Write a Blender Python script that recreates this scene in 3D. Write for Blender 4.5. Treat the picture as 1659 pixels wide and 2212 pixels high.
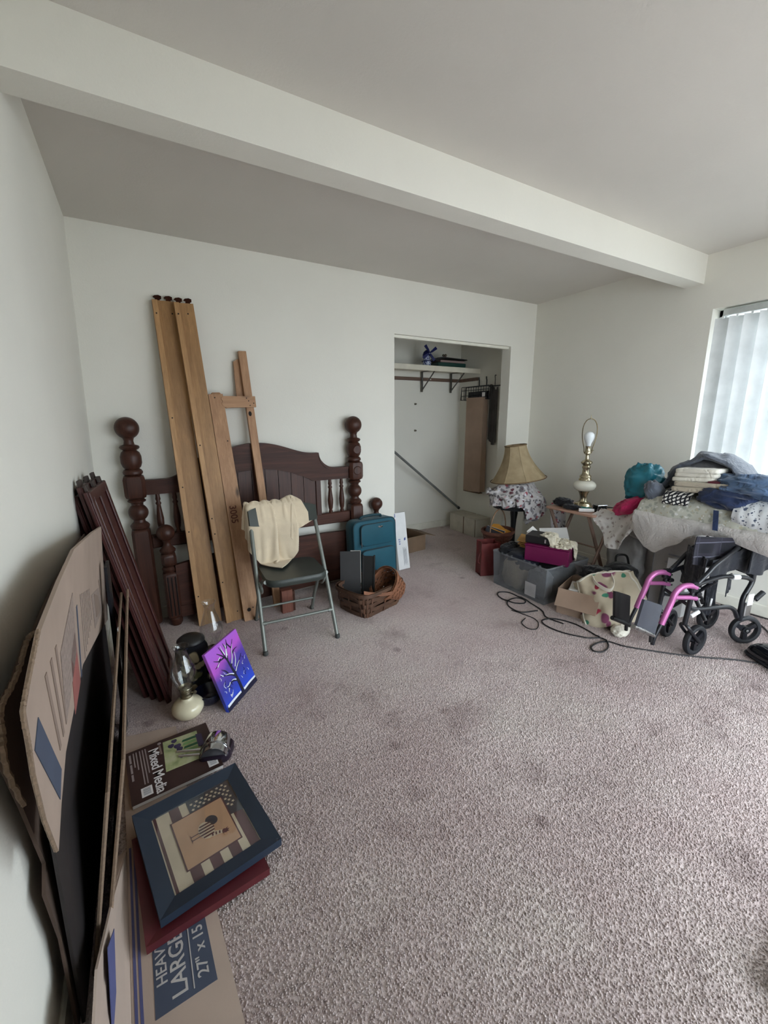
import bpy, bmesh, math, random
import numpy as np
from mathutils import Vector, Matrix, noise as mnoise
PI = math.pi
random.seed(7)
rng = np.random.default_rng(7)
for _o in list(bpy.data.objects):
    bpy.data.objects.remove(_o)
S = bpy.context.scene
COL = S.collection

# ------------------------------------------------------------------ camera
cam_d = bpy.data.cameras.new('camera')
cam = bpy.data.objects.new('camera', cam_d)
COL.objects.link(cam)
YAW, PITCH, ROLL, FPX = 0.5244, -0.2206, -0.0075, 897.4
_f = Vector((math.sin(YAW) * math.cos(PITCH), math.cos(YAW) * math.cos(PITCH), math.sin(PITCH)))
_r = Vector((math.cos(YAW), -math.sin(YAW), 0)); _u = _r.cross(_f)
_r2 = _r * math.cos(ROLL) + _u * math.sin(ROLL); _u2 = _u * math.cos(ROLL) - _r * math.sin(ROLL)
cam.matrix_world = Matrix(((_r2.x, _u2.x, -_f.x, 0.0), (_r2.y, _u2.y, -_f.y, 0.0), (_r2.z, _u2.z, -_f.z, 1.346), (0, 0, 0, 1)))
cam_d.sensor_fit = 'HORIZONTAL'; cam_d.sensor_width = 36.0
cam_d.lens = FPX / 1659 * 36.0
cam_d.clip_start = 0.02
S.camera = cam
# ------------------------------------------------------------------ view + daylight
S.view_settings.view_transform = 'Standard'
S.view_settings.look = 'None'
S.view_settings.gamma = 1.0
S.view_settings.use_curve_mapping = False
S.view_settings.exposure = 0.66
S.cycles.max_bounces = 12; S.cycles.diffuse_bounces = 8; S.cycles.transparent_max_bounces = 16
S.cycles.caustics_reflective = False; S.cycles.caustics_refractive = False
S.cycles.sample_clamp_indirect = 6.0
S.cycles.use_denoising = True
W = bpy.data.worlds.new('overcast_sky'); S.world = W; W.use_nodes = True
_nt = W.node_tree; _nt.nodes.clear()
_out = _nt.nodes.new('ShaderNodeOutputWorld'); _bg = _nt.nodes.new('ShaderNodeBackground')
_bg.inputs['Color'].default_value = (0.87, 0.94, 1.0, 1); SKY = 13.0
# overcast sky: three times brighter overhead than at the horizon
_tc = _nt.nodes.new('ShaderNodeTexCoord'); _sp = _nt.nodes.new('ShaderNodeSeparateXYZ'); _nt.links.new(_tc.outputs['Generated'], _sp.inputs[0])
_mr = _nt.nodes.new('ShaderNodeMapRange'); _mr.inputs['From Min'].default_value = 0; _mr.inputs['From Max'].default_value = 1
_mr.inputs['To Min'].default_value = SKY / 3; _mr.inputs['To Max'].default_value = SKY
_nt.links.new(_sp.outputs['Z'], _mr.inputs['Value']); _nt.links.new(_mr.outputs[0], _bg.inputs['Strength'])
_nt.links.new(_bg.outputs[0], _out.inputs[0])
def portal(name, loc, rot, sx, sy):
    l = bpy.data.lights.new(name, 'AREA'); l.shape = 'RECTANGLE'; l.size = sx; l.size_y = sy
    l.cycles.is_portal = True
    o = bpy.data.objects.new(name, l); o.location = loc; o.rotation_euler = rot; COL.objects.link(o)
portal('window_portal', (3.78, .55, 1.26), (0, PI / 2, 0), 1.70, 2.10)
portal('added_door_portal', (2.15, -.72, 1.03), (-PI / 2, 0, PI), 2.56, 2.1)  # daylight through the unseen glass door added behind the camera

# ------------------------------------------------------------------ mesh helpers
class MB:
    def __init__(s, M=None):
        s.v = []; s.f = []; s.M = M
    def add(s, vs, fs, M=None):
        b = len(s.v); M = M or s.M
        for p in vs:
            p = Vector(p); s.v.append(M @ p if M else p)
        s.f += [tuple(i + b for i in f) for f in fs]
        return s
    def box(s, c, d, ch=0.0, M=None):
        hx, hy, hz = d[0] / 2, d[1] / 2, d[2] / 2; cx, cy, cz = c
        if ch <= 0:
            vs = [(cx + i * hx, cy + j * hy, cz + k * hz) for i in (-1, 1) for j in (-1, 1) for k in (-1, 1)]
            return s.add(vs, [(0, 1, 3, 2), (4, 6, 7, 5), (0, 4, 5, 1), (2, 3, 7, 6), (0, 2, 6, 4), (1, 5, 7, 3)], M)
        ch = min(ch, hx * .95, hy * .95, hz * .95); vs = []; idx = {}
        for i in (-1, 1):
            for j in (-1, 1):
                for k in (-1, 1):
                    for a in range(3):
                        h = [hx, hy, hz]; sg = (i, j, k)
                        p = [sg[b] * (h[b] if b == a else h[b] - ch) for b in range(3)]
                        idx[(i, j, k, a)] = len(vs); vs.append((cx + p[0], cy + p[1], cz + p[2]))
        fs = []
        for a in range(3):
            b, c2 = (a + 1) % 3, (a + 2) % 3
            for sg in (-1, 1):
                q = []
                for (m, n) in ((-1, -1), (1, -1), (1, 1), (-1, 1)):
                    t = [0, 0, 0]; t[a] = sg; t[b] = m; t[c2] = n; q.append(idx[(t[0], t[1], t[2], a)])
                fs.append(tuple(q if sg > 0 else q[::-1]))
            for m in (-1, 1):
                for n in (-1, 1):
                    t0 = [0, 0, 0]; t0[b] = m; t0[c2] = n; t1 = list(t0); t0[a] = -1; t1[a] = 1
                    q = [idx[(*t0, b)], idx[(*t1, b)], idx[(*t1, c2)], idx[(*t0, c2)]]
                    fs.append(tuple(q if m * n < 0 else q[::-1]))
        for i in (-1, 1):
            for j in (-1, 1):
                for k in (-1, 1):
                    q = [idx[(i, j, k, a)] for a in range(3)]
                    fs.append(tuple(q if i * j * k > 0 else q[::-1]))
        return s.add(vs, fs, M)
    def tube(s, pts, r, seg=8, closed=False, M=None, flat=None):
        P = [Vector(p) for p in pts]; n = len(P)
        R = list(r) if hasattr(r, '__len__') else [r] * n
        T = []
        for i in range(n):
            a = P[(i - 1) % n] if (closed or i > 0) else P[i]; b = P[(i + 1) % n] if (closed or i < n - 1) else P[i]
            t = (b - a); T.append(t.normalized() if t.length > 1e-9 else Vector((0, 0, 1)))
        u = T[0].orthogonal().normalized(); vs = []; fs = []
        for i in range(n):
            u = u - T[i] * u.dot(T[i])
            u = u.normalized() if u.length > 1e-6 else T[i].orthogonal().normalized()
            w = T[i].cross(u)
            for k in range(seg):
                a = 2 * PI * k / seg
                vs.append(P[i] + (u * math.cos(a) + w * math.sin(a)) * R[i])
        m = n if closed else n - 1
        for i in range(m):
            for k in range(seg):
                a = i * seg + k; b = i * seg + (k + 1) % seg; c = ((i + 1) % n) * seg + (k + 1) % seg; d = ((i + 1) % n) * seg + k
                fs.append((a, b, c, d))
        if not closed:
            fs.append(tuple(range(seg - 1, -1, -1))); fs.append(tuple((n - 1) * seg + k for k in range(seg)))
        return s.add(vs, fs, M)
    def lathe(s, prof, seg=24, M=None, sx=1.0, sy=1.0, lobes=0, lobe=0.0):
        vs = []; fs = []; n = len(prof)
        for (r, z) in prof:
            for k in range(seg):
                a = 2 * PI * k / seg; rr = r * (1 + lobe * math.cos(lobes * a)) if lobes else r
                vs.append((rr * math.cos(a) * sx, rr * math.sin(a) * sy, z))
        for i in range(n - 1):
            for k in range(seg):
                fs.append((i * seg + k, i * seg + (k + 1) % seg, (i + 1) * seg + (k + 1) % seg, (i + 1) * seg + k))
        ring = abs(prof[0][0] - prof[-1][0]) + abs(prof[0][1] - prof[-1][1]) < 1e-9
        if prof[0][0] > 1e-6 and not ring: fs.append(tuple(range(seg - 1, -1, -1)))
        if prof[-1][0] > 1e-6 and not ring: fs.append(tuple((n - 1) * seg + k for k in range(seg)))
        return s.add(vs, fs, M)
    def prism(s, out, d, M=None, z0=0.0):
        n = len(out)
        vs = [(x, y, z0) for x, y in out] + [(x, y, z0 + d) for x, y in out]
        fs = [tuple(range(n - 1, -1, -1)), tuple(range(n, 2 * n))] + [(i, (i + 1) % n, n + (i + 1) % n, n + i) for i in range(n)]
        return s.add(vs, fs, M)
    def strip(s, top, bot, d, M=None):
        """a band between two open polylines (x, y) of equal length, extruded d along z"""
        n = len(top); vs = []
        for z in (0, d):
            vs += [(x, y, z) for x, y in top] + [(x, y, z) for x, y in bot]
        fs = []
        for i in range(n - 1):
            fs.append((i, i + 1, n + i + 1, n + i)); o = 2 * n
            fs.append((o + i + 1, o + i, o + n + i, o + n + i + 1))
            fs.append((i + 1, i, o + i, o + i + 1)); fs.append((n + i, n + i + 1, o + n + i + 1, o + n + i))
        fs.append((0, n, 3 * n, 2 * n)); fs.append((n - 1, 3 * n - 1, 4 * n - 1, 2 * n - 1)) if False else None
        fs = [f for f in fs if f]; e = n - 1
        fs.append((e, 2 * n + e, 3 * n + e, n + e))
        return s.add(vs, fs, M)
    def sheet(s, P, th, M=None, closed_u=False):
        """P[i][j] points -> a sheet with thickness th"""
        A = np.array([[tuple(p) for p in row] for row in P], float); nu, nv = A.shape[:2]
        du = np.gradient(A, axis=0); dv = np.gradient(A, axis=1)
        if closed_u:
            du = (np.roll(A, -1, 0) - np.roll(A, 1, 0)) / 2
        N = np.cross(du, dv); N /= np.maximum(np.linalg.norm(N, axis=2, keepdims=True), 1e-9)
        B = A - N * th
        vs = [tuple(p) for p in A.reshape(-1, 3)] + [tuple(p) for p in B.reshape(-1, 3)]
        o = nu * nv; fs = []
        m = nu if closed_u else nu - 1
        for i in range(m):
            for j in range(nv - 1):
                i2 = (i + 1) % nu
                a, b, c, d = i * nv + j, i2 * nv + j, i2 * nv + j + 1, i * nv + j + 1
                fs.append((a, b, c, d)); fs.append((o + d, o + c, o + b, o + a))
            i2 = (i + 1) % nu
            fs.append((i2 * nv, i * nv, o + i * nv, o + i2 * nv))
            fs.append((i * nv + nv - 1, i2 * nv + nv - 1, o + i2 * nv + nv - 1, o + i * nv + nv - 1))
        if not closed_u:
            for j in range(nv - 1):
                fs.append((j, j + 1, o + j + 1, o + j))
                e = (nu - 1) * nv
                fs.append((e + j + 1, e + j, o + e + j, o + e + j + 1))
        return s.add(vs, fs, M)

def build(name, mb, m, parent=None, smooth=35, base=None, sub=0):
    """link the shape as ONE mesh object; vertices are given in world space, stored relative to the thing's base"""
    if base is None:
        base = parent_base(parent) if parent else Vector((0, 0, 0))
    me = bpy.data.meshes.new(name)
    me.from_pydata([(p[0] - base[0], p[1] - base[1], p[2] - base[2]) for p in mb.v], [], mb.f)
    ms = m if isinstance(m, (list, tuple)) else [m]
    for q in ms: me.materials.append(q)
    bm = bmesh.new(); bm.from_mesh(me); bmesh.ops.recalc_face_normals(bm, faces=bm.faces); bm.to_mesh(me); bm.free()
    if smooth:
        me.shade_smooth(); me.set_sharp_from_angle(angle=math.radians(smooth))
    o = bpy.data.objects.new(name, me); COL.objects.link(o)
    if parent: o.parent = parent
    else: o.location = base
    if sub:
        md = o.modifiers.new('smooth', 'SUBSURF'); md.levels = sub; md.render_levels = sub
    return o
def parent_base(p):
    v = Vector((0, 0, 0))
    while p is not None:
        v = v + Vector(p.location); p = p.parent
    return v
def tag(o, label, cat, group=None, kind=None):
    o['label'] = label; o['category'] = cat
    if group: o['group'] = group
    if kind: o['kind'] = kind
    return o
def thing(name, label, cat, loc, group=None):
    o = bpy.data.objects.new(name, None); COL.objects.link(o); o.location = loc; o.empty_display_size = .05
    return tag(o, label, cat, group)
def single(name, mb, m, label, cat, base, group=None, smooth=35, sub=0):
    return tag(build(name, mb, m, None, smooth, Vector(base), sub), label, cat, group)
def struct(name, mb, m, smooth=0, parent=None):
    o = build(name, mb, m, parent, smooth); o['kind'] = 'structure' if not parent else 'structure'
    return o
def plabel(o, t): o['label'] = t; return o
def Rz(a, c=(0, 0, 0)): return Matrix.Translation(c) @ Matrix.Rotation(a, 4, 'Z') @ Matrix.Translation(-Vector(c))
def TR(loc, rx=0, ry=0, rz=0):
    return Matrix.Translation(loc) @ Matrix.Rotation(rz, 4, 'Z') @ Matrix.Rotation(ry, 4, 'Y') @ Matrix.Rotation(rx, 4, 'X')
def frame(o, x, y, z=None):
    """matrix with origin o, local x along x, local y along y (made orthogonal), z = x cross y"""
    X = Vector(x).normalized(); Y = Vector(y); Y = (Y - X * Y.dot(X)).normalized(); Z = X.cross(Y)
    return Matrix(((X.x, Y.x, Z.x, o[0]), (X.y, Y.y, Z.y, o[1]), (X.z, Y.z, Z.z, o[2]), (0, 0, 0, 1)))
def fbm(p, sc=1.0, oc=3):
    return mnoise.fractal(Vector(p) * sc, 1.0, 2.0, oc)
def spline(pts, n=8, closed=False):
    P = [Vector(p) for p in pts]; L = len(P); out = []
    rngi = range(L if closed else L - 1)
    for i in rngi:
        p0 = P[(i - 1) % L] if closed or i > 0 else P[0] * 2 - P[1]
        p1 = P[i]; p2 = P[(i + 1) % L]; p3 = P[(i + 2) % L] if closed or i + 2 < L else P[-1] * 2 - P[-2]
        for k in range(n):
            t = k / n
            out.append(0.5 * ((2 * p1) + (p2 - p0) * t + (2 * p0 - 5 * p1 + 4 * p2 - p3) * t * t + (3 * p1 - p0 - 3 * p2 + p3) * t ** 3))
    if not closed: out.append(P[-1])
    return out
def text(body, size, M, m, name='lettering', parent=None, ex=0.0003, align='LEFT', spacing=1.0, shear=0.0, xs=1.0):
    """flat printed lettering, built from the built-in font and turned into one mesh"""
    cu = bpy.data.curves.new('tmp_text', 'FONT'); cu.body = body; cu.size = size; cu.extrude = ex; cu.align_x = align
    cu.space_character = spacing; cu.shear = shear; cu.resolution_u = 3; cu.offset = size * .010
    t = bpy.data.objects.new('tmp_text', cu); COL.objects.link(t)
    bpy.context.view_layer.update()
    me = bpy.data.meshes.new_from_object(t.evaluated_get(bpy.context.evaluated_depsgraph_get()))
    bpy.data.objects.remove(t); bpy.data.curves.remove(cu)
    base = parent_base(parent) if parent else Vector((0, 0, 0))
    me.transform(Matrix.Translation(-base) @ M @ Matrix.Diagonal((xs, 1, 1, 1)))
    me.materials.clear(); me.materials.append(m); me.name = name
    o = bpy.data.objects.new(name, me); COL.objects.link(o); o.parent = parent
    return o

# ------------------------------------------------------------------ materials (all procedural)
def lin(c):
    return tuple((x / 12.92 if x <= .04045 else ((x + .055) / 1.055) ** 2.4) for x in [k / 255 for k in c]) + (1,)
class NT:
    def __init__(s, name):
        s.m = bpy.data.materials.new(name); s.m.use_nodes = True; s.t = s.m.node_tree; s.t.nodes.clear()
        s.out = s.n('OutputMaterial'); s.tc = s.n('TexCoord')
    def n(s, k, **kw):
        q = s.t.nodes.new('ShaderNode' + k)
        for a, b in kw.items(): setattr(q, a, b)
        return q
    def l(s, a, b): s.t.links.new(a, b)
    def map(s, scale=(1, 1, 1), rot=(0, 0, 0), src='Object', loc=(0, 0, 0)):
        q = s.n('Mapping'); q.inputs['Scale'].default_value = scale; q.inputs['Rotation'].default_value = rot; q.inputs['Location'].default_value = loc
        s.l(s.tc.outputs[src], q.inputs['Vector']); return q.outputs[0]
    def noise(s, vec, scale, detail=3, rough=.55, dist=0):
        q = s.n('TexNoise'); q.inputs['Scale'].default_value = scale; q.inputs['Detail'].default_value = detail
        q.inputs['Roughness'].default_value = rough; q.inputs['Distortion'].default_value = dist
        s.l(vec, q.inputs['Vector']); return q.outputs['Fac']
    def voro(s, vec, scale, feature='F1', out='Distance', rand=1.0):
        q = s.n('TexVoronoi'); q.feature = feature; q.inputs['Scale'].default_value = scale; q.inputs['Randomness'].default_value = rand
        s.l(vec, q.inputs['Vector']); return q.outputs[out]
    def ramp(s, fac, stops, interp='LINEAR'):
        q = s.n('ValToRGB'); q.color_ramp.interpolation = interp; e = q.color_ramp.elements
        while len(e) < len(stops): e.new(.5)
        for el, (p, c) in zip(e, stops): el.position = p; el.color = c if len(c) == 4 else lin(c)
        s.l(fac, q.inputs[0]); return q.outputs[0]
    def mix(s, fac, a, b, mode='MIX'):
        q = s.n('Mix'); q.data_type = 'RGBA'; q.blend_type = mode
        for inp, v in ((q.inputs[0], fac), (q.inputs[6], a), (q.inputs[7], b)):
            if hasattr(v, 'is_linked') or hasattr(v, 'links'): s.l(v, inp)
            elif isinstance(v, (int, float)): inp.default_value = v
            else: inp.default_value = v if len(v) == 4 else lin(v)
        return q.outputs[2]
    def math(s, op, a, b=0.0, c=0.0):
        q = s.n('Math'); q.operation = op
        for inp, v in zip(q.inputs, (a, b, c)):
            if hasattr(v, 'links'): s.l(v, inp)
            else: inp.default_value = v
        return q.outputs[0]
    def bump(s, h, strength=.3, dist=.01):
        q = s.n('Bump'); q.inputs['Strength'].default_value = strength; q.inputs['Distance'].default_value = dist
        s.l(h, q.inputs['Height']); return q.outputs[0]
    def pbr(s, col, rough=.6, metal=0, bump=None, spec=.5, trans=0, alpha=None, sheen=0, coat=0, sss=0):
        b = s.n('BsdfPrincipled')
        if hasattr(col, 'links'): s.l(col, b.inputs['Base Color'])
        else: b.inputs['Base Color'].default_value = col if len(col) == 4 else lin(col)
        if hasattr(rough, 'links'): s.l(rough, b.inputs['Roughness'])
        else: b.inputs['Roughness'].default_value = rough
        b.inputs['Metallic'].default_value = metal; b.inputs['Specular IOR Level'].default_value = spec
        b.inputs['Transmission Weight'].default_value = trans; b.inputs['Sheen Weight'].default_value = sheen; b.inputs['Coat Weight'].default_value = coat
        if alpha is not None: b.inputs['Alpha'].default_value = alpha
        if bump: s.l(bump, b.inputs['Normal'])
        s.l(b.outputs[0], s.out.inputs[0]); s.b = b; return s.m
def plain(name, c, rough=.6, metal=0, var=.12, vs=9, bs=60, bstr=.15, spec=.5, bd=.003, **kw):
    t = NT(name); v = t.map()
    f = t.noise(v, vs, 4)
    d = tuple(max(0, x * (1 - var)) for x in c); e = tuple(min(255, x * (1 + var * .6)) for x in c)
    col = t.ramp(f, [(.3, d), (.7, e)])
    bp = t.bump(t.noise(v, bs, 3), bstr, bd) if bstr else None
    return t.pbr(col, rough, metal, bp, spec, **kw)
def wood(name, c1, c2, axis=2, sc=1.0, rough=.45, gloss=0.0, knots=False, spec=.5):
    t = NT(name); s3 = [14 * sc, 14 * sc, 14 * sc]; s3[axis] = .9 * sc
    v = t.map(tuple(s3)); g = t.noise(v, 2.2, 5, .6, .6)
    s4 = [60 * sc] * 3; s4[axis] = 2.0 * sc
    g2 = t.noise(t.map(tuple(s4)), 3.0, 3, .6)
    a = t.math('ADD', t.math('MULTIPLY', g, .7), t.math('MULTIPLY', g2, .3))
    col = t.ramp(a, [(.30, c1), (.52, tuple((p + q) / 2 for p, q in zip(c1, c2))), (.72, c2)])
    if knots:
        s5 = [9] * 3; s5[axis] = 3.0
        k = t.voro(t.map(tuple(s5)), 1.0)
        col = t.mix(t.ramp(k, [(.05, (255, 255, 255)), (.16, (0, 0, 0))]), col, tuple(x * .55 for x in c1))
    return t.pbr(col, rough, 0, t.bump(a, .12, .003), spec, coat=gloss)
def cloth(name, c, var=.1, weave=220, bstr=.35, rough=.9, sheen=.2, vs=6, bd=.0015, fold=0, fs=9):
    t = NT(name); v = t.map(); f = t.noise(v, vs, 4)
    col = t.ramp(f, [(.3, tuple(x * (1 - var) for x in c)), (.7, tuple(min(255, x * (1 + var * .5)) for x in c))])
    h = t.math('ADD', t.noise(v, weave, 2), t.math('MULTIPLY', t.noise(v, weave * .15, 3), .7))
    bp = t.bump(h, bstr, bd)
    if fold:        # soft creases
        r = t.noise(v, fs, 3, .5, 1.2); r = t.math('ABSOLUTE', t.math('SUBTRACT', r, .5))
        b2 = t.n('Bump'); b2.inputs['Strength'].default_value = fold; b2.inputs['Distance'].default_value = .05; t.l(r, b2.inputs['Height']); t.l(bp, b2.inputs['Normal']); bp = b2.outputs[0]
    return t.pbr(col, rough, 0, bp, .3, sheen=sheen)
def metal(name, c, rough=.3, var=.08):
    t = NT(name); v = t.map(); f = t.noise(v, 30, 3)
    col = t.ramp(f, [(.3, tuple(x * (1 - var) for x in c)), (.7, c)])
    return t.pbr(col, t.ramp(t.noise(v, 18, 3), [(.3, (rough * .7,) * 3 + (1,)), (.7, (min(1, rough * 1.4),) * 3 + (1,))]), 1.0, None)
def clear_glass(name, tint=(1, 1, 1), rough=.02, dens=.12):
    """thin glass: mostly clear, reflecting at grazing angles"""
    t = NT(name); tr = t.n('BsdfTransparent'); tr.inputs[0].default_value = tint + (1,)
    gl = t.n('BsdfGlossy'); gl.inputs['Roughness'].default_value = rough; gl.inputs['Color'].default_value = (1, 1, 1, 1)
    lw = t.n('LayerWeight'); lw.inputs['Blend'].default_value = .35
    f = t.math('ADD', t.math('MULTIPLY', lw.outputs['Facing'], .22), dens * .25)
    mx = t.n('MixShader'); t.l(f, mx.inputs[0]); t.l(tr.outputs[0], mx.inputs[1]); t.l(gl.outputs[0], mx.inputs[2])
    t.l(mx.outputs[0], t.out.inputs[0]); return t.m

# ------------------------------------------------------------------ small cloth settling (grid of points, distance constraints)
def settle(P0, collide, steps=120, iters=10, shrink=1.0, pins=None, g=9.8, dt=.012, damp=.96, bend=.25, fric=.5, rest=None):
    X = np.array([[tuple(p) for p in row] for row in P0], float); V = np.zeros_like(X)
    R = X if rest is None else np.array([[tuple(p) for p in row] for row in rest], float)
    R = R * 1.0
    nu, nv = X.shape[:2]
    cons = []
    def grp(sa, sb, k):
        a = (slice(*sa[0]), slice(*sa[1])); b = (slice(*sb[0]), slice(*sb[1]))
        L = np.linalg.norm(R[a] - R[b], axis=2, keepdims=True) * shrink
        cons.append((a, b, L, k))
    for o in (0, 1):
        n = (nu - o) // 2; grp(((o, o + 2 * n, 2), (0, nv)), ((o + 1, o + 2 * n, 2), (0, nv)), .5)
        n = (nv - o) // 2; grp(((0, nu), (o, o + 2 * n, 2)), ((0, nu), (o + 1, o + 2 * n, 2)), .5)
    for o in (0, 1):
        n = (nu - o) // 2
        grp(((o, o + 2 * n, 2), (0, nv - 1)), ((o + 1, o + 2 * n, 2), (1, nv)), .5)
        grp(((o, o + 2 * n, 2), (1, nv)), ((o + 1, o + 2 * n, 2), (0, nv - 1)), .5)
    for o in range(4):
        if bend <= 0: break
        n = (nu - o) // 4
        if n > 0 and o + 2 < nu:
            ia = np.arange(o, nu - 2, 4)
            cons.append(((ia,), (ia + 2,), np.linalg.norm(R[ia] - R[ia + 2], axis=2, keepdims=True) * shrink, .5 * bend))
        ja = np.arange(o, nv - 2, 4)
        if len(ja):
            cons.append(((slice(None), ja), (slice(None), ja + 2), np.linalg.norm(R[:, ja] - R[:, ja + 2], axis=2, keepdims=True) * shrink, .5 * bend))
    X0 = X.copy()
    for st in range(steps):
        V[..., 2] -= g * dt; V *= damp
        Q = X + V * dt
        for it in range(iters):
            for a, b, L, k in cons:
                d = Q[b] - Q[a]; l = np.linalg.norm(d, axis=2, keepdims=True) + 1e-9
                c = d * ((l - L) / l) * k
                Q[a] += c; Q[b] -= c
            if pins is not None: Q[pins] = X0[pins]
            if it % 3 == 2 or it == iters - 1:
                Q2 = collide(Q)
                if fric > 0:
                    hit = (np.abs(Q2 - Q).sum(axis=2) > 1e-7)[..., None]
                    Q = np.where(hit, Q2 + (X - Q2) * fric * .5 * np.array([1, 1, 0]), Q2)
                else: Q = Q2
        V = (Q - X) / dt; sp = np.linalg.norm(V, axis=2, keepdims=True); V *= np.minimum(1, 2.5 / (sp + 1e-9)); X = Q
    return X
def relax(X, n=3, k=.5):
    X = X.copy()
    for _ in range(n):
        A = X.copy(); A[1:-1, 1:-1] = (X[:-2, 1:-1] + X[2:, 1:-1] + X[1:-1, :-2] + X[1:-1, 2:]) / 4
        A[0, 1:-1] = (X[0, :-2] + X[0, 2:]) / 2; A[-1, 1:-1] = (X[-1, :-2] + X[-1, 2:]) / 2; A[1:-1, 0] = (X[:-2, 0] + X[2:, 0]) / 2; A[1:-1, -1] = (X[:-2, -1] + X[2:, -1]) / 2
        X = X * (1 - k) + A * k
    return X
def push_box(Q, c, h, r=.0, M=None):
    """push points out of a box (centre c, half sizes h, margin r); M: 4x4 box-to-world"""
    if M is not None:
        A = np.array(M.to_3x3()); t = np.array(M.translation); L = (Q - t) @ A
    else:
        L = Q - np.array(c); A = None
    H = np.array(h) + r; d = H - np.abs(L)
    ins = (d > 0).all(axis=-1)
    if ins.any():
        ax = d.argmin(axis=-1); L2 = L.copy()
        for k in range(3):
            m = ins & (ax == k); L2[..., k] = np.where(m, np.where(L[..., k] >= 0, H[k], -H[k]), L[..., k])
        L = L2
    return (L @ A.T + t) if A is not None else L + np.array(c)
def push_floor(Q, z=.004):
    Q = Q.copy(); Q[..., 2] = np.maximum(Q[..., 2], z); return Q
# ------------------------------------------------------------------ the room
def wall_paint(name, c=(225, 223, 214)):
    t = NT(name); v = t.map()
    h = t.math('ADD', t.noise(v, 95, 4, .6), t.math('MULTIPLY', t.noise(v, 28, 3), .6))
    col = t.ramp(t.noise(v, 1.3, 4), [(.3, tuple(x * .975 for x in c)), (.7, c)])
    return t.pbr(col, .75, 0, t.bump(h, .22, .004), .3)
M_WALL = wall_paint('cream_wall_paint')
M_CEIL = wall_paint('ceiling_paint', (206, 202, 195))
M_TRIM = plain('white_trim_paint', (222, 220, 208), .5, var=.05, bstr=.05)
def carpet_mat():
    t = NT('mauve_carpet'); v = t.map()
    big = t.noise(v, 1.4, 5, .6); mid = t.noise(v, 6.5, 4, .6); fine = t.noise(v, 75, 4, .7); vf = t.noise(v, 260, 3, .7)
    col = t.ramp(big, [(.30, (208, 190, 188)), (.5, (220, 206, 203)), (.68, (226, 216, 210))])
    col = t.mix(t.ramp(mid, [(.35, (0, 0, 0)), (.75, (120, 120, 120))]), col, (204, 182, 183))
    st = t.noise(t.map(loc=(3.1, 7.7, 0)), 2.7, 6, .7)
    col = t.mix(t.ramp(st, [(.54, (0, 0, 0)), (.72, (215, 215, 215))]), col, (136, 116, 114))
    wn = t.noise(t.map(loc=(8.2, 1.4, 0)), .9, 4, .6); col = t.mix(t.ramp(wn, [(.42, (150, 150, 150)), (.62, (0, 0, 0))]), col, (166, 146, 142))
    sp_ = t.voro(t.map(loc=(2.2, 5.1, 0)), 3.2); col = t.mix(t.ramp(sp_, [(.05, (190, 190, 190)), (.11, (0, 0, 0))]), col, (120, 100, 98))
    col = t.mix(t.ramp(fine, [(.34, (200, 200, 200)), (.56, (0, 0, 0))]), col, (152, 134, 133))
    col = t.mix(t.ramp(vf, [(.30, (120, 120, 120)), (.55, (0, 0, 0))]), col, (158, 140, 139))
    h = t.math('ADD', t.math('MULTIPLY', fine, 1.0), t.math('MULTIPLY', vf, .5))
    return t.pbr(col, .95, 0, t.bump(h, .8, .010), .04, sheen=.1)
M_CARPET = carpet_mat()
XL0, XL1 = -0.2192, -0.300      # left wall: ceiling line, floor line (the wall leans a little)
XR, YB, H, YF = 3.5625, 3.095, 2.44, -.60
OX0, OX1, OZ = 1.90, 3.235, 2.025   # closet opening
def wl(z): return XL1 + (XL0 - XL1) * z / H
struct('floor', MB().box((1.65, .95, -.05), (4.3, 6.7, .1)), M_CARPET)
struct('ceiling', MB().box((1.65, .95, H + .05), (4.3, 6.7, .1)), M_CEIL)
q = MB(); q.add([(XL1, YF, 0), (XL0, YF, H), (-.45, YF, H), (-.45, YF, 0), (XL1, YB, 0), (XL0, YB, H), (-.45, YB, H), (-.45, YB, 0)],
                [(0, 1, 2, 3), (7, 6, 5, 4), (0, 4, 5, 1), (1, 5, 6, 2), (2, 6, 7, 3), (3, 7, 4, 0)])
struct('wall_left', q, M_WALL)
T = .115
q = MB(); q.box(((OX0 - .45) / 2, YB + T / 2, H / 2), (OX0 + .45, T, H)); q.box(((OX1 + 3.72) / 2, YB + T / 2, H / 2), (3.72 - OX1, T, H))
q.box(((OX0 + OX1) / 2, YB + T / 2, (OZ + H) / 2), (OX1 - OX0, T, H - OZ))
struct('wall_back', q, M_WALL)
# the closet behind the opening
CB, CL, CR = 4.09, 1.45, 3.45
struct('wall_closet_back', MB().box(((CL + CR) / 2, CB + .05, H / 2), (CR - CL + .3, .1, H)), M_WALL)
struct('wall_closet_left', MB().box((CL - .05, (YB + T + CB) / 2, H / 2), (.1, CB - YB - T, H)), M_WALL)
struct('wall_closet_right', MB().box((CR + .05, (YB + T + CB) / 2, H / 2), (.1, CB - YB - T, H)), M_WALL)
tr = struct('trim_1', MB().box(((OX0 + OX1) / 2, YB + .045, OZ - .011), (OX1 - OX0, .03, .022)).box(((OX0 + OX1) / 2, YB + .07, OZ - .006), (OX1 - OX0, .03, .012)), M_TRIM)
q = MB(); q.box((1.67, 1.636 + .059, H - .093), (3.86, .118, .186))
struct('trim_2', q, M_WALL)
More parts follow.
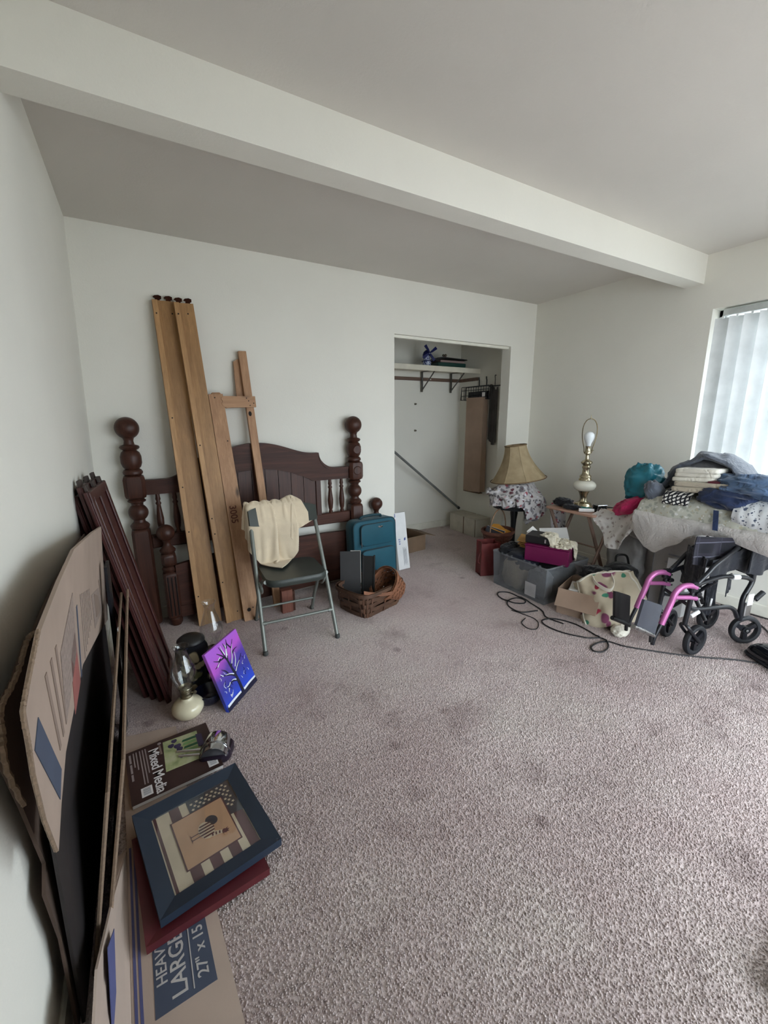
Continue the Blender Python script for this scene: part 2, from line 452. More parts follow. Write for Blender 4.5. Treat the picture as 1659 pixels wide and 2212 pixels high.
# right wall with the window opening
WY0, WY1, WZ0, WZ1 = -.48, 1.557, .50, 2.077
RT = .17
q = MB(); q.box((XR + RT / 2, (WY1 + YB) / 2, H / 2), (RT, YB - WY1, H)); q.box((XR + RT / 2, (YF + WY0) / 2, H / 2), (RT, WY0 - YF, H))
q.box((XR + RT / 2, (WY0 + WY1) / 2, WZ0 / 2), (RT, WY1 - WY0, WZ0)); q.box((XR + RT / 2, (WY0 + WY1) / 2, (WZ1 + H) / 2), (RT, WY1 - WY0, H - WZ1))
struct('wall_right', q, M_WALL)
# wall behind the camera; unseen glass door added to brighten back wall and floor
q = MB(); q.box((.185, YF - .05, H / 2), (1.37, .1, H)); q.box((3.58, YF - .05, H / 2), (.3, .1, H)); q.box((2.15, YF - .05, (2.06 + H) / 2), (2.56, .1, H - 2.06))
struct('wall_front', q, M_WALL)
M_VINYL = plain('white_window_vinyl', (235, 238, 238), .35, var=.03, bstr=0)
M_PANE = clear_glass('window_glass', (.97, .99, 1.0), .01, .1)
dr = build('added_door_1', MB().box((.895, YF - .05, 1.03), (.05, .09, 2.06), .004), M_VINYL); dr['kind'] = 'structure'
for x in (2.15, 3.405): build('stile', MB().box((x, YF - .05, 1.03), (.06, .07, 2.06), .004), M_VINYL, dr)
for z in (.03, 2.03): build('rail', MB().box((2.15, YF - .05, z), (2.5, .07, .06), .004), M_VINYL, dr)
for a, b in ((.92, 2.12), (2.18, 3.375)): build('pane', MB().box(((a + b) / 2, YF - .06, 1.03), (b - a, .006, 1.94)), M_PANE, dr, 0)
BBH = .085
def bb(name, c, d): return struct(name, MB().box(c, d, .006), M_TRIM)
bb('baseboard_right', (XR - .007, (YF + YB) / 2, BBH / 2), (.014, YB - YF, BBH))
bb('baseboard_left', (XL1 + .007, (YF + YB) / 2, BBH / 2), (.014, YB - YF, BBH))
q = MB().box(((XL1 + OX0) / 2, YB - .007, BBH / 2), (OX0 - XL1, .014, BBH), .004).box(((OX1 + XR) / 2, YB - .007, BBH / 2), (XR - OX1, .014, BBH), .004)
struct('baseboard_back', q, M_TRIM)
q = MB().box(((CL + CR) / 2, CB - .007, BBH / 2), (CR - CL, .014, BBH), .004).box((CR - .007, (YB + T + CB) / 2, BBH / 2), (.014, CB - YB - T, BBH), .004)
struct('baseboard_closet', q, M_TRIM)
# small wall plates: screws left in the closet back wall
M_SCREW = metal('dull_screw_metal', (120, 112, 100), .5)
for i, (x, z) in enumerate(((2.79, 1.51), (2.79, 1.21))):
    single('wall_hook', MB().lathe([(0.001, 0), (.012, .0), (.012, .004), (.005, .006), (.005, .02), (.009, .024), (0.001, .028)], 10, TR((x, CB, z), PI / 2)), M_SCREW,
           ('upper' if i == 0 else 'lower') + ' small metal hook left on the closet back wall', 'hook', (x, CB, z))
# ------------------------------------------------------------------ window with vertical blinds
gx = XR + .135
win = build('window_1', MB().box((gx, WY1 - .025, (WZ0 + WZ1) / 2), (.06, .05, WZ1 - WZ0), .004).box((gx, WY0 + .025, (WZ0 + WZ1) / 2), (.06, .05, WZ1 - WZ0), .004)
            .box((gx, (WY0 + WY1) / 2, WZ1 - .025), (.06, WY1 - WY0, .05), .004).box((gx, (WY0 + WY1) / 2, WZ0 + .025), (.06, WY1 - WY0, .05), .004), M_VINYL)
win['kind'] = 'structure'
mid = (WY0 + WY1) / 2
build('mullion', MB().box((gx, mid, (WZ0 + WZ1) / 2), (.05, .06, WZ1 - WZ0 - .1), .004), M_VINYL, win)
for a, b in ((WY0 + .05, mid - .03), (mid + .03, WY1 - .05)):
    build('pane', MB().box((gx + .01, (a + b) / 2, (WZ0 + WZ1) / 2), (.006, b - a, WZ1 - WZ0 - .1)), M_PANE, win)
build('window_sill', MB().box((XR + .03, (WY0 + WY1) / 2, WZ0 + .008), (.10, WY1 - WY0, .016), .004), M_TRIM, win)
def vane_mat():
    t = NT('white_vinyl_vane'); v = t.map(); c = t.ramp(t.noise(v, 8, 3), [(.3, (200, 202, 202)), (.7, (216, 218, 218))])
    d = t.n('BsdfDiffuse'); tl = t.n('BsdfTranslucent'); t.l(c, d.inputs[0]); t.l(c, tl.inputs[0])
    m = t.n('MixShader'); m.inputs[0].default_value = .10; t.l(d.outputs[0], m.inputs[1]); t.l(tl.outputs[0], m.inputs[2]); t.l(m.outputs[0], t.out.inputs[0]); return t.m
M_VANE = vane_mat()
bl = thing('vertical_blinds', 'white vertical blinds hanging in the window over the clothes pile', 'blinds', (XR + .05, WY1, WZ1))
build('headrail', MB().box((XR + .055, (WY0 + WY1) / 2 - .02, WZ1 - .03), (.045, WY1 - WY0 - .06, .045), .004), plain('grey_headrail', (190, 195, 192), .4, bstr=0), bl)
ys = [WY1 - .045 - i * .082 for i in range(23)]
vm = None
for i, y in enumerate(ys):
    ang = math.radians((16, 34, 40, 46, 50, 50, 48, 50)[i] if i < 8 else 88)
    pts = []
    n = 6
    for a in range(2):
        z = (WZ1 - .06, WZ0 + .04)[a]
        row = []
        for k in range(n + 1):
            s_ = (k / n - .5) * .089; bow = .006 * (1 - (2 * k / n - 1) ** 2)
            row.append((XR + .06 + s_ * math.sin(ang) + bow * math.cos(ang), y - s_ * math.cos(ang) + bow * math.sin(ang), z))
        pts.append(row)
    vo = build('vane', MB().sheet(pts, .0012), M_VANE, bl)
    build('vane_clip', MB().box((XR + .06, y, WZ1 - .055), (.008, .012, .02)), M_VINYL, vo, 0)
# outside: pale ground beyond the window
struct('ground', MB().box((9, 0, -.6), (10, 24, .1)).box((-1, -7, -.6), (10, 10, .1)), plain('outdoor_concrete', (150, 148, 142), .9))
# ------------------------------------------------------------------ dark wood bed ends
M_MAHOG = wood('dark_mahogany', (46, 25, 19), (82, 49, 37), 2, 1.0, .42, .0, False, .3)
M_MAHOGX = wood('dark_mahogany_rail', (46, 25, 19), (84, 50, 38), 0, 1.0, .5, 0, False, .22)
M_GROOVE = plain('dark_wood_groove', (18, 9, 8), .6, var=.05, bstr=0)
def octa(mb, c, hw, z0, z1, ch=.022):
    """square turned block with cut corners and softened ends"""
    x, y = c; prof = [(.62, z0), (.92, z0 + .012), (1.0, z0 + .03), (1.0, z1 - .03), (.92, z1 - .012), (.62, z1)]
    vs = []; n = 8
    for k, z in prof:
        h = hw * k; a = min(ch, h * .5)
        vs += [(x + h, y - h + a, z), (x + h, y + h - a, z), (x + h - a, y + h, z), (x - h + a, y + h, z), (x - h, y + h - a, z), (x - h, y - h + a, z), (x - h + a, y - h, z), (x + h - a, y - h, z)]
    fs = [tuple(range(n - 1, -1, -1)), tuple(5 * n + i for i in range(n))]
    for i in range(5):
        fs += [(i * n + k, i * n + (k + 1) % n, (i + 1) * n + (k + 1) % n, (i + 1) * n + k) for k in range(n)]
    mb.add(vs, fs)
def ballprof(r, zc, n=10, a0=-75, a1=90):
    return [(max(r * math.cos(math.radians(a0 + (a1 - a0) * i / n)), .0005), zc + r * math.sin(math.radians(a0 + (a1 - a0) * i / n))) for i in range(n + 1)]
hb = thing('headboard', 'tall dark mahogany bed headboard with ball-topped posts leaning at the back wall', 'headboard', (.708, 3.03, 0))
HY = 3.03; HP = .054
for px_ in (-.06, 1.476):
    m = MB(); M0 = TR((px_, HY, 0))
    octa(m, (px_, HY), HP, .0, .675, .016); m.lathe([(.03, .66), (.052, .675), (.056, .69), (.05, .70), (.038, .712)], 24, M0)
    m.lathe([(.036, .70)] + ballprof(.057, .775, 12, -55, 55) + [(.036, .838), (.05, .845), (.052, .853), (.04, .864)], 24, M0)
    octa(m, (px_, HY), .06, .862, 1.018); m.lathe([(.04, 1.012), (.054, 1.022), (.056, 1.034), (.05, 1.046), (.038, 1.054)], 24, M0)
    m.lathe([(.036, 1.05), (.05, 1.066), (.058, 1.09), (.058, 1.13), (.05, 1.155), (.036, 1.168), (.05, 1.176), (.056, 1.186), (.05, 1.196), (.03, 1.203), (.026, 1.225), (.03, 1.24), (.036, 1.248)], 24, M0)
    po = build('post', m, M_MAHOG, hb, 40)
    build('ball_finial', MB().lathe([(.02, 1.246)] + ballprof(.067, 1.302, 14, -62, 90), 24, M0), M_MAHOG, po, 60)
    if px_ > 0:
        for zc in (1.11, .945):
            build('carved_disc', MB().lathe([(.001, 0), (.036, 0), (.036, .004), (.03, .009), (.001, .009)], 16, TR((px_, HY - .056, zc), PI / 2)), M_MAHOG, po)
def crest_top(x):
    d = abs(x - .708)
    if d < .46: return 1.180 - .088 * (.5 - .5 * math.cos(PI * min(1, d / .43))) ** 1.15
    if d < .60:
        t = (d - .46) / .14; return 1.092 - .120 * math.sqrt(max(0, 1 - (1 - t) ** 2))
    return .972
def crest_bot(x):
    d = abs(x - .708)
    return .884 + .116 * max(0, math.cos(min(d / .40, 1) * PI / 2)) ** .8
xs = [.0 + i * (1.416 / 80) for i in range(81)]
xs = sorted(set([round(x, 4) for x in xs] + [.708 - .4601, .708 + .4601, .708 - .4599, .708 + .4599, .708 - .465, .708 + .465, .708 - .472, .708 + .472]))
m = MB(); FR = Matrix(((1, 0, 0, 0), (0, 0, -1, HY), (0, 1, 0, 0), (0, 0, 0, 1)))
m.strip([(x, crest_top(x)) for x in xs], [(x, crest_bot(x)) for x in xs], .042, FR @ Matrix.Translation((0, 0, -.021)))
cr = build('crest_rail', m, M_MAHOGX, hb, 30)
m = MB(); m.strip([(x, crest_top(x) + .006) for x in xs], [(x, crest_top(x) - .016) for x in xs], .052, FR @ Matrix.Translation((0, 0, -.026)))
build('crest_moulding', m, M_MAHOGX, cr, 30)
pl0, pl1 = .28, 1.136; npk = 9; wpk = (pl1 - pl0) / npk
for i in range(npk):
    x0 = pl0 + i * wpk + .002; x1 = pl0 + (i + 1) * wpk - .002
    zt0 = crest_bot(x0) + .02; zt1 = crest_bot(x1) + .02
    m = MB(); m.prism([(x0, .60), (x1, .60), (x1, zt1), (x0, zt0)], .016, FR @ Matrix.Translation((0, 0, -.006)))
    build('plank', m, M_MAHOG, hb, 0)
build('groove_backing', MB().box((.708, HY + .012, .745), (.86, .008, .30)), M_GROOVE, hb, 0)
for sx in (-1, 1):
    build('stile', MB().box((.708 + sx * .449, HY, .75), (.042, .036, .29), .004), M_MAHOG, hb)
    for k in (0, 1):
        x = .708 + sx * (.552 + .098 * k)
        pr_ = [(.012, .61), (.016, .625), (.012, .64), (.017, .655), (.021, .69), (.022, .72), (.016, .775), (.012, .81), (.018, .822), (.011, .835), (.016, .85), (.013, .866), (.012, .89)]
        build('spindle', MB().lathe(pr_, 14, TR((x, HY, 0))), M_MAHOG, hb, 60)
build('lower_rail', MB().box((.708, HY, .572), (1.43, .036, .088), .005), M_MAHOGX, hb)

# footboard: shorter posts in front of the headboard
fb = thing('footboard', 'low dark mahogany footboard with ball-topped posts standing in front of the headboard', 'footboard', (.88, 2.99, 0))
FL_, FRt = Vector((.075, 2.945, 0)), Vector((1.683, 3.042, 0))
for c in (FL_, FRt):
    m = MB(); x, y = c.x, c.y; M0 = TR((x, y, 0)); hw = .046
    m.lathe([(.03, 0), (.04, .02), (.043, .05), (.036, .06)], 20, M0)
    octa(m, (x, y), hw, .05, .385, .014)
    m.lathe([(.03, .375), (.044, .388), (.047, .40), (.04, .412), (.03, .42)], 24, M0)
    octa(m, (x, y), .044, .415, .51, .016)
    m.lathe([(.034, .505), (.046, .515), (.048, .526), (.038, .54), (.024, .555), (.02, .575), (.026, .588), (.03, .594)], 24, M0)
    po = build('post', m, M_MAHOG, fb, 40)
    build('ball_finial', MB().lathe([(.018, .592)] + ballprof(.054, .640, 14, -62, 90), 24, M0), M_MAHOG, po, 60)
    if c is FL_:
        for dx in (-.022, 0, .022):
            build('flute', MB().tube([(x + dx, y - hw - .0005, .08), (x + dx, y - hw - .0005, .35)], .004, 6), M_GROOVE, po)
dirf = (FRt - FL_).normalized()
MF = frame(FL_ + Vector((.0, -.034, 0)), dirf, (0, 0, 1)); LF = (FRt - FL_).length
nn = 40; us = [.03 + (LF - .06) * i / nn for i in range(nn + 1)]
def ft(u):
    t = abs(u / LF - .5) * 2
    return .475 - .055 * t ** 2.5
build('panel', MB().strip([(u, ft(u) - .05) for u in us], [(u, .13) for u in us], .018, MF @ Matrix.Translation((0, 0, -.012))), M_MAHOGX, fb, 30)
build('top_rail', MB().strip([(u, ft(u)) for u in us], [(u, ft(u) - .065) for u in us], .034, MF @ Matrix.Translation((0, 0, -.02))), M_MAHOGX, fb, 30)
build('bottom_rail', MB().box((LF / 2, .10, -.003), (LF - .06, .085, .03), .004, MF), M_MAHOGX, fb)

# ------------------------------------------------------------------ pine bed rails and slats leaning on the back wall
M_PINE = wood('golden_pine', (128, 94, 58), (178, 136, 88), 2, .8, .5, 0, True)
M_PINE2 = wood('golden_pine_warm', (150, 112, 72), (194, 152, 104), 2, 1.0, .5, 0, True)
M_PINE3 = wood('raw_pine', (142, 104, 74), (186, 146, 110), 2, 1.1, .6, 0, True)
M_PINEX = wood('raw_pine_cross', (142, 104, 74), (186, 146, 110), 0, 1.1, .6, 0, True)
M_BRONZE = metal('bronze_hook', (70, 42, 34), .5)
M_HOLE = plain('dark_screw_hole', (26, 16, 12), .8, bstr=0)
M_INK = plain('brown_pencil', (92, 50, 38), .8, bstr=0)
def lean(bot, top, w, th):
    """matrix: x across, y up the board, z towards the room"""
    b, t = Vector(bot), Vector(top); up = (t - b)
    X = Vector((1, 0, 0)); M = frame(b, up, X)      # local x = up
    Y = up.normalized(); X = (X - Y * X.dot(Y)).normalized(); Z = X.cross(Y)
    M = Matrix(((X.x, Y.x, Z.x, b.x), (X.y, Y.y, Z.y, b.y), (X.z, Y.z, Z.z, b.z), (0, 0, 0, 1)))
    return M, up.length
def bed_rail(name, bot, top, w0, w1, label, m, dots, hooks=True, ledger=True):
    M, L = lean(bot, top, w0, .025); r = thing(name, label, 'board', bot, 'pine boards leaning on the back wall')
    k = .18
    pr = [(-w0 / 2, 0), (w0 / 2, 0), (w1 / 2, L), (-w1 / 2, L)]
    build('board', MB().prism(pr, .024, M, -.026), m, r, 0)
    if ledger:
        build('ledger_strip', MB().prism([(-w0 / 2 + .001, .004), (-w0 / 2 + .031, .004), (-w1 / 2 + .029, L - .004), (-w1 / 2 + .001, L - .004)], .020, M, -.001), M_PINE2, r, 0)
    for (u, v) in dots:
        ww = w0 + (w1 - w0) * v
        build('screw_hole', MB().lathe([(.001, .0006), (.0045, .0006), (.0045, -.004), (.001, -.004)], 8, M @ Matrix.Translation((u * ww, v * L, .0202 if (u < -.2 and ledger) else -.0018))), M_HOLE, r, 0)
    if hooks:
        for s in (-1, 1):
            hk = MB(); x = s * w1 * .24; 
            hk.prism([(x - .017, L - .006), (x + .012, L - .006), (x + .014, L + .010), (x + .022, L + .012), (x + .024, L + .028), (x + .008, L + .034), (x - .014, L + .030), (x - .024, L + .020), (x - .012, L + .014)], .006, M, -.016)
            build('hook', hk, M_BRONZE, r, 0)
    return r, M, L
dots = [(-.38, .96), (.33, .965), (-.36, .66), (-.35, .45), (-.36, .31), (-.36, .1)]
bed_rail('bed_rail', (.272, 2.828, .002), (.222, 3.057, 2.06), .145, .124, 'pine bed side rail with dark hooks on top, leftmost of the leaning boards', M_PINE, dots)
bed_rail('bed_rail', (.424, 2.782, .002), (.330, 3.015, 2.05), .118, .112, 'pine bed side rail with dark hooks on top, just right of the leftmost one', M_PINE, [(-.36, .965), (.15, .97), (-.36, .58), (-.37, .35), (-.35, .30), (-.36, .14), (.2, .03)])
r3, M3, L3 = bed_rail('pine_board', (.530, 2.735, .002), (.462, 2.975, 1.512), .104, .088, 'shorter pine board with pencil writing and a rounded top corner', M_PINE3, [(-.1, .985), (.3, .80), (.15, .055)], False, False)
text('3005', .062, M3 @ Matrix.Translation((-.030, .80, .0)) @ Matrix.Rotation(-PI / 2, 4, 'Z'), M_INK, 'lettering', r3, .0004)
build('knot', MB().lathe([(.001, .001), (.013, .001), (.014, -.004), (.001, -.004)], 12, M3 @ Matrix.Translation((-.012, .075, -.0015))), M_HOLE, r3, 0)
build('end_nub', MB().box((.004, L3 + .004, -.014), (.06, .016, .02), .007, M3), M_PINE3, r3)
# slat with a cross piece
M4, L4 = lean((.742, 2.850, .002), (.667, 3.045, 1.80), .05, .03)
r4 = thing('slat_post', 'narrow pine post with a nailed cross piece near its top, right of the boards', 'board', (.742, 2.850, .002), 'pine boards leaning on the back wall')
build('post', MB().box((0, L4 / 2, -.018), (.052, L4, .032), .002, M4), M_PINE3, r4)
build('back_slat', MB().prism([(-.075, 1.46), (-.02, 1.44), (-.012, 1.775), (-.062, 1.745)], .016, M4, -.046), M_PINE3, r4, 0)
MC = frame((.605, 2.985, 1.463), (1, 0, .03), (0, .1, 1))
out = [(-.105, -.026), (-.085, -.040), (-.075, -.038), (.108, -.037), (.108, .034), (-.098, .038), (-.112, .022), (-.103, .004), (-.114, -.008)]
build('cross_piece', MB().prism(out, .020, MC), M_PINEX, r4, 0)
for (u, v) in ((.05, .022), (.062, .004), (.094, -.012), (.068, -.026)):
    build('nail_hole', MB().lathe([(.001, .0206), (.004, .0206), (.004, .017), (.001, .017)], 8, MC @ Matrix.Translation((u, v, 0))), M_HOLE, r4, 0)
build('knot', MB().lathe([(.001, .0006), (.011, .0006), (.012, -.004), (.001, -.004)], 12, M4 @ Matrix.Translation((-.006, 1.395, -.0018)) @ Matrix.Diagonal((1, 1.5, 1, 1))), M_HOLE, r4, 0)
# offcut on the floor behind the chair
M_REDWOOD = wood('reddish_wood', (92, 50, 40), (134, 84, 66), 2, 1.4, .5)
oc = thing('wood_offcut', 'short reddish wooden block standing on the carpet behind the folding chair', 'wood', (.78, 2.74, 0))
build('block', MB().box((.775, 2.74, .085), (.08, .05, .17), .003), M_REDWOOD, oc)
build('end_face', MB().box((.825, 2.748, .075), (.018, .04, .15), .002), M_MAHOG, oc)
# ------------------------------------------------------------------ folding chair with a cloth
M_TUBE = plain('grey_enamel_tube', (118, 122, 116), .38, .3, var=.06, bstr=.05)
M_SEATP = plain('dark_green_grey_vinyl', (52, 58, 54), .45, var=.08, bs=180, bstr=.2)
M_RUB = plain('dark_rubber', (58, 60, 58), .7, bstr=.1)
ch = thing('folding_chair', 'metal folding chair with dark grey-green seat and a cream cloth over its back', 'chair', (.728, 2.42, 0))
CM = Rz(-.07, (.728, 2.42, 0))
cx = .728
def cp(x, y, z): return (cx + x, y, z)
for s in (-1, 1):
    a = spline([cp(s * .222, 2.235, .012), cp(s * .218, 2.33, .22), cp(s * .212, 2.44, .46), cp(s * .205, 2.545, .68), cp(s * .20, 2.59, .775)], 6)
    lg = build('front_leg', MB(CM).tube(a, .0125, 10), M_TUBE, ch, 60)
    build('rubber_foot', MB(CM).lathe([(.013, 0), (.0155, .003), (.015, .022), (.013, .026)], 12, CM @ TR(cp(s * .222, 2.232, 0))), M_RUB, lg)
    b = spline([cp(s * .196, 2.70, .012), cp(s * .192, 2.60, .17), cp(s * .188, 2.46, .345), cp(s * .186, 2.36, .405), cp(s * .184, 2.29, .424)], 6)
    rl = build('rear_leg', MB(CM).tube(b, .0115, 10), M_TUBE, ch, 60)
    build('rubber_foot', MB(CM).lathe([(.0125, 0), (.0145, .003), (.014, .02), (.012, .024)], 12, CM @ TR(cp(s * .196, 2.705, 0))), M_RUB, rl)
    build('pivot_bracket', MB(CM).tube(spline([cp(s * .206, 2.405, .385), cp(s * .196, 2.37, .36), cp(s * .192, 2.40, .32), cp(s * .19, 2.46, .30)], 5), .008, 8), M_TUBE, ch, 60)
build('crossbar', MB(CM).tube([cp(-.216, 2.302, .165), cp(.216, 2.302, .165)], .009, 10).tube([cp(-.216, 2.302, .165), cp(-.195, 2.302, .165)], .013, 10).tube([cp(.19, 2.302, .165), cp(.216, 2.302, .165)], .013, 10), M_TUBE, ch, 60)
build('rear_crossbar', MB(CM).tube([cp(-.195, 2.63, .12), cp(.195, 2.63, .12)], .008, 10), M_TUBE, ch, 60)
# seat: rounded trapezoid, dished
def rounded(pts, r, n=6):
    out = []; L = len(pts)
    for i in range(L):
        p0, p1, p2 = Vector(pts[i - 1]), Vector(pts[i]), Vector(pts[(i + 1) % L])
        a = (p0 - p1).normalized(); b = (p2 - p1).normalized()
        for k in range(n + 1):
            t = k / n; q0 = p1 + a * r; q2 = p1 + b * r
            out.append(tuple(q0 * (1 - t) ** 2 + p1 * 2 * t * (1 - t) + q2 * t * t))
    return out
so = rounded([(-.185, 2.235), (.185, 2.235), (.19, 2.60), (-.19, 2.60)], .085)
def pad(mb, out, layers, M=None):
    n = len(out); c = (sum(p[0] for p in out) / n, sum(p[1] for p in out) / n); vs = []; fs = []
    for (k, z) in layers:
        vs += [(c[0] + (p[0] - c[0]) * k, c[1] + (p[1] - c[1]) * k, z) for p in out]
    for i in range(len(layers) - 1):
        fs += [(i * n + j, i * n + (j + 1) % n, (i + 1) * n + (j + 1) % n, (i + 1) * n + j) for j in range(n)]
    fs += [tuple(range(n - 1, -1, -1)), tuple((len(layers) - 1) * n + j for j in range(n))]
    return mb.add(vs, fs, M)
m = MB(); pad(m, so, [(.90, .395), (.975, .40), (1.0, .415), (1.0, .432), (.965, .442), (.85, .441), (.6, .437), (.25, .435)], CM @ Matrix.Translation((cx, 0, 0)))
build('seat', m, M_SEATP, ch, 50)
# backrest: curved panel between the uprights
P = []
nu, nv = 18, 8
for i in range(nu + 1):
    t = i / nu * 2 - 1; x = t * .218; row = []
    for j in range(nv + 1):
        s_ = j / nv; z = .688 + s_ * .125 - .02 * abs(t) ** 4 * (1 if s_ > .5 else -1) * abs(s_ * 2 - 1)
        y = 2.552 + (z - .688) * .40 + .035 * (1 - t * t) - .02
        row.append(CM @ Vector(cp(x, y, z)))
    P.append(row)
build('backrest', MB().sheet(P, -.016), M_SEATP, ch, 50)
# the cloth thrown over the backrest
M_TOWEL = cloth('cream_knit_cloth', (214, 198, 172), .07, 300, .5, .95, .3)
nu, nv = 72, 72
CW, CLN = .60, .56       # the cloth's own size
rest = [[(i / nu * CW, j / nv * CLN, 0) for j in range(nv + 1)] for i in range(nu + 1)]
QB = CM @ TR((cx, 2.589, .752), -.37)
P = []; pin = np.zeros((nu + 1, nv + 1), bool); ca_, sa_ = math.cos(.86), math.sin(.86)
for i in range(nu + 1):
    row = []
    for j in range(nv + 1):
        a, b = (i / nu - .5) * CW, (j / nv - .5) * CLN
        s_ = a * ca_ - b * sa_; l = a * sa_ + b * ca_ + .075          # across, and length from the top edge towards the front
        x = -.078 + s_ * .68 + .006 * math.sin(s_ * 31)
        p = (x, -l * .97, .100 + .016 * math.sin(s_ * 34 + l * 9) + .006 * fbm((a * 9, b * 9, 1.1)))
        if abs(l) < .012 and abs(x + .06) < .20:
            p = (-.072 + s_ * .60, -l, .086 + .012 * abs(math.sin(s_ * 30)) + .028 * math.exp(-((x - .07) / .035) ** 2)); pin[i, j] = True
        row.append(QB @ Vector(p))
    P.append(row)
def col_chair(Q):
    Q = push_box(Q, None, (.214, .020, .072), .006, QB)
    Q = push_box(Q, None, (.20, .20, .02), .006, CM @ TR((cx, 2.42, .425)))
    return push_floor(Q)
X = settle(P, col_chair, 130, 9, 1.0, pin, bend=.18, rest=rest, fric=.3)
X = relax(X, 1)
single('cream_cloth', MB().sheet(X, .005), M_TOWEL, 'cream knitted cloth draped in folds over the back of the folding chair', 'cloth', (cx, 2.57, .82), None, 80)
# ------------------------------------------------------------------ suitcase
M_TEAL = cloth('teal_polyester', (18, 76, 92), .07, 420, .25, .62, .15)
M_TEALD = cloth('dark_teal_piping', (14, 52, 62), .05, 420, .2, .5, .1)
M_ZIP = plain('black_zip', (22, 30, 34), .5, bstr=.1)
M_CHROME = metal('bright_chrome', (215, 218, 222), .12)
sc_ = thing('suitcase', 'teal soft-sided cabin suitcase standing in front of the headboard', 'suitcase', (1.56, 2.90, 0))
SM = TR((1.553, 2.882, 0), -.04, 0, .06)
def rbox(mb, c, d, r, M=None, n=5):
    o = rounded([(-d[0] / 2, -d[2] / 2), (d[0] / 2, -d[2] / 2), (d[0] / 2, d[2] / 2), (-d[0] / 2, d[2] / 2)], r, n)
    Q = (M or Matrix()) @ Matrix.Translation(c) @ Matrix(((1, 0, 0, 0), (0, 0, -1, 0), (0, 1, 0, 0), (0, 0, 0, 1)))
    e = min(.02, d[1] * .3)
    return pad(mb, o, [(.93, -d[1] / 2), (.975, -d[1] / 2 + e * .25), (1, -d[1] / 2 + e), (1, d[1] / 2 - e), (.975, d[1] / 2 - e * .25), (.93, d[1] / 2)], Q)
build('body', rbox(MB(), (0, 0, .293), (.40, .145, .535), .06, SM), M_TEAL, sc_, 40)
build('piping', MB().tube([SM @ Vector((x, -.062, z + .293)) for x, z in rounded([(-.198, -.265), (.198, -.265), (.198, .265), (-.198, .265)], .06, 6)], .006, 8, True), M_TEALD, sc_, 60)
pk = build('upper_pocket', rbox(MB(), (.008, -.083, .445), (.315, .036, .175), .045, SM), M_TEAL, sc_, 40)
build('zip', MB().tube([SM @ Vector((.008 + x, -.094, .445 + z)) for x, z in rounded([(-.155, -.085), (.155, -.085), (.155, .085), (-.155, .085)], .045, 6)], .004, 6, True), M_ZIP, pk)
build('badge', MB().lathe([(.001, .003), (.02, .002), (.022, 0), (.001, 0)], 20, SM @ TR((.03, -.1015, .502), PI / 2) @ Matrix.Diagonal((1.1, .42, 1, 1))), M_CHROME, pk)
pk2 = build('lower_pocket', rbox(MB(), (.008, -.086, .20), (.325, .042, .25), .05, SM), M_TEAL, sc_, 40)
build('zip', MB().tube([SM @ Vector((.008 + x, -.100, .20 + z)) for x, z in rounded([(-.16, -.122), (.16, -.122), (.16, .122), (-.16, .122)], .05, 6)], .004, 6, True), M_ZIP, pk2)
build('zip_pull', MB().box((-.152, -.106, .375), (.008, .004, .045), .002, SM), M_CHROME, sc_)
build('handle', MB().tube([SM @ Vector(p) for p in spline([(-.10, 0, .558), (-.085, -.005, .578), (0, -.008, .585), (.085, -.005, .578), (.10, 0, .558)], 5)], .011, 8), M_TEALD, sc_, 60)
for s in (-1, 1):
    build('wheel', MB().lathe([(.001, -.012), (.022, -.012), (.024, 0), (.022, .012), (.001, .012)], 16, SM @ TR((s * .15, .045, .024), 0, PI / 2)), M_RUB, sc_)
    build('foot', MB().box((s * .13, -.05, .014), (.04, .03, .028), .006, SM), M_RUB, sc_)
# white flat mailer box leaning at the closet corner
M_WCARD = plain('white_card', (214, 214, 214), .6, var=.04, bstr=.06)
M_BLUEINK = plain('blue_ink', (70, 88, 150), .7, bstr=0)
M_GREYINK = plain('grey_ink', (150, 152, 158), .7, bstr=0)
M_REDINK = plain('red_ink', (170, 60, 60), .7, bstr=0)
MW = frame((1.955, 3.005, .006), (.98, .10, -.02), (-.25, .16, 1))
MW = MW @ Matrix.Translation((0, 0, 0))
wb = thing('mailing_box', 'flat white mailing box with blue print leaning beside the teal suitcase', 'box', (1.955, 3.005, 0))
build('carton', MB().box((0, .262, -.02), (.128, .52, .036), .003, MW), M_WCARD, wb)
build('printed_stripe', MB().box((-.058, .50, -.0015), (.006, .035, .0012), 0, MW), M_BLUEINK, wb, 0)
build('printed_stripe', MB().box((-.058, .45, -.0015), (.006, .03, .0012), 0, MW), M_REDINK, wb, 0)
for i in range(6):
    build('print_line', MB().box((-.036 + .011 * (i % 2), .238 + .020 * (i // 2), -.0016), (.006, .013, .0012), 0, MW), M_BLUEINK, wb, 0)
build('emblem', MB().prism([(.022, .262), (.040, .268), (.040, .292), (.022, .282)], .0012, MW, -.0022), M_BLUEINK, wb, 0)
for i in range(7):
    build('print_line', MB().box((.002 + i * .006, .12, -.0016), (.0025, .17 - .02 * (i % 3), .0012), 0, MW), M_GREYINK, wb, 0)
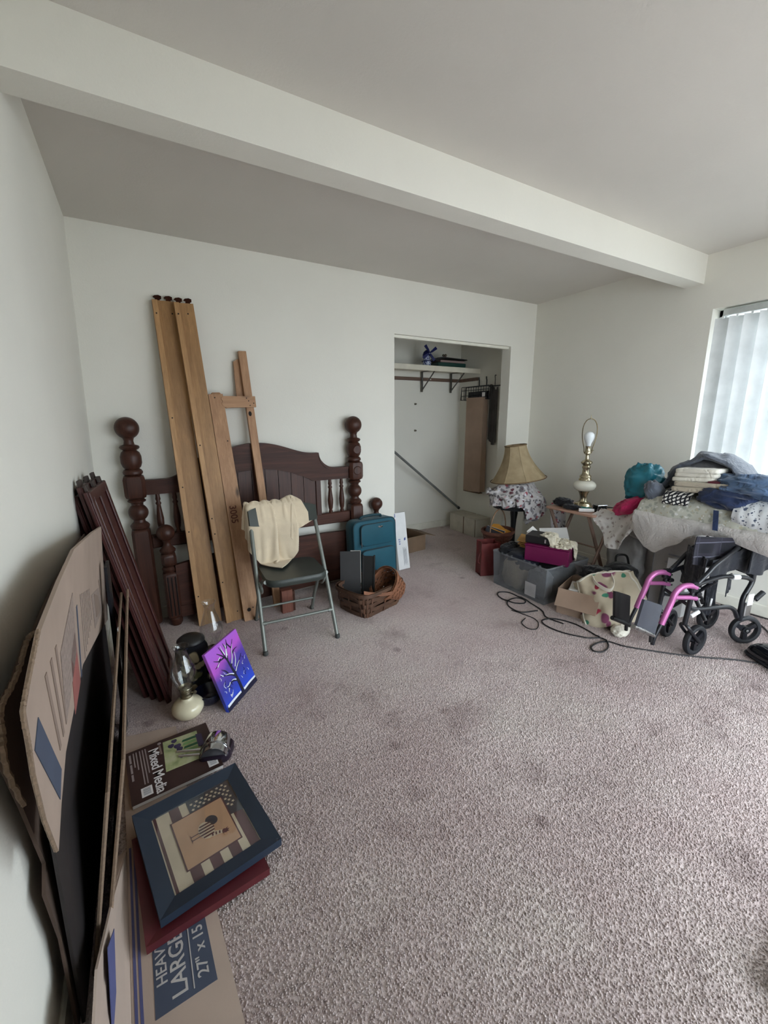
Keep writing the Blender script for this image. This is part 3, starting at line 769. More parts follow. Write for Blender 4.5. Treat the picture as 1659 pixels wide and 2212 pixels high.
# ------------------------------------------------------------------ splint baskets
M_SPLINT = wood('dark_splint', (58, 38, 28), (104, 74, 54), 0, 1.2, .6)
M_SPLINT2 = wood('brown_splint', (66, 42, 32), (118, 82, 60), 2, 1.2, .6)
M_SPLINTR = wood('reddish_splint', (104, 66, 46), (156, 106, 78), 0, 1.5, .5)
def superring(a, b, p, n):
    out = []
    for k in range(n):
        t = 2 * PI * k / n; c, s = math.cos(t), math.sin(t)
        out.append((a * abs(c) ** (2 / p) * (1 if c >= 0 else -1), b * abs(s) ** (2 / p) * (1 if s >= 0 else -1)))
    return out
def basket(root, M, a0, b0, a1, b1, h, p0, p1, rows, stakes, m_w, m_s, m_rim, rim_r=.008, wav=.004):
    n = stakes * 4
    for r in range(rows):
        z0 = h * (r + .06) / rows; z1 = h * (r + .94) / rows; P = []
        for k in range(n):
            row = []
            for z in (z0, (z0 + z1) / 2, z1):
                t = z / h; p = p0 + (p1 - p0) * t; q = superring(a0 + (a1 - a0) * t, b0 + (b1 - b0) * t, p, n)[k]
                d = Vector((q[0], q[1], 0)); nrm = d.normalized(); o = wav * math.cos(PI * (k / 4.0) * 2 / 2 + PI * r) + (.0015 if z == (z0 + z1) / 2 else 0)
                row.append(M @ (d + nrm * o + Vector((0, 0, z))))
            P.append(row)
        build('weaver', MB().sheet(P, .0018, None, True), m_w, root, 40)
    for k in range(stakes):
        P = []
        for i in range(9):
            z = h * i / 8; t = z / h; p = p0 + (p1 - p0) * t
            q = superring(a0 + (a1 - a0) * t, b0 + (b1 - b0) * t, p, n)
            c = Vector((*q[k * 4], 0)); d2 = Vector((*q[(k * 4 + 1) % n], 0)) - Vector((*q[(k * 4 - 1) % n], 0)); tg = d2.normalized(); nrm = c.normalized()
            o = -.5 * wav * math.cos(PI * rows * t)
            P.append([M @ (c + nrm * o - tg * .007 + Vector((0, 0, z))), M @ (c + nrm * o + tg * .007 + Vector((0, 0, z)))])
        build('stake', MB().sheet(P, .0018), m_s, root, 40)
    build('bottom', MB().prism(superring(a0 * .985, b0 * .985, p0, 40), .006, M), m_w, root, 0)
    q = superring(a1, b1, p1, 64)
    for sg in (-1, 1):
        P = [[M @ Vector((x * (1 + sg * rim_r / max(a1, .01)), y * (1 + sg * rim_r / max(b1, .01)), h - .020)), M @ Vector((x * (1 + sg * rim_r / a1), y * (1 + sg * rim_r / b1), h + .004))] for x, y in q]
        build('rim', MB().sheet(P, .004, None, True), m_rim, root, 40)
BM = TR((1.335, 2.525, 0), 0, 0, .30)
bk = thing('splint_basket', 'large dark woven splint basket on the carpet in front of the suitcase', 'basket', (1.335, 2.525, 0))
basket(bk, BM, .184, .140, .220, .170, .18, 7.0, 4.6, 5, 20, M_SPLINT, M_SPLINT2, M_SPLINT, .008, .006)
b2 = thing('splint_basket', 'smaller reddish woven basket tipped on its side inside the large one', 'basket', (1.44, 2.52, .10))
BM2 = TR((1.36, 2.50, .135), 0, 0, .30) @ Matrix.Rotation(.72, 4, 'Y') @ Matrix.Rotation(-.25, 4, 'X') @ Matrix.Translation((.04, -.0, -.045))
basket(b2, TR((1.545, 2.50, .085), 0, 0, .30) @ Matrix.Rotation(-.95, 4, 'Y'), .08, .08, .122, .11, .17, 2.6, 2.3, 8, 16, M_SPLINTR, M_SPLINTR, M_SPLINTR, .006, .003)
build('handle', MB().sheet([[Vector((1.205 + .235 * t - .02, 2.325 + .02 * t + .0, .205 - .06 * math.sin(t * PI * .5) - .0)) + Vector((0, 0, k)) for k in (-.012, .012)] for t in [i / 14 for i in range(15)]], .005), M_SPLINTR, b2, 40)
M_DKFRAME = plain('charcoal_board', (46, 46, 48), .4, var=.08, bstr=.1)
M_BLKWOOD = plain('black_painted_wood', (20, 20, 20), .45, var=.1, bstr=.1)
fr1 = thing('picture_frame', 'dark grey framed picture with a silver edge standing in the splint basket', 'frame', (1.27, 2.56, .02))
MF1 = frame((1.215, 2.60, .03), (.86, -.45, 0), (.08, .22, 1))
build('panel', MB().box((0, .185, 0), (.15, .37, .012), .001, MF1), M_DKFRAME, fr1, 0)
build('metal_edge', MB().box((.077, .185, 0), (.006, .374, .016), .001, MF1).box((.04, .373, 0), (.076, .006, .016), .001, MF1), M_CHROME, fr1)
fr2 = thing('picture_frame', 'black wooden frame standing in the splint basket beside the grey one', 'frame', (1.34, 2.53, .02))
MF2 = frame((1.325, 2.535, .03), (.80, -.58, 0), (.06, .22, 1))
build('panel', MB().box((0, .17, 0), (.085, .33, .008), .001, MF2), M_BLKWOOD, fr2, 0)
for dx in (-.042, .042):
    build('frame_side', MB().box((dx, .17, .003), (.012, .345, .018), .002, MF2), M_BLKWOOD, fr2)
# ------------------------------------------------------------------ things in the closet
M_SHELF = plain('white_shelf_paint', (216, 210, 194), .5, var=.05, bstr=.06)
M_CLEAT = wood('brown_cleat', (88, 68, 58), (122, 98, 84), 0, 1.0, .5)
M_BRKT = metal('grey_steel_bracket', (120, 118, 114), .45)
M_CARD = plain('brown_cardboard', (160, 136, 118), .85, var=.07, vs=5, bs=120, bstr=.1)
M_CARDD = plain('old_cardboard', (120, 98, 78), .85, var=.1, vs=5, bs=120, bstr=.1)
M_CARDIN = plain('cardboard_core', (112, 90, 74), .9, var=.1, bstr=.1)
sh = thing('closet_shelf', 'long white closet shelf on two steel brackets above the brown rail', 'shelf', (2.45, 3.92, 1.86))
build('board', MB().box((2.45, 3.92, 1.878), (1.99, .335, .022), .002), M_SHELF, sh)
build('front_lip', MB().box((2.45, 3.745, 1.866), (1.99, .018, .054), .003), M_SHELF, sh)
build('wall_cleat', MB().box((2.45, 4.078, 1.785), (1.99, .02, .036), .002), M_CLEAT, sh)
build('side_cleat', MB().box((3.438, 3.92, 1.785), (.02, .30, .036), .002), M_CLEAT, sh)
for x in (2.865, 3.285):
    b = build('bracket', MB().box((x, 4.062, 1.755), (.024, .006, .225), .001).box((x, 3.93, 1.862), (.022, .27, .006), .001), M_BRKT, sh)
    build('brace', MB().tube([(x, 4.058, 1.665), (x, 3.82, 1.858)], .0075, 6), M_BRKT, b)
    build('screw', MB().lathe([(.001, .003), (.006, .002), (.006, 0), (.001, 0)], 8, TR((x, 4.059, 1.66), PI / 2)), M_SCREW, b, 0)
build('rod_socket', MB().box((2.985, 4.064, 1.785), (.012, .008, .012), .002), M_WCARD, sh)
# blue and white windmill ornament
M_DELFT = NT('blue_painted_china'); _v = M_DELFT.map()
_n = M_DELFT.noise(_v, 55, 3, .6, 1.5)
M_DELFT = M_DELFT.pbr(M_DELFT.ramp(_n, [(.47, (206, 212, 224)), (.53, (52, 62, 124))]), .15)
M_COBALT = plain('cobalt_glaze', (30, 36, 92), .2, var=.1, bstr=0)
wm = thing('windmill_figurine', 'small blue and white china windmill standing on the closet shelf', 'figurine', (2.765, 3.84, 1.889))
W0 = Vector((2.765, 3.84, 1.889))
build('tower', MB().lathe([(.056, 0), (.057, .008), (.048, .012), (.034, .10), (.038, .104), (.036, .11)], 8, TR(W0)), M_DELFT, wm, 20)
build('cap', MB().lathe([(.044, .108), (.046, .12), (.036, .15), (.016, .168), (.001, .172)], 12, TR(W0)), M_COBALT, wm, 40)
WMm = TR(W0 + Vector((0, -.052, .135)), PI / 2, 0, -.25)
for k in range(4):
    a = math.radians(38 + 90 * k)
    build('sail', MB().prism([(.006, -.006), (.03, -.014), (.092, -.020), (.092, .012), (.03, .008), (.006, .006)], .005, WMm @ Matrix.Rotation(a, 4, 'Z')), M_COBALT, wm, 0)
build('hub', MB().lathe([(.001, .014), (.010, .012), (.011, -.006), (.001, -.012)], 12, WMm), M_COBALT, wm)
build('balcony', MB().lathe([(.056, .052), (.058, .056), (.050, .062)], 16, TR(W0)), M_COBALT, wm)
# tray with a lid
M_GREENB = plain('dark_green_enamel', (22, 58, 52), .35, var=.1, bstr=0)
M_BLK = plain('black_plastic', (18, 18, 20), .4, var=.15, bstr=.05)
M_PINKGR = plain('dusty_pink_band', (136, 116, 112), .6, var=.05, bstr=0)
ty = thing('storage_case', 'dark green case with a pink band and black lid on the closet shelf', 'case', (3.06, 3.86, 1.889))
TM = TR((3.065, 3.87, 1.889), 0, 0, -.03)
build('tray', MB().box((0, 0, .026), (.385, .19, .050), .006, TM), M_GREENB, ty)
build('band', MB().box((.015, 0, .064), (.33, .17, .026), .004, TM), M_PINKGR, ty)
build('lid', MB().prism([(-.235, .0), (-.20, .028), (-.12, .040), (.20, .030), (.215, .020), (-.10, .026), (-.17, .012), (-.20, -.006)], .19, TM @ TR((0, .095, .066), PI / 2)), M_BLK, ty, 30)
ob = thing('bird_ornament', 'tiny dark ornament with two round heads sitting on the green case', 'ornament', (3.03, 3.88, 1.985))
O0 = Vector((3.03, 3.87, 1.990))
for dx, r in ((-.018, .013), (.012, .016)):
    build('head', MB().lathe([(.001, -r)] + [(r * math.cos(t), r * math.sin(t)) for t in np.linspace(-1.3, 1.3, 7)] + [(.001, r)], 12, TR(O0 + Vector((dx, 0, .036)))), M_SCREW, ob, 60)
build('body', MB().lathe([(.034, -.012), (.03, .004), (.018, .018), (.004, .024)], 12, TR(O0 + Vector((0, 0, .003)))), M_PINKGR, ob, 60)
single('bottle_cap', MB().lathe([(.026, 0), (.028, .004), (.024, .014), (.012, .018), (.001, .019)], 16, TR((2.625, 3.83, 1.889))), plain('pale_yellow_plastic', (190, 180, 130), .5, bstr=0),
       'small pale yellow dish at the left of the china windmill', 'dish', (2.625, 3.83, 1.889))
# leaning pole
M_POLE = plain('grey_painted_pole', (112, 114, 112), .4, bstr=0)
pl = thing('curtain_rod', 'long grey metal rod leaning diagonally inside the closet', 'rod', (3.415, 3.99, .235))
pa, pb = Vector((3.40, 3.98, .235)), Vector((2.02, 3.80, 1.245))
build('rod', MB().tube([pa, pb], .0135, 12), M_POLE, pl, 60)
build('end_cap', MB().tube([pa, pa + (pb - pa).normalized() * .03], .017, 12), M_RUB, pl, 60)
# hanging wire rack, tall carton and dark garment on the closet's right wall
rk = thing('wire_rack', 'black wire rack hanging from the rail at the right end of the closet', 'rack', (3.40, 3.76, 1.72))
M_WIRE = metal('dark_wire', (66, 66, 70), .4)
x0, x1, y0, y1, z0, z1 = 3.385, 3.445, 3.53, 3.98, 1.555, 1.70
m = MB()
for x in (x0, x1):
    m.tube([(x, y0, z1), (x, y1, z1), (x, y1 + .015, z0), (x, y0 - .005, z0)], .0045, 6, True)
build('basket_frame', m, M_WIRE, rk, 60)
for i in range(12):
    y = y0 + (y1 - y0) * i / 11
    build('wire', MB().tube([(x0, y, z1), (x0 - .004, y, z0), (x1, y, z0)], .003, 5), M_WIRE, rk, 60)
build('long_wire', MB().tube([(x0, y0, 1.66), (x0, y1, 1.66)], .0035, 6).tube([(x0 - .003, y0, 1.60), (x0 - .003, y1, 1.60)], .0035, 6), M_WIRE, rk, 60)
build('dark_liner', MB().box(((x0 + x1) / 2, 3.72, 1.60), (.045, .30, .085), .003), M_BLK, rk)
build('price_tag', MB().box((x0 - .008, 3.60, 1.605), (.004, .045, .045)), M_WCARD, rk, 0)
for y in (3.62, 3.74):
    build('hook', MB().tube(spline([(x1 - .01, y, z1), (x1 - .01, y, 1.76), (3.43, y, 1.775), (3.428, y, 1.80)], 5), .006, 8), M_BLK, rk, 60)
tc = thing('tall_carton', 'tall narrow brown carton hung under the black wire rack in the closet', 'box', (3.385, 3.70, .50))
P_ = [(3.56, .505), (3.85, .485), (3.845, 1.575), (3.575, 1.575)]
Q_ = Matrix(((0, 0, 1, 3.345), (1, 0, 0, 0), (0, 1, 0, 0), (0, 0, 0, 1)))
build('carton', MB().prism(P_, .075, Q_), M_CARD, tc, 0)
build('edge_fold', MB().box((3.343, 3.570, 1.03), (.004, .012, 1.06), .001), M_CARD, tc, 0)
build('bottom_flap', MB().box((3.37, 3.705, .489), (.06, .27, .012), .002), M_CARDIN, tc, 0)
M_DARKG = cloth('charcoal_garment', (82, 80, 80), .15, 200, .4)
gm = thing('hanging_garment', 'dark garment hanging behind the tall narrow carton in the closet', 'clothing', (3.42, 3.50, 1.0))
P = []
for i in range(15):
    row = []
    for j in range(13):
        t = i / 14; z = 1.68 - j / 12 * .60 - .03 * math.sin(t * 5)
        row.append((3.425 - .014 * math.sin(t * 19) * (1 - .2 * j / 12), 3.43 + t * .12 + .012 * (j / 12) * math.sin(t * 3), z))
    P.append(row)
build('cloth', MB().sheet(P, .006), M_DARKG, gm, 70)
build('hanger_bar', MB().tube([(3.425, 3.39, 1.69), (3.425, 3.57, 1.69)], .006, 8).tube(spline([(3.425, 3.48, 1.69), (3.425, 3.48, 1.76), (3.43, 3.49, 1.80), (3.44, 3.48, 1.80)], 4), .004, 6), M_WIRE, gm, 60)
# white carton in the closet
wc = thing('storage_carton', 'old off-white carton lying on the closet floor at the right end', 'box', (3.32, 3.70, 0))
M_OLDW = plain('off_white_card', (186, 180, 166), .8, var=.07, bstr=.1)
build('carton', MB().box((3.325, 3.695, .105), (.215, .47, .21), .004), M_OLDW, wc)
build('lid_flap', MB().box((3.322, 3.56, .213), (.225, .21, .006), .002, TR((0, 0, 0))).box((3.322, 3.82, .213), (.225, .24, .006), .002), M_OLDW, wc)
build('seam', MB().box((3.2165, 3.675, .105), (.003, .012, .205)), M_CARDIN, wc, 0)
build('seam', MB().box((3.2165, 3.475, .105), (.003, .006, .205)), M_CARDIN, wc, 0)
# open brown carton
def open_box(root, M, sx, sy, sz, m, flaps=(), th=.005):
    build('panel', MB().box((0, -sy / 2, sz / 2), (sx, th, sz), .001, M), m, root)
    build('panel', MB().box((0, sy / 2, sz / 2), (sx, th, sz), .001, M), m, root)
    build('panel', MB().box((-sx / 2, 0, sz / 2), (th, sy - th, sz), .001, M), m, root)
    build('panel', MB().box((sx / 2, 0, sz / 2), (th, sy - th, sz), .001, M), m, root)
    build('bottom', MB().box((0, 0, th / 2), (sx - th, sy - th, th), 0, M), m, root, 0)
    for (side, ln, ang) in flaps:
        a = math.radians(ang)
        if side in '-y+y':
            s = -1 if side[0] == '-' else 1
            Mf = M @ Matrix.Translation((0, s * sy / 2, sz)) @ Matrix.Rotation(-s * a, 4, 'X')
            build('flap', MB().box((0, 0, ln / 2), (sx - .004, th, ln), .001, Mf), m, root)
        else:
            s = -1 if side[0] == '-' else 1
            Mf = M @ Matrix.Translation((s * sx / 2, 0, sz)) @ Matrix.Rotation(s * a, 4, 'Y')
            build('flap', MB().box((0, 0, ln / 2), (th, sy - .004, ln), .001, Mf), m, root)
oc2 = thing('open_carton', 'open brown carton on the closet floor behind the white mailing box', 'box', (2.30, 3.54, 0))
open_box(oc2, TR((2.285, 3.545, 0), 0, 0, .10), .34, .31, .165, M_CARDD, (('+y', .13, 28), ('+x', .15, 105)))
single('crumpled_paper', MB().lathe([(.001, .01), (.10, .012), (.12, .04), (.08, .07), (.001, .075)], 16, TR((2.29, 3.54, 0), 0, 0, .3), 1, .9, 5, .12), M_DKFRAME,
       'dark lump of packing inside the open carton on the closet floor', 'packing', (2.29, 3.54, 0))
# ------------------------------------------------------------------ clutter along the right wall
def lump(mb, c, d, rz=0, p=2.6, amp=.06, fr=3.0, seed=0, nu=40, nv=24, flat=.0, tilt=(0, 0), fine=.25):
    """soft crumpled body: superellipsoid with folds"""
    A = []; M = TR(c, tilt[0], tilt[1], rz)
    for i in range(nu):
        a = 2 * PI * i / nu; row = []
        for j in range(nv + 1):
            b = -PI / 2 + PI * j / nv
            cb, sb = math.cos(b), math.sin(b); ca, sa = math.cos(a), math.sin(a)
            e = 2 / p
            x = math.copysign(abs(ca) ** e, ca) * abs(cb) ** e; y = math.copysign(abs(sa) ** e, sa) * abs(cb) ** e; z = math.copysign(abs(sb) ** e, sb)
            q = Vector((x, y, z)); n = fbm((x * fr + seed, y * fr, z * fr), 1, 3); n2 = 1 - abs(fbm((x * fr * 1.3 + seed * 2, y * fr * 1.3 + 5, z * fr * 1.3), 1, 2)) * 2.2
            k = 1 + amp * n + amp * fine * 4 * (n2 - .6) * .5
            q = Vector((q.x * d[0] * k, q.y * d[1] * k, max(q.z * d[2] * k, -d[2] * (1 - flat) if flat else -9)))
            row.append(M @ q)
        A.append(row)
    vs = [p_ for row in A for p_ in row]; n_ = nv + 1; fs = []
    for i in range(nu):
        for j in range(nv):
            fs.append((i * n_ + j, ((i + 1) % nu) * n_ + j, ((i + 1) % nu) * n_ + j + 1, i * n_ + j + 1))
    b0 = len(mb.v); mb.add(vs, fs); return mb
def floral_mat(name, base, spots, scale=26, thr=.32, weave=260, leaf=None):
    t = NT(name); v = t.map(); vv = t.n('Mapping')
    col = t.ramp(t.noise(v, 9, 3), [(.3, tuple(x * .93 for x in base)), (.7, base)])
    for i, (c, s, th, off) in enumerate(spots):
        mv = t.map((1, 1, 1), (0, 0, 0), 'Object', off)
        d = t.n('TexNoise'); d.inputs['Scale'].default_value = s * .8; t.l(mv, d.inputs['Vector'])
        ad = t.n('VectorMath'); ad.operation = 'MULTIPLY_ADD'; t.l(d.outputs['Color'], ad.inputs[0]); ad.inputs[1].default_value = (1.1 / s,) * 3; t.l(mv, ad.inputs[2])
        f = t.voro(ad.outputs[0], s)
        fm = t.ramp(f, [(th * .75, (255, 255, 255)), (th, (0, 0, 0))])
        col = t.mix(fm, col, c)
    h = t.noise(v, weave, 2)
    return t.pbr(col, .9, 0, t.bump(h, .25, .001), .2, sheen=.2)
M_FLORAL = floral_mat('grey_floral_cotton', (196, 192, 192), [((120, 116, 120), 15, .36, (0, 0, 0)), ((96, 92, 96), 24, .30, (6, 2, 4)), ((156, 84, 92), 11, .24, (3, 1, 2)), ((96, 56, 64), 14, .24, (7, 3, 1)), ((208, 208, 216), 20, .24, (2, 2, 9))])
M_BLACKF = cloth('black_fabric', (20, 20, 24), .2, 260, .3, fold=.5)
M_SHADE = None
# round black pedestal table
PT = Vector((3.02, 2.735, 0))
pt = thing('pedestal_table', 'small round black pedestal table under the floral cloth and lampshade', 'table', PT)
build('column', MB().lathe([(.045, .03), (.032, .06), (.024, .12), (.022, .30), (.028, .40), (.036, .46), (.03, .50), (.05, .55), (.06, .60)], 20, TR(PT)), M_BLK, pt, 50)
build('base', MB().lathe([(.13, 0), (.135, .012), (.12, .022), (.06, .035), (.04, .06)], 28, TR(PT)), M_BLK, pt, 50)
build('top', MB().lathe([(.20, .60), (.235, .604), (.24, .615), (.235, .63), (.0005, .632)], 40, TR(PT)), M_BLK, pt, 40)
build('hanging_flap', MB().prism([(-.05, 0), (.05, -.01), (.042, -.115), (-.04, -.10)], .006, frame(PT + Vector((.13, -.15, .60)), (.7, -.7, 0), (0, 0, 1))), M_DKFRAME, pt, 0)
skirt = []
for i in range(37):
    a = 2 * PI * i / 36; row = []
    for j in range(5):
        r = .238 + .004 * math.sin(a * 9 + j) - .012 * j; row.append(PT + Vector((r * math.cos(a), r * math.sin(a), .618 - .026 * j)))
    skirt.append(row)
build('skirt', MB().sheet(skirt[:-1], .003, None, True), M_BLACKF, pt, 60)
ln = single('folded_linen', rbox(MB(), (0, 0, .058), (.35, .26, .115), .03, TR(PT + Vector((.01, .0, .634)), 0, 0, .5)), M_FLORAL, 'folded floral linen stacked on the round black table under the lampshade', 'linen', PT + Vector((0, 0, .634)))
# floral cloth settled over it
nu = nv = 58; CWc = .80
P = []
for i in range(nu + 1):
    row = []
    for j in range(nv + 1):
        x = (i / nu - .5) * CWc; y = (j / nv - .5) * CWc * .95; a = .78
        X_ = x * math.cos(a) - y * math.sin(a) + .02; Y_ = x * math.sin(a) + y * math.cos(a) - .02
        row.append(PT + Vector((X_ + .012 * math.sin(y * 60), Y_ + .012 * math.sin(x * 55), .79 + .012 * fbm((x * 14, y * 14, 2.2)))))
    P.append(row)
LB = TR(PT + Vector((.01, 0, .634 + .058)), 0, 0, .5)
def col_ped(Q):
    L = Q - np.array(PT); r = np.hypot(L[..., 0], L[..., 1]); Q = Q.copy()
    ins = (r < .252) & (L[..., 2] < .642) & (L[..., 2] > .44)
    up = ins & (L[..., 2] > .60); Q[..., 2] = np.where(up, .642 + PT[2], Q[..., 2])
    k = np.where(ins & ~up, .252 / np.maximum(r, 1e-6), 1.0)
    Q[..., 0] = PT[0] + L[..., 0] * k; Q[..., 1] = PT[1] + L[..., 1] * k
    Q = push_box(Q, None, (.172, .128, .058), .008, LB)
    Q[..., 0] = np.minimum(Q[..., 0], XR - .02)
    return Q
X = settle(P, col_ped, 42, 8, 1.0, None, bend=.12, fric=.9)
X = relax(X, 1)
fc = single('floral_cloth', MB().sheet(X, .004), M_FLORAL, 'grey and red floral cloth draped over the round black table', 'cloth', PT + Vector((0, 0, .64)), None, 80)
P = []
for i in range(11):
    row = []
    for j in range(21):
        t = i / 10; s = j / 20
        row.append(Vector((3.13 + t * .13 - .02 * s, 2.40 - t * .03 - .05 * math.sin(s * 2) * .3, .60 - .40 * s)) + Vector((.014 * math.sin(t * 14 + s * 2), .018 * math.cos(t * 14 + s * 2), 0)))
    P.append(row)
build('hanging_end', MB().sheet(P, .004), M_FLORAL, fc, 80)
# lampshade
def shade_mat():
    t = NT('tan_shade_fabric'); v = t.map(); c = t.ramp(t.noise(v, 12, 4), [(.3, (168, 150, 120)), (.7, (190, 172, 140))])
    b = t.bump(t.noise(v, 240, 3), .25, .001)
    d = t.n('BsdfDiffuse'); tl = t.n('BsdfTranslucent'); t.l(c, d.inputs[0]); t.l(c, tl.inputs[0]); t.l(b, d.inputs['Normal'])
    m = t.n('MixShader'); m.inputs[0].default_value = .25; t.l(d.outputs[0], m.inputs[1]); t.l(tl.outputs[0], m.inputs[2]); t.l(m.outputs[0], t.out.inputs[0]); return t.m
M_SHADE = shade_mat()
LS = PT + Vector((.015, -.01, .785))
ls = thing('lampshade', 'tan bell-shaped lampshade set on the floral cloth', 'lampshade', LS)
ns = 8; LM = Matrix.Translation(LS) @ Matrix.Rotation(-.13, 4, Vector((.6, .8, 0))) @ Matrix.Rotation(.25, 4, 'Z')
def shr(t): return .098 + (.252 - .098) * (1 - t) ** 1.75
for k in range(ns):
    P = []
    for i in range(9):
        a = 2 * PI * (k + i / 8) / ns; row = []
        for j in range(15):
            t = j / 14; r = shr(t); ca = math.cos(PI / ns) / math.cos((i / 8 - .5) * 2 * PI / ns); r2 = r * (.55 * ca + .45)
            row.append(LM @ Vector((r2 * math.cos(a), r2 * math.sin(a), t * .315)))
        P.append(row)
    g = build('gore', MB().sheet(P, .002), M_SHADE, ls, 30)
    a = 2 * PI * k / ns
    build('rib_seam', MB().tube([LM @ Vector(((shr(j / 14) + .0015) * math.cos(a), (shr(j / 14) + .0015) * math.sin(a), j / 14 * .315)) for j in range(15)], .0022, 6), M_SHADE, g, 60)
M_SHTRIM = plain('shade_trim', (116, 92, 64), .8, bstr=.1)
for t in (0, 1):
    build('rim', MB().tube([LM @ Vector((shr(t) * math.cos(2 * PI * i / 48), shr(t) * math.sin(2 * PI * i / 48), t * .315)) for i in range(48)], .0045, 6, True), M_SHTRIM, ls, 60)
# folding tray table
M_TRAY = wood('pinkish_tray_wood', (152, 116, 98), (188, 152, 132), 1, 1.0, .4)
M_TLEG = wood('tray_leg_wood', (116, 92, 80), (150, 124, 108), 2, 1.0, .5)
tt = thing('tray_table', 'folding wooden tray table beside the right wall, carrying the brass lamp', 'table', (3.10, 2.08, 0))
TX0, TX1, TY0, TY1, TZ = 2.925, 3.285, 1.865, 2.315, .612
so2 = rounded([(TX0, TY0), (TX1, TY0), (TX1, TY1), (TX0, TY1)], .03)
m = MB(); pad(m, so2, [(.985, TZ - .018), (1, TZ - .014), (1, TZ - .004), (.985, TZ)])
build('tray_top', m, M_TRAY, tt, 40)
for y in (TY0 + .05, TY1 - .05):
    for a, b in ((TX0 + .03, TX1 - .02), (TX1 - .03, TX0 + .02)):
        yy = y + (.011 if a < b else -.011)
        Mx = frame((a, yy, TZ - .02), (b - a, 0, -(TZ - .02)), (0, 1, 0)); L = math.hypot(b - a, TZ - .02)
        build('leg', MB().box((L / 2, 0, 0), (L, .017, .028), .003, Mx), M_TLEG, tt)
for x in (TX0 + .02, TX1 - .02):
    build('stretcher', MB().tube([(x, TY0 + .05, .05), (x, TY1 - .05, .05)], .009, 8), M_TLEG, tt, 60)
build('pivot', MB().tube([((TX0 + TX1) / 2, TY0 + .03, .31), ((TX0 + TX1) / 2, TY1 - .03, .31)], .007, 8), M_TLEG, tt, 60)
# brass lamp without its shade
M_BRASS = metal('polished_brass', (188, 178, 152), .2)
M_MILK = plain('milk_glass', (222, 220, 206), .2, var=.03, bstr=0)
M_BULB = plain('frosted_bulb', (226, 230, 232), .25, var=.02, bstr=0)
LP = Vector((3.175, 2.135, TZ))
tl_ = thing('table_lamp', 'brass lamp with white glass body, bare bulb and harp on the tray table', 'lamp', LP)
ML = TR(LP)
build('foot', MB().lathe([(.074, 0), (.076, .008), (.068, .016), (.064, .026), (.056, .034), (.034, .042), (.027, .058), (.028, .09), (.036, .115), (.043, .128), (.044, .134)], 32, ML, 1, 1, 8, .02), M_BRASS, tl_, 40)
build('glass_body', MB().lathe([(.04, .132), (.055, .136), (.077, .15), (.088, .172), (.088, .188), (.078, .206), (.058, .218), (.042, .222)], 36, ML), M_MILK, tl_, 60)
build('stem', MB().lathe([(.046, .220), (.05, .226), (.048, .236), (.042, .246), (.046, .252), (.044, .262), (.034, .27), (.028, .28), (.026, .315), (.032, .325), (.034, .333), (.03, .34), (.026, .346), (.034, .356), (.044, .366), (.044, .374), (.034, .384), (.018, .392), (.014, .40), (.014, .432)], 28, ML), M_BRASS, tl_, 40)
sk = build('socket', MB().lathe([(.014, .432), (.024, .44), (.026, .455), (.022, .462), (.021, .50), (.023, .504)], 20, ML), M_BRASS, tl_, 40)
build('switch_key', MB().tube([LP + Vector((.02, -.01, .468)), LP + Vector((.045, -.022, .468))], .003, 6), M_BRASS, sk, 60)
build('bulb', MB().lathe([(.016, .50), (.017, .512), (.02, .525), (.034, .555), (.0395, .578), (.037, .598), (.026, .612), (.012, .619), (.0005, .62)], 24, ML), M_BULB, tl_, 60)
hp = [LP + Vector((s[0] * .8, -s[0] * .6, s[1])) for s in ((.0, .448), (-.018, .442), (-.030, .455), (-.034, .49), (-.052, .56), (-.057, .62), (-.050, .675), (-.028, .712), (0, .724))]
hp2 = [LP + Vector((-(q - LP).x, -(q - LP).y, (q - LP).z)) for q in hp]
build('harp', MB().tube(spline(hp, 5), .0033, 6).tube(spline(hp2, 5), .0033, 6), metal('dark_brass_wire', (96, 82, 58), .4), tl_, 60)
build('finial', MB().lathe([(.006, .722), (.004, .73), (.0025, .75), (.001, .755)], 8, ML), M_BRASS, tl_, 60)
single('lamp_cord', MB().tube(spline([(3.24, 2.09, TZ + .005), (3.27, 2.0, TZ + .006), (3.295, 1.93, TZ + .004), (3.31, 1.915, TZ - .05), (3.345, 1.90, .50), (3.36, 1.90, .38), (3.32, 1.90, .28), (3.24, 1.88, .22), (3.18, 1.87, .17)], 6), .0042, 6), M_BLK, 'black lamp cord looping down from the tray table', 'cord', (3.24, 2.0, TZ))
# things on the tray
single('dark_bundle', lump(MB(), (3.03, 2.215, TZ + .038), (.045, .085, .036), .15, 2.4, .22, 2.6, 3, flat=.05), M_BLACKF, 'rumpled black bundle at the far end of the tray table', 'cloth', (3.03, 2.215, TZ), None, 80)
single('dark_bundle', lump(MB(), (2.985, 2.10, TZ + .022), (.032, .075, .021), .3, 2.2, .2, 2.6, 9, flat=.05), M_BLACKF, 'smaller black bundle beside the white paper roll on the tray', 'cloth', (2.985, 2.10, TZ), None, 80)
single('teal_tube', MB().tube([(3.06, 2.10, TZ + .011), (3.085, 1.985, TZ + .011)], .011, 10), plain('teal_plastic', (44, 128, 124), .4, bstr=0), 'slim teal tube lying on the tray beside the lamp foot', 'tube', (3.07, 2.04, TZ), None, 60)
rl_ = thing('paper_roll', 'white paper roll lying near the front edge of the tray', 'roll', (2.985, 1.98, TZ))
build('roll', MB().tube([(2.955, 2.015, TZ + .016), (3.03, 1.935, TZ + .016)], .015, 14), M_WCARD, rl_, 50)
build('end', MB().tube([(2.952, 2.018, TZ + .016), (2.955, 2.015, TZ + .016)], .010, 12), M_TLEG, rl_, 0)
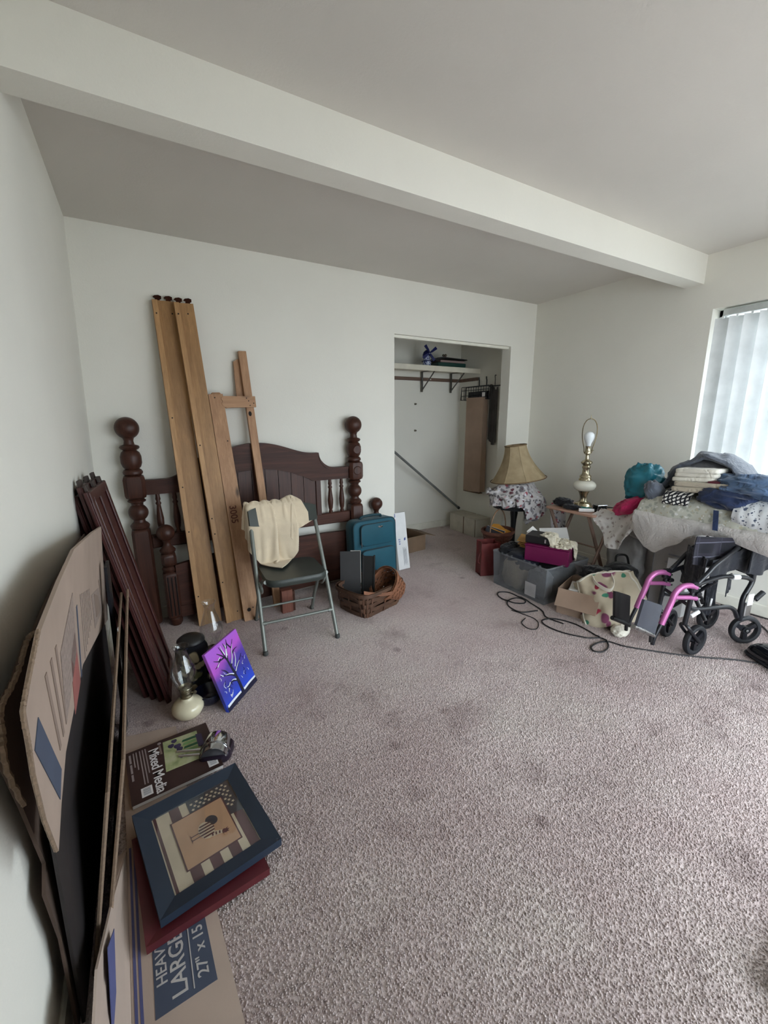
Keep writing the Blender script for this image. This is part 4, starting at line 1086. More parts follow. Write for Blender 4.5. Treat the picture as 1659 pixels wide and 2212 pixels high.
mbx = thing('mirror_box', 'small glass box with metal edges on the front corner of the tray', 'box', (3.085, 1.92, TZ))
MM = TR((3.085, 1.925, TZ), 0, 0, -.35)
M_SMOKE = plain('dark_mirror_glass', (70, 72, 72), .08, .6, var=.2, vs=30, bstr=0)
build('panel', MB().box((0, 0, .028), (.076, .06, .052), .002, MM), M_SMOKE, mbx)
for sx in (-1, 1):
    for sy in (-1, 1):
        build('edge', MB().box((sx * .038, sy * .03, .028), (.006, .006, .056), .001, MM), M_CHROME, mbx)
build('lid', MB().box((0, 0, .057), (.082, .066, .006), .002, MM), M_CHROME, mbx)

# red gift bag
M_REDBAG = plain('dark_red_paper', (98, 34, 32), .55, var=.08, bs=40, bstr=.12)
rb = thing('gift_bag', 'dark red paper bag standing at the corner of the clear tub', 'bag', (2.50, 2.545, 0))
BGM = TR((2.53, 2.555, 0), 0, 0, -.35)
build('front', MB().sheet([[BGM @ Vector((-.085 + .17 * i / 10, -.055 + .006 * math.sin(i * 1.4 + j), .29 * j / 8 + .004)) for j in range(9)] for i in range(11)], .002), M_REDBAG, rb, 50)
build('back', MB().sheet([[BGM @ Vector((-.085 + .17 * i / 10, .055 + .006 * math.sin(i * 1.1 + j), .30 * j / 8 + .004)) for j in range(9)] for i in range(11)], .002), M_REDBAG, rb, 50)
for s in (-1, 1):
    build('gusset', MB().sheet([[BGM @ Vector((s * (.085 - .016 * math.sin(PI * i / 6)), -.055 + .11 * i / 6, .295 * j / 8 + .004)) for j in range(9)] for i in range(7)], .002), M_REDBAG, rb, 30)
build('bottom', MB().box((0, 0, .003), (.17, .11, .004), 0, BGM), M_REDBAG, rb, 0)
build('handle', MB().tube([BGM @ Vector(p) for p in spline([(-.087, -.03, .21), (-.105, -.045, .17), (-.11, -.05, .13), (-.095, -.05, .12)], 5)], .003, 6), M_REDBAG, rb, 60)
# black crate carrying the handled basket
crt = thing('black_crate', 'low black crate on the carpet under the handled wicker basket', 'crate', (2.86, 2.70, 0))
open_box(crt, TR((2.83, 2.66, 0), 0, 0, .1), .30, .36, .172, M_BLK, (), .006)
build('lid', MB().box((0, 0, .176), (.306, .366, .006), .001, TR((2.83, 2.66, 0), 0, 0, .1)), M_BLK, crt)
M_WICK = wood('red_brown_wicker', (88, 52, 42), (128, 82, 66), 0, 2.0, .55)
hbk = thing('handled_basket', 'round red-brown wicker basket with an arched handle, holding an envelope and a dark book', 'basket', (2.83, 2.715, .162))
HM = TR((2.80, 2.715, .182), 0, 0, .3)
basket(hbk, HM, .115, .105, .155, .14, .145, 2.2, 2.2, 7, 18, M_WICK, M_WICK, M_WICK, .007, .004)
build('handle', MB().tube([HM @ Vector((-.15 * math.cos(PI * t), .0, .13 + .21 * math.sin(PI * t))) for t in [i / 20 for i in range(21)]], .006, 8), wood('pale_wicker_handle', (110, 84, 64), (150, 120, 94), 2, 1, .5), hbk, 60)
bkk = thing('dark_book', 'dark blue book leaning inside the handled wicker basket', 'book', (2.80, 2.66, .20))
BKM = frame((2.75, 2.715, .288), (.52, -.85, -.22), (.25, .1, .6))
build('cover', MB().box((0, 0, 0), (.17, .12, .016), .002, BKM), plain('navy_cover', (30, 32, 44), .5, bstr=0), bkk)
build('pages', MB().box((.0, .003, 0), (.165, .118, .011), 0, BKM @ Matrix.Translation((.004, 0, 0))), M_WCARD, bkk, 0)
M_MANILA = plain('manila_paper', (190, 148, 88), .7, var=.07, bstr=.06)
M_ORANGE = plain('orange_envelope', (206, 146, 62), .6, var=.06, bstr=.04)
eo = thing('orange_envelope', 'orange envelope sticking up out of the handled wicker basket', 'envelope', (2.84, 2.66, .27))
EM = frame((2.815, 2.69, .328), (.50, -.83, -.30), (.75, .45, .25))
build('envelope', MB().box((0, 0, 0), (.19, .085, .004), .001, EM), M_ORANGE, eo)
build('flap', MB().prism([(-.095, .042), (.02, .042), (-.05, .075)], .003, EM), M_ORANGE, eo, 0)
# clear plastic tub
def tub_mat():
    t = NT('cloudy_clear_plastic'); v = t.map(); tr = t.n('BsdfTransparent'); tr.inputs[0].default_value = (.93, .95, .97, 1)
    d = t.n('BsdfPrincipled'); d.inputs['Base Color'].default_value = lin((140, 142, 144)); d.inputs['Roughness'].default_value = .22
    m = t.n('MixShader'); f = t.ramp(t.noise(v, 7, 4), [(.3, (.18, .18, .18, 1)), (.7, (.36, .36, .36, 1))]); t.l(f, m.inputs[0]); t.l(tr.outputs[0], m.inputs[1]); t.l(d.outputs[0], m.inputs[2]); t.l(m.outputs[0], t.out.inputs[0]); return t.m
M_TUB = tub_mat()
tb = thing('plastic_tub', 'large clear plastic storage tub filled with papers and cloth', 'tub', (2.64, 2.09, 0))
BX0, BX1, BY0, BY1, BZ = 2.41, 2.88, 1.845, 2.375, .285
def wallp(a, b, name='side'):
    P = []
    for i in range(9):
        row = []
        for j in range(5):
            t = i / 8; z = .006 + (BZ - .006) * j / 4; k = .955 + .045 * j / 4
            x = a[0] + (b[0] - a[0]) * t; y = a[1] + (b[1] - a[1]) * t
            row.append(((x - 2.645) * k + 2.645, (y - 2.11) * k + 2.11, z))
        P.append(row)
    return build(name, MB().sheet(P, .003), M_TUB, tb, 30)
w1 = wallp((BX0, BY1), (BX0, BY0)); wallp((BX0, BY0), (BX1, BY0)); wallp((BX1, BY0), (BX1, BY1)); wallp((BX1, BY1), (BX0, BY1))
build('bottom', MB().box((2.645, 2.11, .006), (.45, .505, .004)), M_TUB, tb, 0)
rim = [(BX0 - .006, BY0 - .006), (BX1 + .006, BY0 - .006), (BX1 + .006, BY1 + .006), (BX0 - .006, BY1 + .006)]
build('rim', MB().tube([(x, y, BZ) for x, y in rounded(rim, .03)], .007, 8, True), M_TUB, tb, 60)
for i in range(4):
    for g in (0, 1):
        y = 2.315 - g * .27 - i * .048
        build('rim_tab', MB().box((BX0 - .008, y, BZ + .006), (.008, .016, .022), .002), M_TUB, tb)
build('paper_label', MB().box((BX0 + .006, 1.985, .082), (.002, .10, .105), 0, None), plain('pale_label', (168, 166, 168), .6, bstr=0), tb, 0)
# its contents
M_BEIGEC = cloth('beige_cloth', (168, 152, 130), .1, fold=.5)
M_GREYC = cloth('grey_cloth', (118, 118, 122), .12, fold=.5)
M_NAVYC = cloth('navy_cloth', (24, 28, 44), .2)
single('folded_cloth', lump(MB(), (2.50, 2.20, .13), (.065, .11, .12), 0, 3.5, .10, 2.5, 1, flat=.02), M_BEIGEC, 'beige cloth seen through the left half of the clear tub', 'cloth', (2.50, 2.20, .02), None, 80)
single('folded_cloth', lump(MB(), (2.50, 1.97, .12), (.06, .09, .11), 0, 3.5, .10, 2.5, 5, flat=.02), M_GREYC, 'grey cloth seen through the right half of the clear tub', 'cloth', (2.50, 1.97, .02), None, 80)
single('dark_clothes', lump(MB(), (2.64, 2.20, .235), (.19, .14, .075), 0, 4, .12, 2.6, 8, flat=.02), M_NAVYC, 'dark navy clothes heaped at the top of the clear tub', 'clothes', (2.64, 2.2, .16), None, 80)
single('dark_clothes', lump(MB(), (2.70, 2.0, .135), (.13, .13, .12), 0, 4, .10, 2.6, 12, flat=.02), M_BLACKF, 'black clothes filling the tub under the magenta box', 'clothes', (2.72, 2.0, .02), None, 80)
single('dark_clothes', lump(MB(), (2.56, 2.34, .285), (.10, .05, .05), .2, 3, .15, 2.6, 15), M_BLACKF, 'black garment over the back corner of the clear tub', 'clothes', (2.56, 2.34, .235), None, 80)
for i in range(4):
    e = thing('manila_envelope', ('topmost', 'second', 'third', 'lowest')[i] + ' manila envelope of the pile on the dark clothes in the tub', 'envelope', (2.70, 2.30, .335 - .012 * i), 'manila envelopes on the tub')
    EM = TR((2.66 + .006 * i, 2.255 - .008 * i, .372 - .013 * i), .16, -.06 - .03 * i, .55 + .18 * (i % 2) - .1 * i)
    build('envelope', MB().box((0, 0, 0), (.185, .125, .006), .002, EM), M_MANILA, e)
    build('flap', MB().prism([(-.0925, -.0625), (.0925, -.0625), (.03, -.01), (-.03, -.01)], .0015, EM, .003), M_MANILA, e, 0)
M_PAPER = plain('white_paper', (212, 210, 206), .7, var=.03, bstr=.04)
for i, (p0, ax, ay, sx, sy, lab) in enumerate((((2.70, 2.17, .40), (.35, -.70, -.65), (.5, .55, .5), .20, .11, 'white folder standing on end in front of the magenta box'),
                                          ((2.93, 2.21, .385), (.75, -.62, .05), (.3, .4, .85), .22, .11, 'printed white sheets leaning behind the magenta box'))):
    f = thing('paper_sheets', lab, 'paper', p0); FM = frame(p0, ax, ay)
    for k in range(3):
        build('sheet', MB().box((.004 * k, -.003 * k, -.003 * k), (sx, sy, .0016), 0, FM @ Matrix.Rotation(.05 * k, 4, 'Z')), M_PAPER, f, 0)
# magenta box, black case and pale cloth on it
M_MAG = plain('metallic_magenta', (112, 24, 74), .3, .3, var=.06, bstr=0)
mg = thing('magenta_box', 'shiny magenta box sitting on top of the clear tub', 'box', (2.655, 2.015, .272))
MGM = TR((2.655, 2.015, .272), 0, 0, .42)
build('body', MB().box((0, 0, .062), (.27, .32, .122), .006, MGM), M_MAG, mg)
build('lid', MB().box((0, 0, .126), (.277, .327, .010), .004, MGM), M_MAG, mg)
bc = thing('black_case', 'black case with a metal clasp lying on the magenta box', 'case', (2.66, 2.08, .424))
BCM = TR((2.615, 2.075, .404), 0, 0, .42)
build('body', MB().box((0, 0, .03), (.17, .20, .060), .004, BCM), M_BLK, bc)
build('clasp', MB().box((-.087, -.05, .03), (.004, .012, .03), .001, BCM), M_CHROME, bc)
M_CREAM = cloth('cream_crumpled_cloth', (206, 198, 178), .07, 240, .4, fold=.5, fs=16)
P = []; nu = nv = 40
for i in range(nu + 1):
    P.append([Vector((2.685 + (i / nu - .5) * .20, 1.955 + (j / nv - .5) * .19, .54 + .035 * fbm((i * .22, j * .22, .3)))) for j in range(nv + 1)])
def col_mag(Q):
    Q = push_box(Q, None, (.1385, .1635, .066), .006, MGM @ Matrix.Translation((0, 0, .066)))
    return push_floor(push_box(Q, None, (.085, .10, .03), .006, BCM @ Matrix.Translation((0, 0, .03))))
rest = [[(i / nu * .40, j / nv * .36, 0) for j in range(nv + 1)] for i in range(nu + 1)]
X = settle(P, col_mag, 60, 8, 1.0, None, bend=.05, fric=1.2, rest=rest)
single('cream_rag', MB().sheet(X, .006), M_CREAM, 'crumpled cream cloth thrown over the black case on the magenta box', 'cloth', (2.70, 2.03, .43), None, 80)
# open carton with a flap hanging forward
cb = thing('open_carton', 'open brown carton with its front flap folded down beside the clear tub', 'box', (2.56, 1.69, 0))
CBM = TR((2.60, 1.665, 0), 0, 0, .33)
open_box(cb, CBM, .30, .27, .185, M_CARD, (('-x', .125, 148), ('+x', .10, 100)))
M_MAGZ = plain('pale_magazine', (176, 178, 170), .45, var=.25, vs=22, bstr=0)
for i in range(5):
    mz = thing('magazine', ('topmost', 'second', 'middle', 'fourth', 'lowest')[i] + ' magazine in the open brown carton', 'magazine', (2.57, 1.69, .14), 'magazines in the carton')
    MZ = CBM @ TR((.0, 0, .10 + .018 * i), .05 * (i % 2), .1, .1 * i - .2)
    build('cover', MB().box((0, 0, 0), (.24, .19, .006), .001, MZ), (M_MAGZ, M_GREYC, M_PAPER, M_MAGZ, M_PAPER)[i], mz)
    build('pages', MB().box((0, 0, -.005), (.236, .186, .008), 0, MZ), M_PAPER, mz, 0)
single('carton_filler', MB().box((0, 0, .05), (.27, .24, .085), .01, CBM), M_GREYC, 'grey cloth packed at the bottom of the open brown carton', 'cloth', (2.60, 1.665, .01))
# black bag
single('black_bag', lump(MB(), (2.73, 1.66, .245), (.09, .12, .055), .2, 2.4, .18, 2.2, 21), M_BLACKF, 'rumpled black bag lying on the open carton', 'bag', (2.73, 1.66, .19), None, 80)
kb = thing('black_handbag', 'soft black handbag slumped above the floral tote', 'bag', (2.92, 1.63, .18))
build('body', lump(MB(), (2.90, 1.60, .245), (.10, .11, .07), .1, 2.6, .10, 1.8, 25), M_BLACKF, kb, 80)
build('strap', MB().tube(spline([(2.93, 1.66, .29), (2.97, 1.68, .34), (3.0, 1.63, .35), (2.96, 1.58, .30)], 6), .008, 8), M_BLK, kb, 60)
single('pink_clip', MB().prism([(-.02, -.008), (.0, -.012), (.024, -.002), (.02, .010), (-.004, .004), (-.016, .012)], .008, frame((2.63, 1.60, .265), (.3, -.9, .3), (.2, .1, .9))), plain('pale_pink_plastic', (210, 184, 186), .5, bstr=0), 'small pale pink clip on the black bag', 'clip', (2.63, 1.60, .26))
# floral tote bag
M_TOTE = floral_mat('cream_tote_print', (186, 174, 152), [((156, 48, 70), 8, .22, (0, 0, 0)), ((116, 62, 88), 7, .24, (5, 1, 2)), ((60, 122, 98), 8, .17, (1, 7, 2)), ((196, 152, 76), 8, .15, (4, 4, 1)), ((140, 146, 128), 8, .20, (9, 2, 6))])
M_TOTEI = cloth('cream_piping', (210, 204, 190), .04)
tg = thing('tote_bag', 'cream tote bag printed with flowers lying beside the wheelchair footrest', 'bag', (2.58, 1.43, 0))
TGM = TR((2.60, 1.405, .012), 0, 0, -1.0) @ Matrix.Rotation(-.36, 4, 'X') @ Matrix.Rotation(-.40, 4, 'Y') @ Matrix.Scale(1.14, 4)
def tote_pt(u, v, s, k):
    """u across, v up, s front (-1) or back (1)"""
    w = .165 * (1 - .10 * v); bulge = (1 - u * u) ** .7
    y = s * (.055 + .055 * bulge * (.4 + .6 * math.sin(PI * min(1, v * .75 + .15)))) * (1 - .35 * v)
    n = fbm((u * 2.2 + k, v * 2.6, k), 1, 3); n2 = fbm((u * 6 + k, v * 5, 4 + k), 1, 2)
    return TGM @ Vector((u * w + .014 * n, y + .016 * n + .007 * n2, .004 + v * (.30 + .012 * n) - .03 * v * abs(u) ** 2))
def tote_shell(s, k): return [[tote_pt(i / 20 * 2 - 1, j / 18, s, k) for j in range(19)] for i in range(21)]
Fs, Bs = tote_shell(-1, 1.0), tote_shell(1, 3.0)
build('front', MB().sheet(Fs, .003), M_TOTE, tg, 70)
build('back', MB().sheet(Bs, .003), M_TOTE, tg, 70)
for s in (-1, 1):
    k = 0 if s < 0 else 20
    P = [[Fs[k][j].lerp(Bs[k][j], i / 8) + (TGM.to_3x3() @ Vector((s * (.020 * math.sin(PI * i / 8) - .018 * math.sin(PI * i / 4) ** 2 * (j / 18)), 0, 0))) for j in range(19)] for i in range(9)]
    build('gusset', MB().sheet(P, .003), M_TOTE, tg, 70)
    build('piping', MB().tube(Fs[k], .0065, 8), M_TOTEI, tg, 60)
    build('piping', MB().tube(Bs[k], .0065, 8), M_TOTEI, tg, 60)
for Q_ in (Fs, Bs): build('hem', MB().tube([r[18] for r in Q_], .0055, 8), M_TOTEI, tg, 60)
build('bottom', MB().sheet([[Fs[i][0].lerp(Bs[i][0], j / 4) for j in range(5)] for i in range(21)], .003), M_TOTE, tg, 70)
build('top_fold', MB().sheet([[Fs[i][18].lerp(Bs[i][18], j / 6) - (TGM.to_3x3() @ Vector((0, 0, .03 * math.sin(PI * j / 6)))) for j in range(7)] for i in range(21)], .003), M_TOTE, tg, 70)
build('strap', MB().sheet([[p + Vector((0, 0, w)) for w in (-.011, .011)] for p in spline([Fs[6][17], Fs[7][15] + Vector((-.03, -.02, .0)), Fs[10][12] + Vector((-.04, -.03, 0)), Fs[13][14] + Vector((-.03, -.025, 0)), Fs[14][17]], 6)], .004), M_TOTEI, tg, 60)
single('plastic_wrap', lump(MB(), (2.50, 1.335, .028), (.085, .05, .03), .3, 2.2, .14, 2.6, 31, flat=.05), M_TOTEI, 'crumpled white plastic under the bottom of the floral tote', 'wrapper', (2.50, 1.335, 0), None, 80)
# ------------------------------------------------------------------ folded transport wheelchair
RRp = Vector((3.04, .89, 0)); Fv = Vector((-.973, .231, 0)).normalized(); Lv = Vector((.231, .973, 0)).normalized()
def wp(f, l, z): return RRp + Fv * f + Lv * l + Vector((0, 0, z))
M_BFRAME = plain('black_enamel_frame', (26, 27, 32), .3, .1, var=.1, bstr=0)
M_TYRE = plain('black_tyre', (24, 25, 30), .6, var=.12, bs=90, bstr=.2)
M_PINK = plain('metallic_pink_tube', (172, 96, 148), .36, .3, var=.05, bstr=0)
M_SLING = cloth('black_nylon', (26, 28, 36), .15, 320, .25, .7, fold=.4)
M_STEEL = metal('light_steel', (176, 176, 176), .3)
M_PADG = plain('dark_grey_footplate', (58, 60, 68), .5, var=.08, bs=140, bstr=.2)
wch = thing('wheelchair', 'partly folded black transport wheelchair with pink footrest hangers under the clothes pile', 'wheelchair', RRp)
def wheel(c, ax, R=.090, w=.034):
    X = ax.normalized(); Z = Vector((0, 0, 1)); Y = Z.cross(X).normalized()
    M = Matrix(((Y.x, Z.x, X.x, c.x), (Y.y, Z.y, X.y, c.y), (Y.z, Z.z, X.z, c.z), (0, 0, 0, 1)))
    h = w / 2
    wh = build('wheel', MB().lathe([(.012, -h), (.022, -h), (.022, h), (.012, h), (.012, -h)], 20, M), M_BFRAME, wch, 40)
    build('tyre', MB().lathe([(R - .024, -h * .8), (R - .012, -h), (R - .004, -h * .8), (R, -h * .3), (R, h * .3), (R - .004, h * .8), (R - .012, h), (R - .024, h * .8), (R - .030, 0), (R - .024, -h * .8)], 36, M), M_TYRE, wh, 40)
    for k in range(3):
        a = 2 * PI * k / 3 + .5; Q = M @ Matrix.Rotation(a, 4, 'Z')
        build('spoke', MB().prism([(.012, -.012), (R - .026, -.014), (R - .026, .014), (.012, .012)], w * .55, Q, -w * .27), M_BFRAME, wh, 0)
    build('axle_bolt', MB().lathe([(.001, h + .006), (.007, h + .005), (.008, -h - .005), (.001, -h - .006)], 10, M), M_STEEL, wh, 40)
sw = (Lv + Fv * .12)
wheel(wp(.419, .0, .090), Lv + Fv * .1); wheel(wp(.015, .0, .090), Lv - Fv * .35)
wheel(wp(.372, .2, .090), Lv + Fv * .3); wheel(wp(.04, .2, .090), Lv + Fv * .05)
def wt(name, pts, r, m=None, n=5, seg=10):
    return build(name, MB().tube(spline([wp(*p) for p in pts], n), r, seg), m or M_BFRAME, wch, 60)
for l, fo, zo in ((.0, 0, 0), (.2, -.045, .02)):
    wt('front_post', [(.520 + fo, l, .20), (.512 + fo, l, .27), (.503 + fo, l, .36), (.49 + fo, l, .43)], .013)
    wt('fork', [(.520 + fo, l, .21), (.515 + fo, l + .024, .19), (.47 + fo, l + .026, .14), (.419 + fo, l + .026, .09)], .009)
    wt('fork', [(.520 + fo, l, .21), (.515 + fo, l - .024, .19), (.47 + fo, l - .026, .14), (.419 + fo, l - .026, .09)], .009)
    build('joint_block', MB().box((0, 0, 0), (.05, .034, .06), .008, frame(wp(.495 + fo, l, .425), Fv, Lv)), M_BFRAME, wch)
    build('lock_lever', MB().box((0, 0, 0), (.035, .03, .022), .006, frame(wp(.47 + fo, l - .01, .385), Fv, Lv)), M_BFRAME, wch)
    wt('diagonal_tube', [(.476 + fo, l, .439), (.41 + fo, l, .49), (.358 + fo, l, .536), (.28 + fo, l, .58), (.20 + fo, l, .625)], .0125)
    wt('rear_post', [(.075, l, .16), (.084, l, .225), (.082, l, .30), (.06, l, .345), (.035, l, .39), (.03, l, .44), (.03, l, .62)], .0135)
    wt('lower_tube', [(.50 + fo, l, .30), (.439 + fo, l, .283), (.30, l, .272), (.196, l, .262), (.14, l, .235), (.105, l, .185)], .0125)
    wt('upper_tube', [(.49 + fo, l, .43), (.38 + fo, l, .452), (.28, l, .46), (.194, l, .449), (.09, l, .43), (.04, l, .41)], .012)
    build('rear_bracket', MB().box((0, 0, 0), (.05, .02, .085), .004, frame(wp(.055, l - .012, .235), Fv, Lv)), M_STEEL, wch)
    h = wt('footrest_hanger', [(.485 + fo, l - .005, .422), (.53 + fo, l - .005, .440), (.59 + fo, l - .005, .440), (.632 + fo, l - .005, .41), (.652 + fo, l - .005, .355), (.675 + fo, l - .005, .30), (.70 + fo, l - .005, .235)], .0155, M_PINK)
    build('hanger_brace', MB().tube(spline([wp(.47 + fo, l - .005, .355), wp(.52 + fo, l - .005, .368), wp(.59 + fo, l - .005, .378), wp(.638 + fo, l - .005, .385)], 5), .0125, 10), M_PINK, h, 60)
    for f_, z_ in ((.47, .352), (.482, .418)):
        build('pin', MB().tube([wp(f_ + fo, l - .005, z_), wp(f_ + fo - .025, l - .005, z_ - .003)], .006, 8), M_STEEL, h, 60)
    wt('hanger_extension', [(.70 + fo, l - .005, .24), (.735 + fo, l - .005, .165), (.745 + fo, l - .005, .12)], .0105)
build('label_sleeve', MB().tube([wp(.21, 0, .450), wp(.155, 0, .4435)], .0165, 12), M_WCARD, wch, 40)
build('warning_label', MB().box((0, 0, 0), (.045, .002, .07), 0, frame(wp(.06, -.026, .30), Fv, Lv)), M_WCARD, wch, 0)
build('lever_grip', MB().tube([wp(.50, -.012, .255), wp(.445, -.012, .276)], .012, 10), M_WCARD, wch, 40)
build('brake_handle', MB().tube([wp(-.005, -.01, .285), wp(-.06, -.012, .325)], .015, 10), M_TYRE, wch, 40)
build('brake_link', MB().tube([wp(.05, -.01, .245), wp(-.005, -.01, .285)], .005, 8), M_STEEL, wch, 40)
build('cross_brace', MB().tube([wp(.36, .0, .20), wp(.33, .2, .44)], .011, 8).tube([wp(.33, .0, .44), wp(.36, .2, .20)], .011, 8), M_BFRAME, wch, 60)
build('front_crossbar', MB().tube([wp(.50, 0, .31), wp(.455, .2, .33)], .010, 8), M_BFRAME, wch, 60)
# two tilted footplates
for (a, b, c_, d, nm) in (((.858, .0, .405), (.715, .0, .350), (.742, .0, .185), (.888, .0, .262), M_PADG), ((.86, .185, .375), (.735, .185, .330), (.715, .185, .155), (.84, .185, .215), M_BLK)):
    q = [wp(*k) for k in (a, b, c_, d)]; n_ = (q[1] - q[0]).cross(q[3] - q[0]).normalized() * .012
    P = []
    for i in range(9):
        row = []
        for j in range(9):
            u, v = i / 8, j / 8
            row.append(q[0].lerp(q[1], u).lerp(q[3].lerp(q[2], u), v) + n_ * (1.2 * math.sin(PI * u)))
        P.append(row)
    fp = build('footplate', MB().sheet(P, .014), nm, wch, 40)
    build('heel_tube', MB().tube([q[3].lerp(q[2], -.02) - Vector((0, 0, .012)), q[3].lerp(q[2], 1.08) - Vector((0, 0, .012))], .013, 10), M_STEEL if nm is M_PADG else M_BLK, fp, 60)
    build('foot_stop', MB().tube([q[3].lerp(q[2], .9) - Vector((0, 0, .02)), q[3].lerp(q[2], .92) - Vector((0, 0, .055))], .010, 8), M_BLK, fp, 60)
# nylon seat, side panels and straps
def hang(name, a, b, za, zb, hem, m, depth=.01, nu=22, nv=14, parent=wch, seed=0):
    P = []
    for i in range(nu + 1):
        u = i / nu; row = []
        f = a[0] + (b[0] - a[0]) * u; l = a[1] + (b[1] - a[1]) * u; zt = za + (zb - za) * u; h = np.interp(u, [k[0] for k in hem], [k[1] for k in hem])
        for j in range(nv + 1):
            v = j / nv; z = zt + (h - zt) * v
            row.append(wp(f, l + depth * math.sin(u * 15 + seed) * v + .6 * depth * math.sin(u * 31 + seed + v), z))
        P.append(row)
    return build(name, MB().sheet(P, .004), m, parent, 70)
hang('seat_sling', (.40, .02), (.33, .19), .57, .60, [(0, .40), (.3, .33), (.6, .34), (1, .36)], M_SLING, .012)
hang('side_panel', (.36, .012), (-.02, .012), .56, .64, [(0, .42), (.25, .46), (.5, .49), (.62, .47), (.8, .44), (1, .43)], M_SLING, .008, seed=2)
hang('side_panel', (.30, .20), (-.02, .20), .58, .64, [(0, .40), (.5, .44), (1, .42)], M_SLING, .008, seed=4)
hang('back_sling', (.03, .0), (.03, .2), .66, .66, [(0, .42), (.5, .44), (1, .42)], M_SLING, .012, seed=1)
hang('calf_strap', (.30, .06), (.20, .08), .42, .44, [(0, .21), (.5, .19), (1, .24)], M_SLING, .014, seed=3)
hang('strap', (.16, .05), (.12, .06), .44, .44, [(0, .30), (1, .34)], M_SLING, .006, 8, 8, seed=3)
build('calf_tube', MB().tube([wp(.255, .055, .30), wp(.262, .055, .245)], .006, 8), M_WCARD, wch, 40)
def plaid_mat():
    t = NT('dark_plaid_wool'); v = t.map(); sp = t.n('SeparateXYZ'); t.l(v, sp.inputs[0])
    def band(ch, fr, th, off=0):
        w = t.math('ABSOLUTE', t.math('SINE', t.math('ADD', t.math('MULTIPLY', sp.outputs[ch], fr), off))); return t.math('GREATER_THAN', w, th)
    col = t.mix(band(2, 38, .86), (20, 20, 28), (34, 32, 42)); col = t.mix(band(1, 55, .90), col, (32, 31, 42))
    col = t.mix(band(2, 38, .995, .3), col, (84, 84, 96)); col = t.mix(band(1, 55, .999, .4), col, (54, 53, 64))
    return t.pbr(col, .92, 0, t.bump(t.noise(v, 240, 2), .3, .001), .2, sheen=.3)
M_PLAID = plaid_mat()
P = []
for i in range(25):
    row = []
    for j in range(17):
        u, v = i / 24, j / 16
        b_ = wp(.43 - .27 * u, .075 - .055 * u, 0); z = (.69 - .02 * u) - v * (.165 - .06 * u + .03 * math.sin(u * 3))
        row.append(b_ + Vector((-.012 * math.sin(v * 3), .010 * math.sin(u * 14) * v, z)))
    P.append(row)
single('plaid_blanket', MB().sheet(P, .006), M_PLAID, 'dark plaid blanket hanging from the wheelchair seat under the white blanket', 'blanket', wp(.35, 0, .62), None, 70)
P = []
for i in range(21):
    row = []
    for j in range(15):
        u, v = i / 20, j / 14
        b_ = wp(.16 - .22 * u, -.045, 0); z = .655 - v * (.14 + .05 * math.sin(u * 2.6 + .6))
        row.append(b_ + Vector((0, .010 * math.sin(u * 12) * v, z)))
    P.append(row)
single('dark_jacket', MB().sheet(P, .006), M_SLING, 'dark jacket hanging over the wheelchair armrest at the window side', 'jacket', wp(.05, 0, .62), None, 70)
P = []
for i in range(17):
    row = []
    for j in range(15):
        u, v = i / 16, j / 14
        b_ = wp(-.07 - .22 * u, -.05 - .05 * u, 0); z = .66 - v * (.20 + .03 * math.sin(u * 9))
        row.append(b_ + Vector((0, .014 * math.sin(u * 12) * v, z)))
    P.append(row)
single('black_coat', MB().sheet(P, .006), M_BLACKF, 'black coat hanging behind the wheelchair at the edge of the frame', 'coat', wp(-.12, 0, .62), None, 70)
# ------------------------------------------------------------------ storage boxes behind
M_GREYBOX = plain('greyish_white_card', (176, 172, 170), .7, var=.06, bstr=.06)
bA = thing('storage_carton', 'tall greyish white carton standing behind the far wheelchair wheels', 'box', (3.32, 1.30, 0))
build('carton', MB().box((3.33, 1.38, .285), (.42, .24, .57), .004), M_GREYBOX, bA)
build('tape_edge', MB().box((3.119, 1.498, .285), (.004, .004, .56)), M_GREYINK, bA, 0)
for i, (w, z) in enumerate(((.09, .405), (.14, .345), (.06, .335))):
    build('print_line', MB().box((3.1188, 1.36 - .01 * i, z), (.0012, w, .010)), M_GREYINK, bA, 0)
bB = thing('storage_carton', 'lower greyish white carton against the right wall behind the tray table legs', 'box', (3.36, 1.69, 0))
build('carton', MB().box((3.37, 1.69, .20), (.34, .34, .40), .004), M_GREYBOX, bB)
build('lid', MB().box((3.37, 1.69, .41), (.35, .35, .03), .004), M_GREYBOX, bB)
bC = thing('white_box', 'clean white box with a small blue mark just behind the far front wheel', 'box', (3.08, 1.27, 0))
build('carton', MB().box((3.085, 1.315, .20), (.05, .13, .40), .003), M_WCARD, bC)
build('printed_mark', MB().prism([(-.016, -.02), (.004, -.028), (.018, -.006), (.010, .022), (-.012, .026)], .0012, frame((3.0592, 1.372, .14), (0, -1, 0), (0, 0, 1))), M_BLUEINK, bC, 0)
M_BAGP = plain('dusty_clear_plastic', (150, 148, 146), .35, var=.15, vs=12, bs=25, bstr=.4)
single('plastic_bag', lump(MB(), (3.13, 1.70, .30), (.08, .13, .20), .1, 2.6, .16, 2.4, 41, flat=.0), M_BAGP, 'grey crumpled plastic bag in front of the lower white carton', 'bag', (3.13, 1.70, .1), None, 80)
single('white_bundle', lump(MB(), (3.02, 1.33, .605), (.05, .09, .045), .1, 2.6, .12, 2.4, 43), M_TOTEI, 'small cream bundle sticking out below the white blanket', 'cloth', (3.02, 1.33, .57), None, 80)
ad = thing('power_adapter', 'black power adapter in a white outlet on the right wall behind the tray table', 'adapter', (3.555, 2.10, .335))
build('outlet_plate', MB().box((XR - .003, 2.10, .335), (.006, .072, .115), .002), M_TRIM, ad)
build('adapter', MB().box((XR - .028, 2.10, .335), (.045, .045, .07), .006), M_BLK, ad)
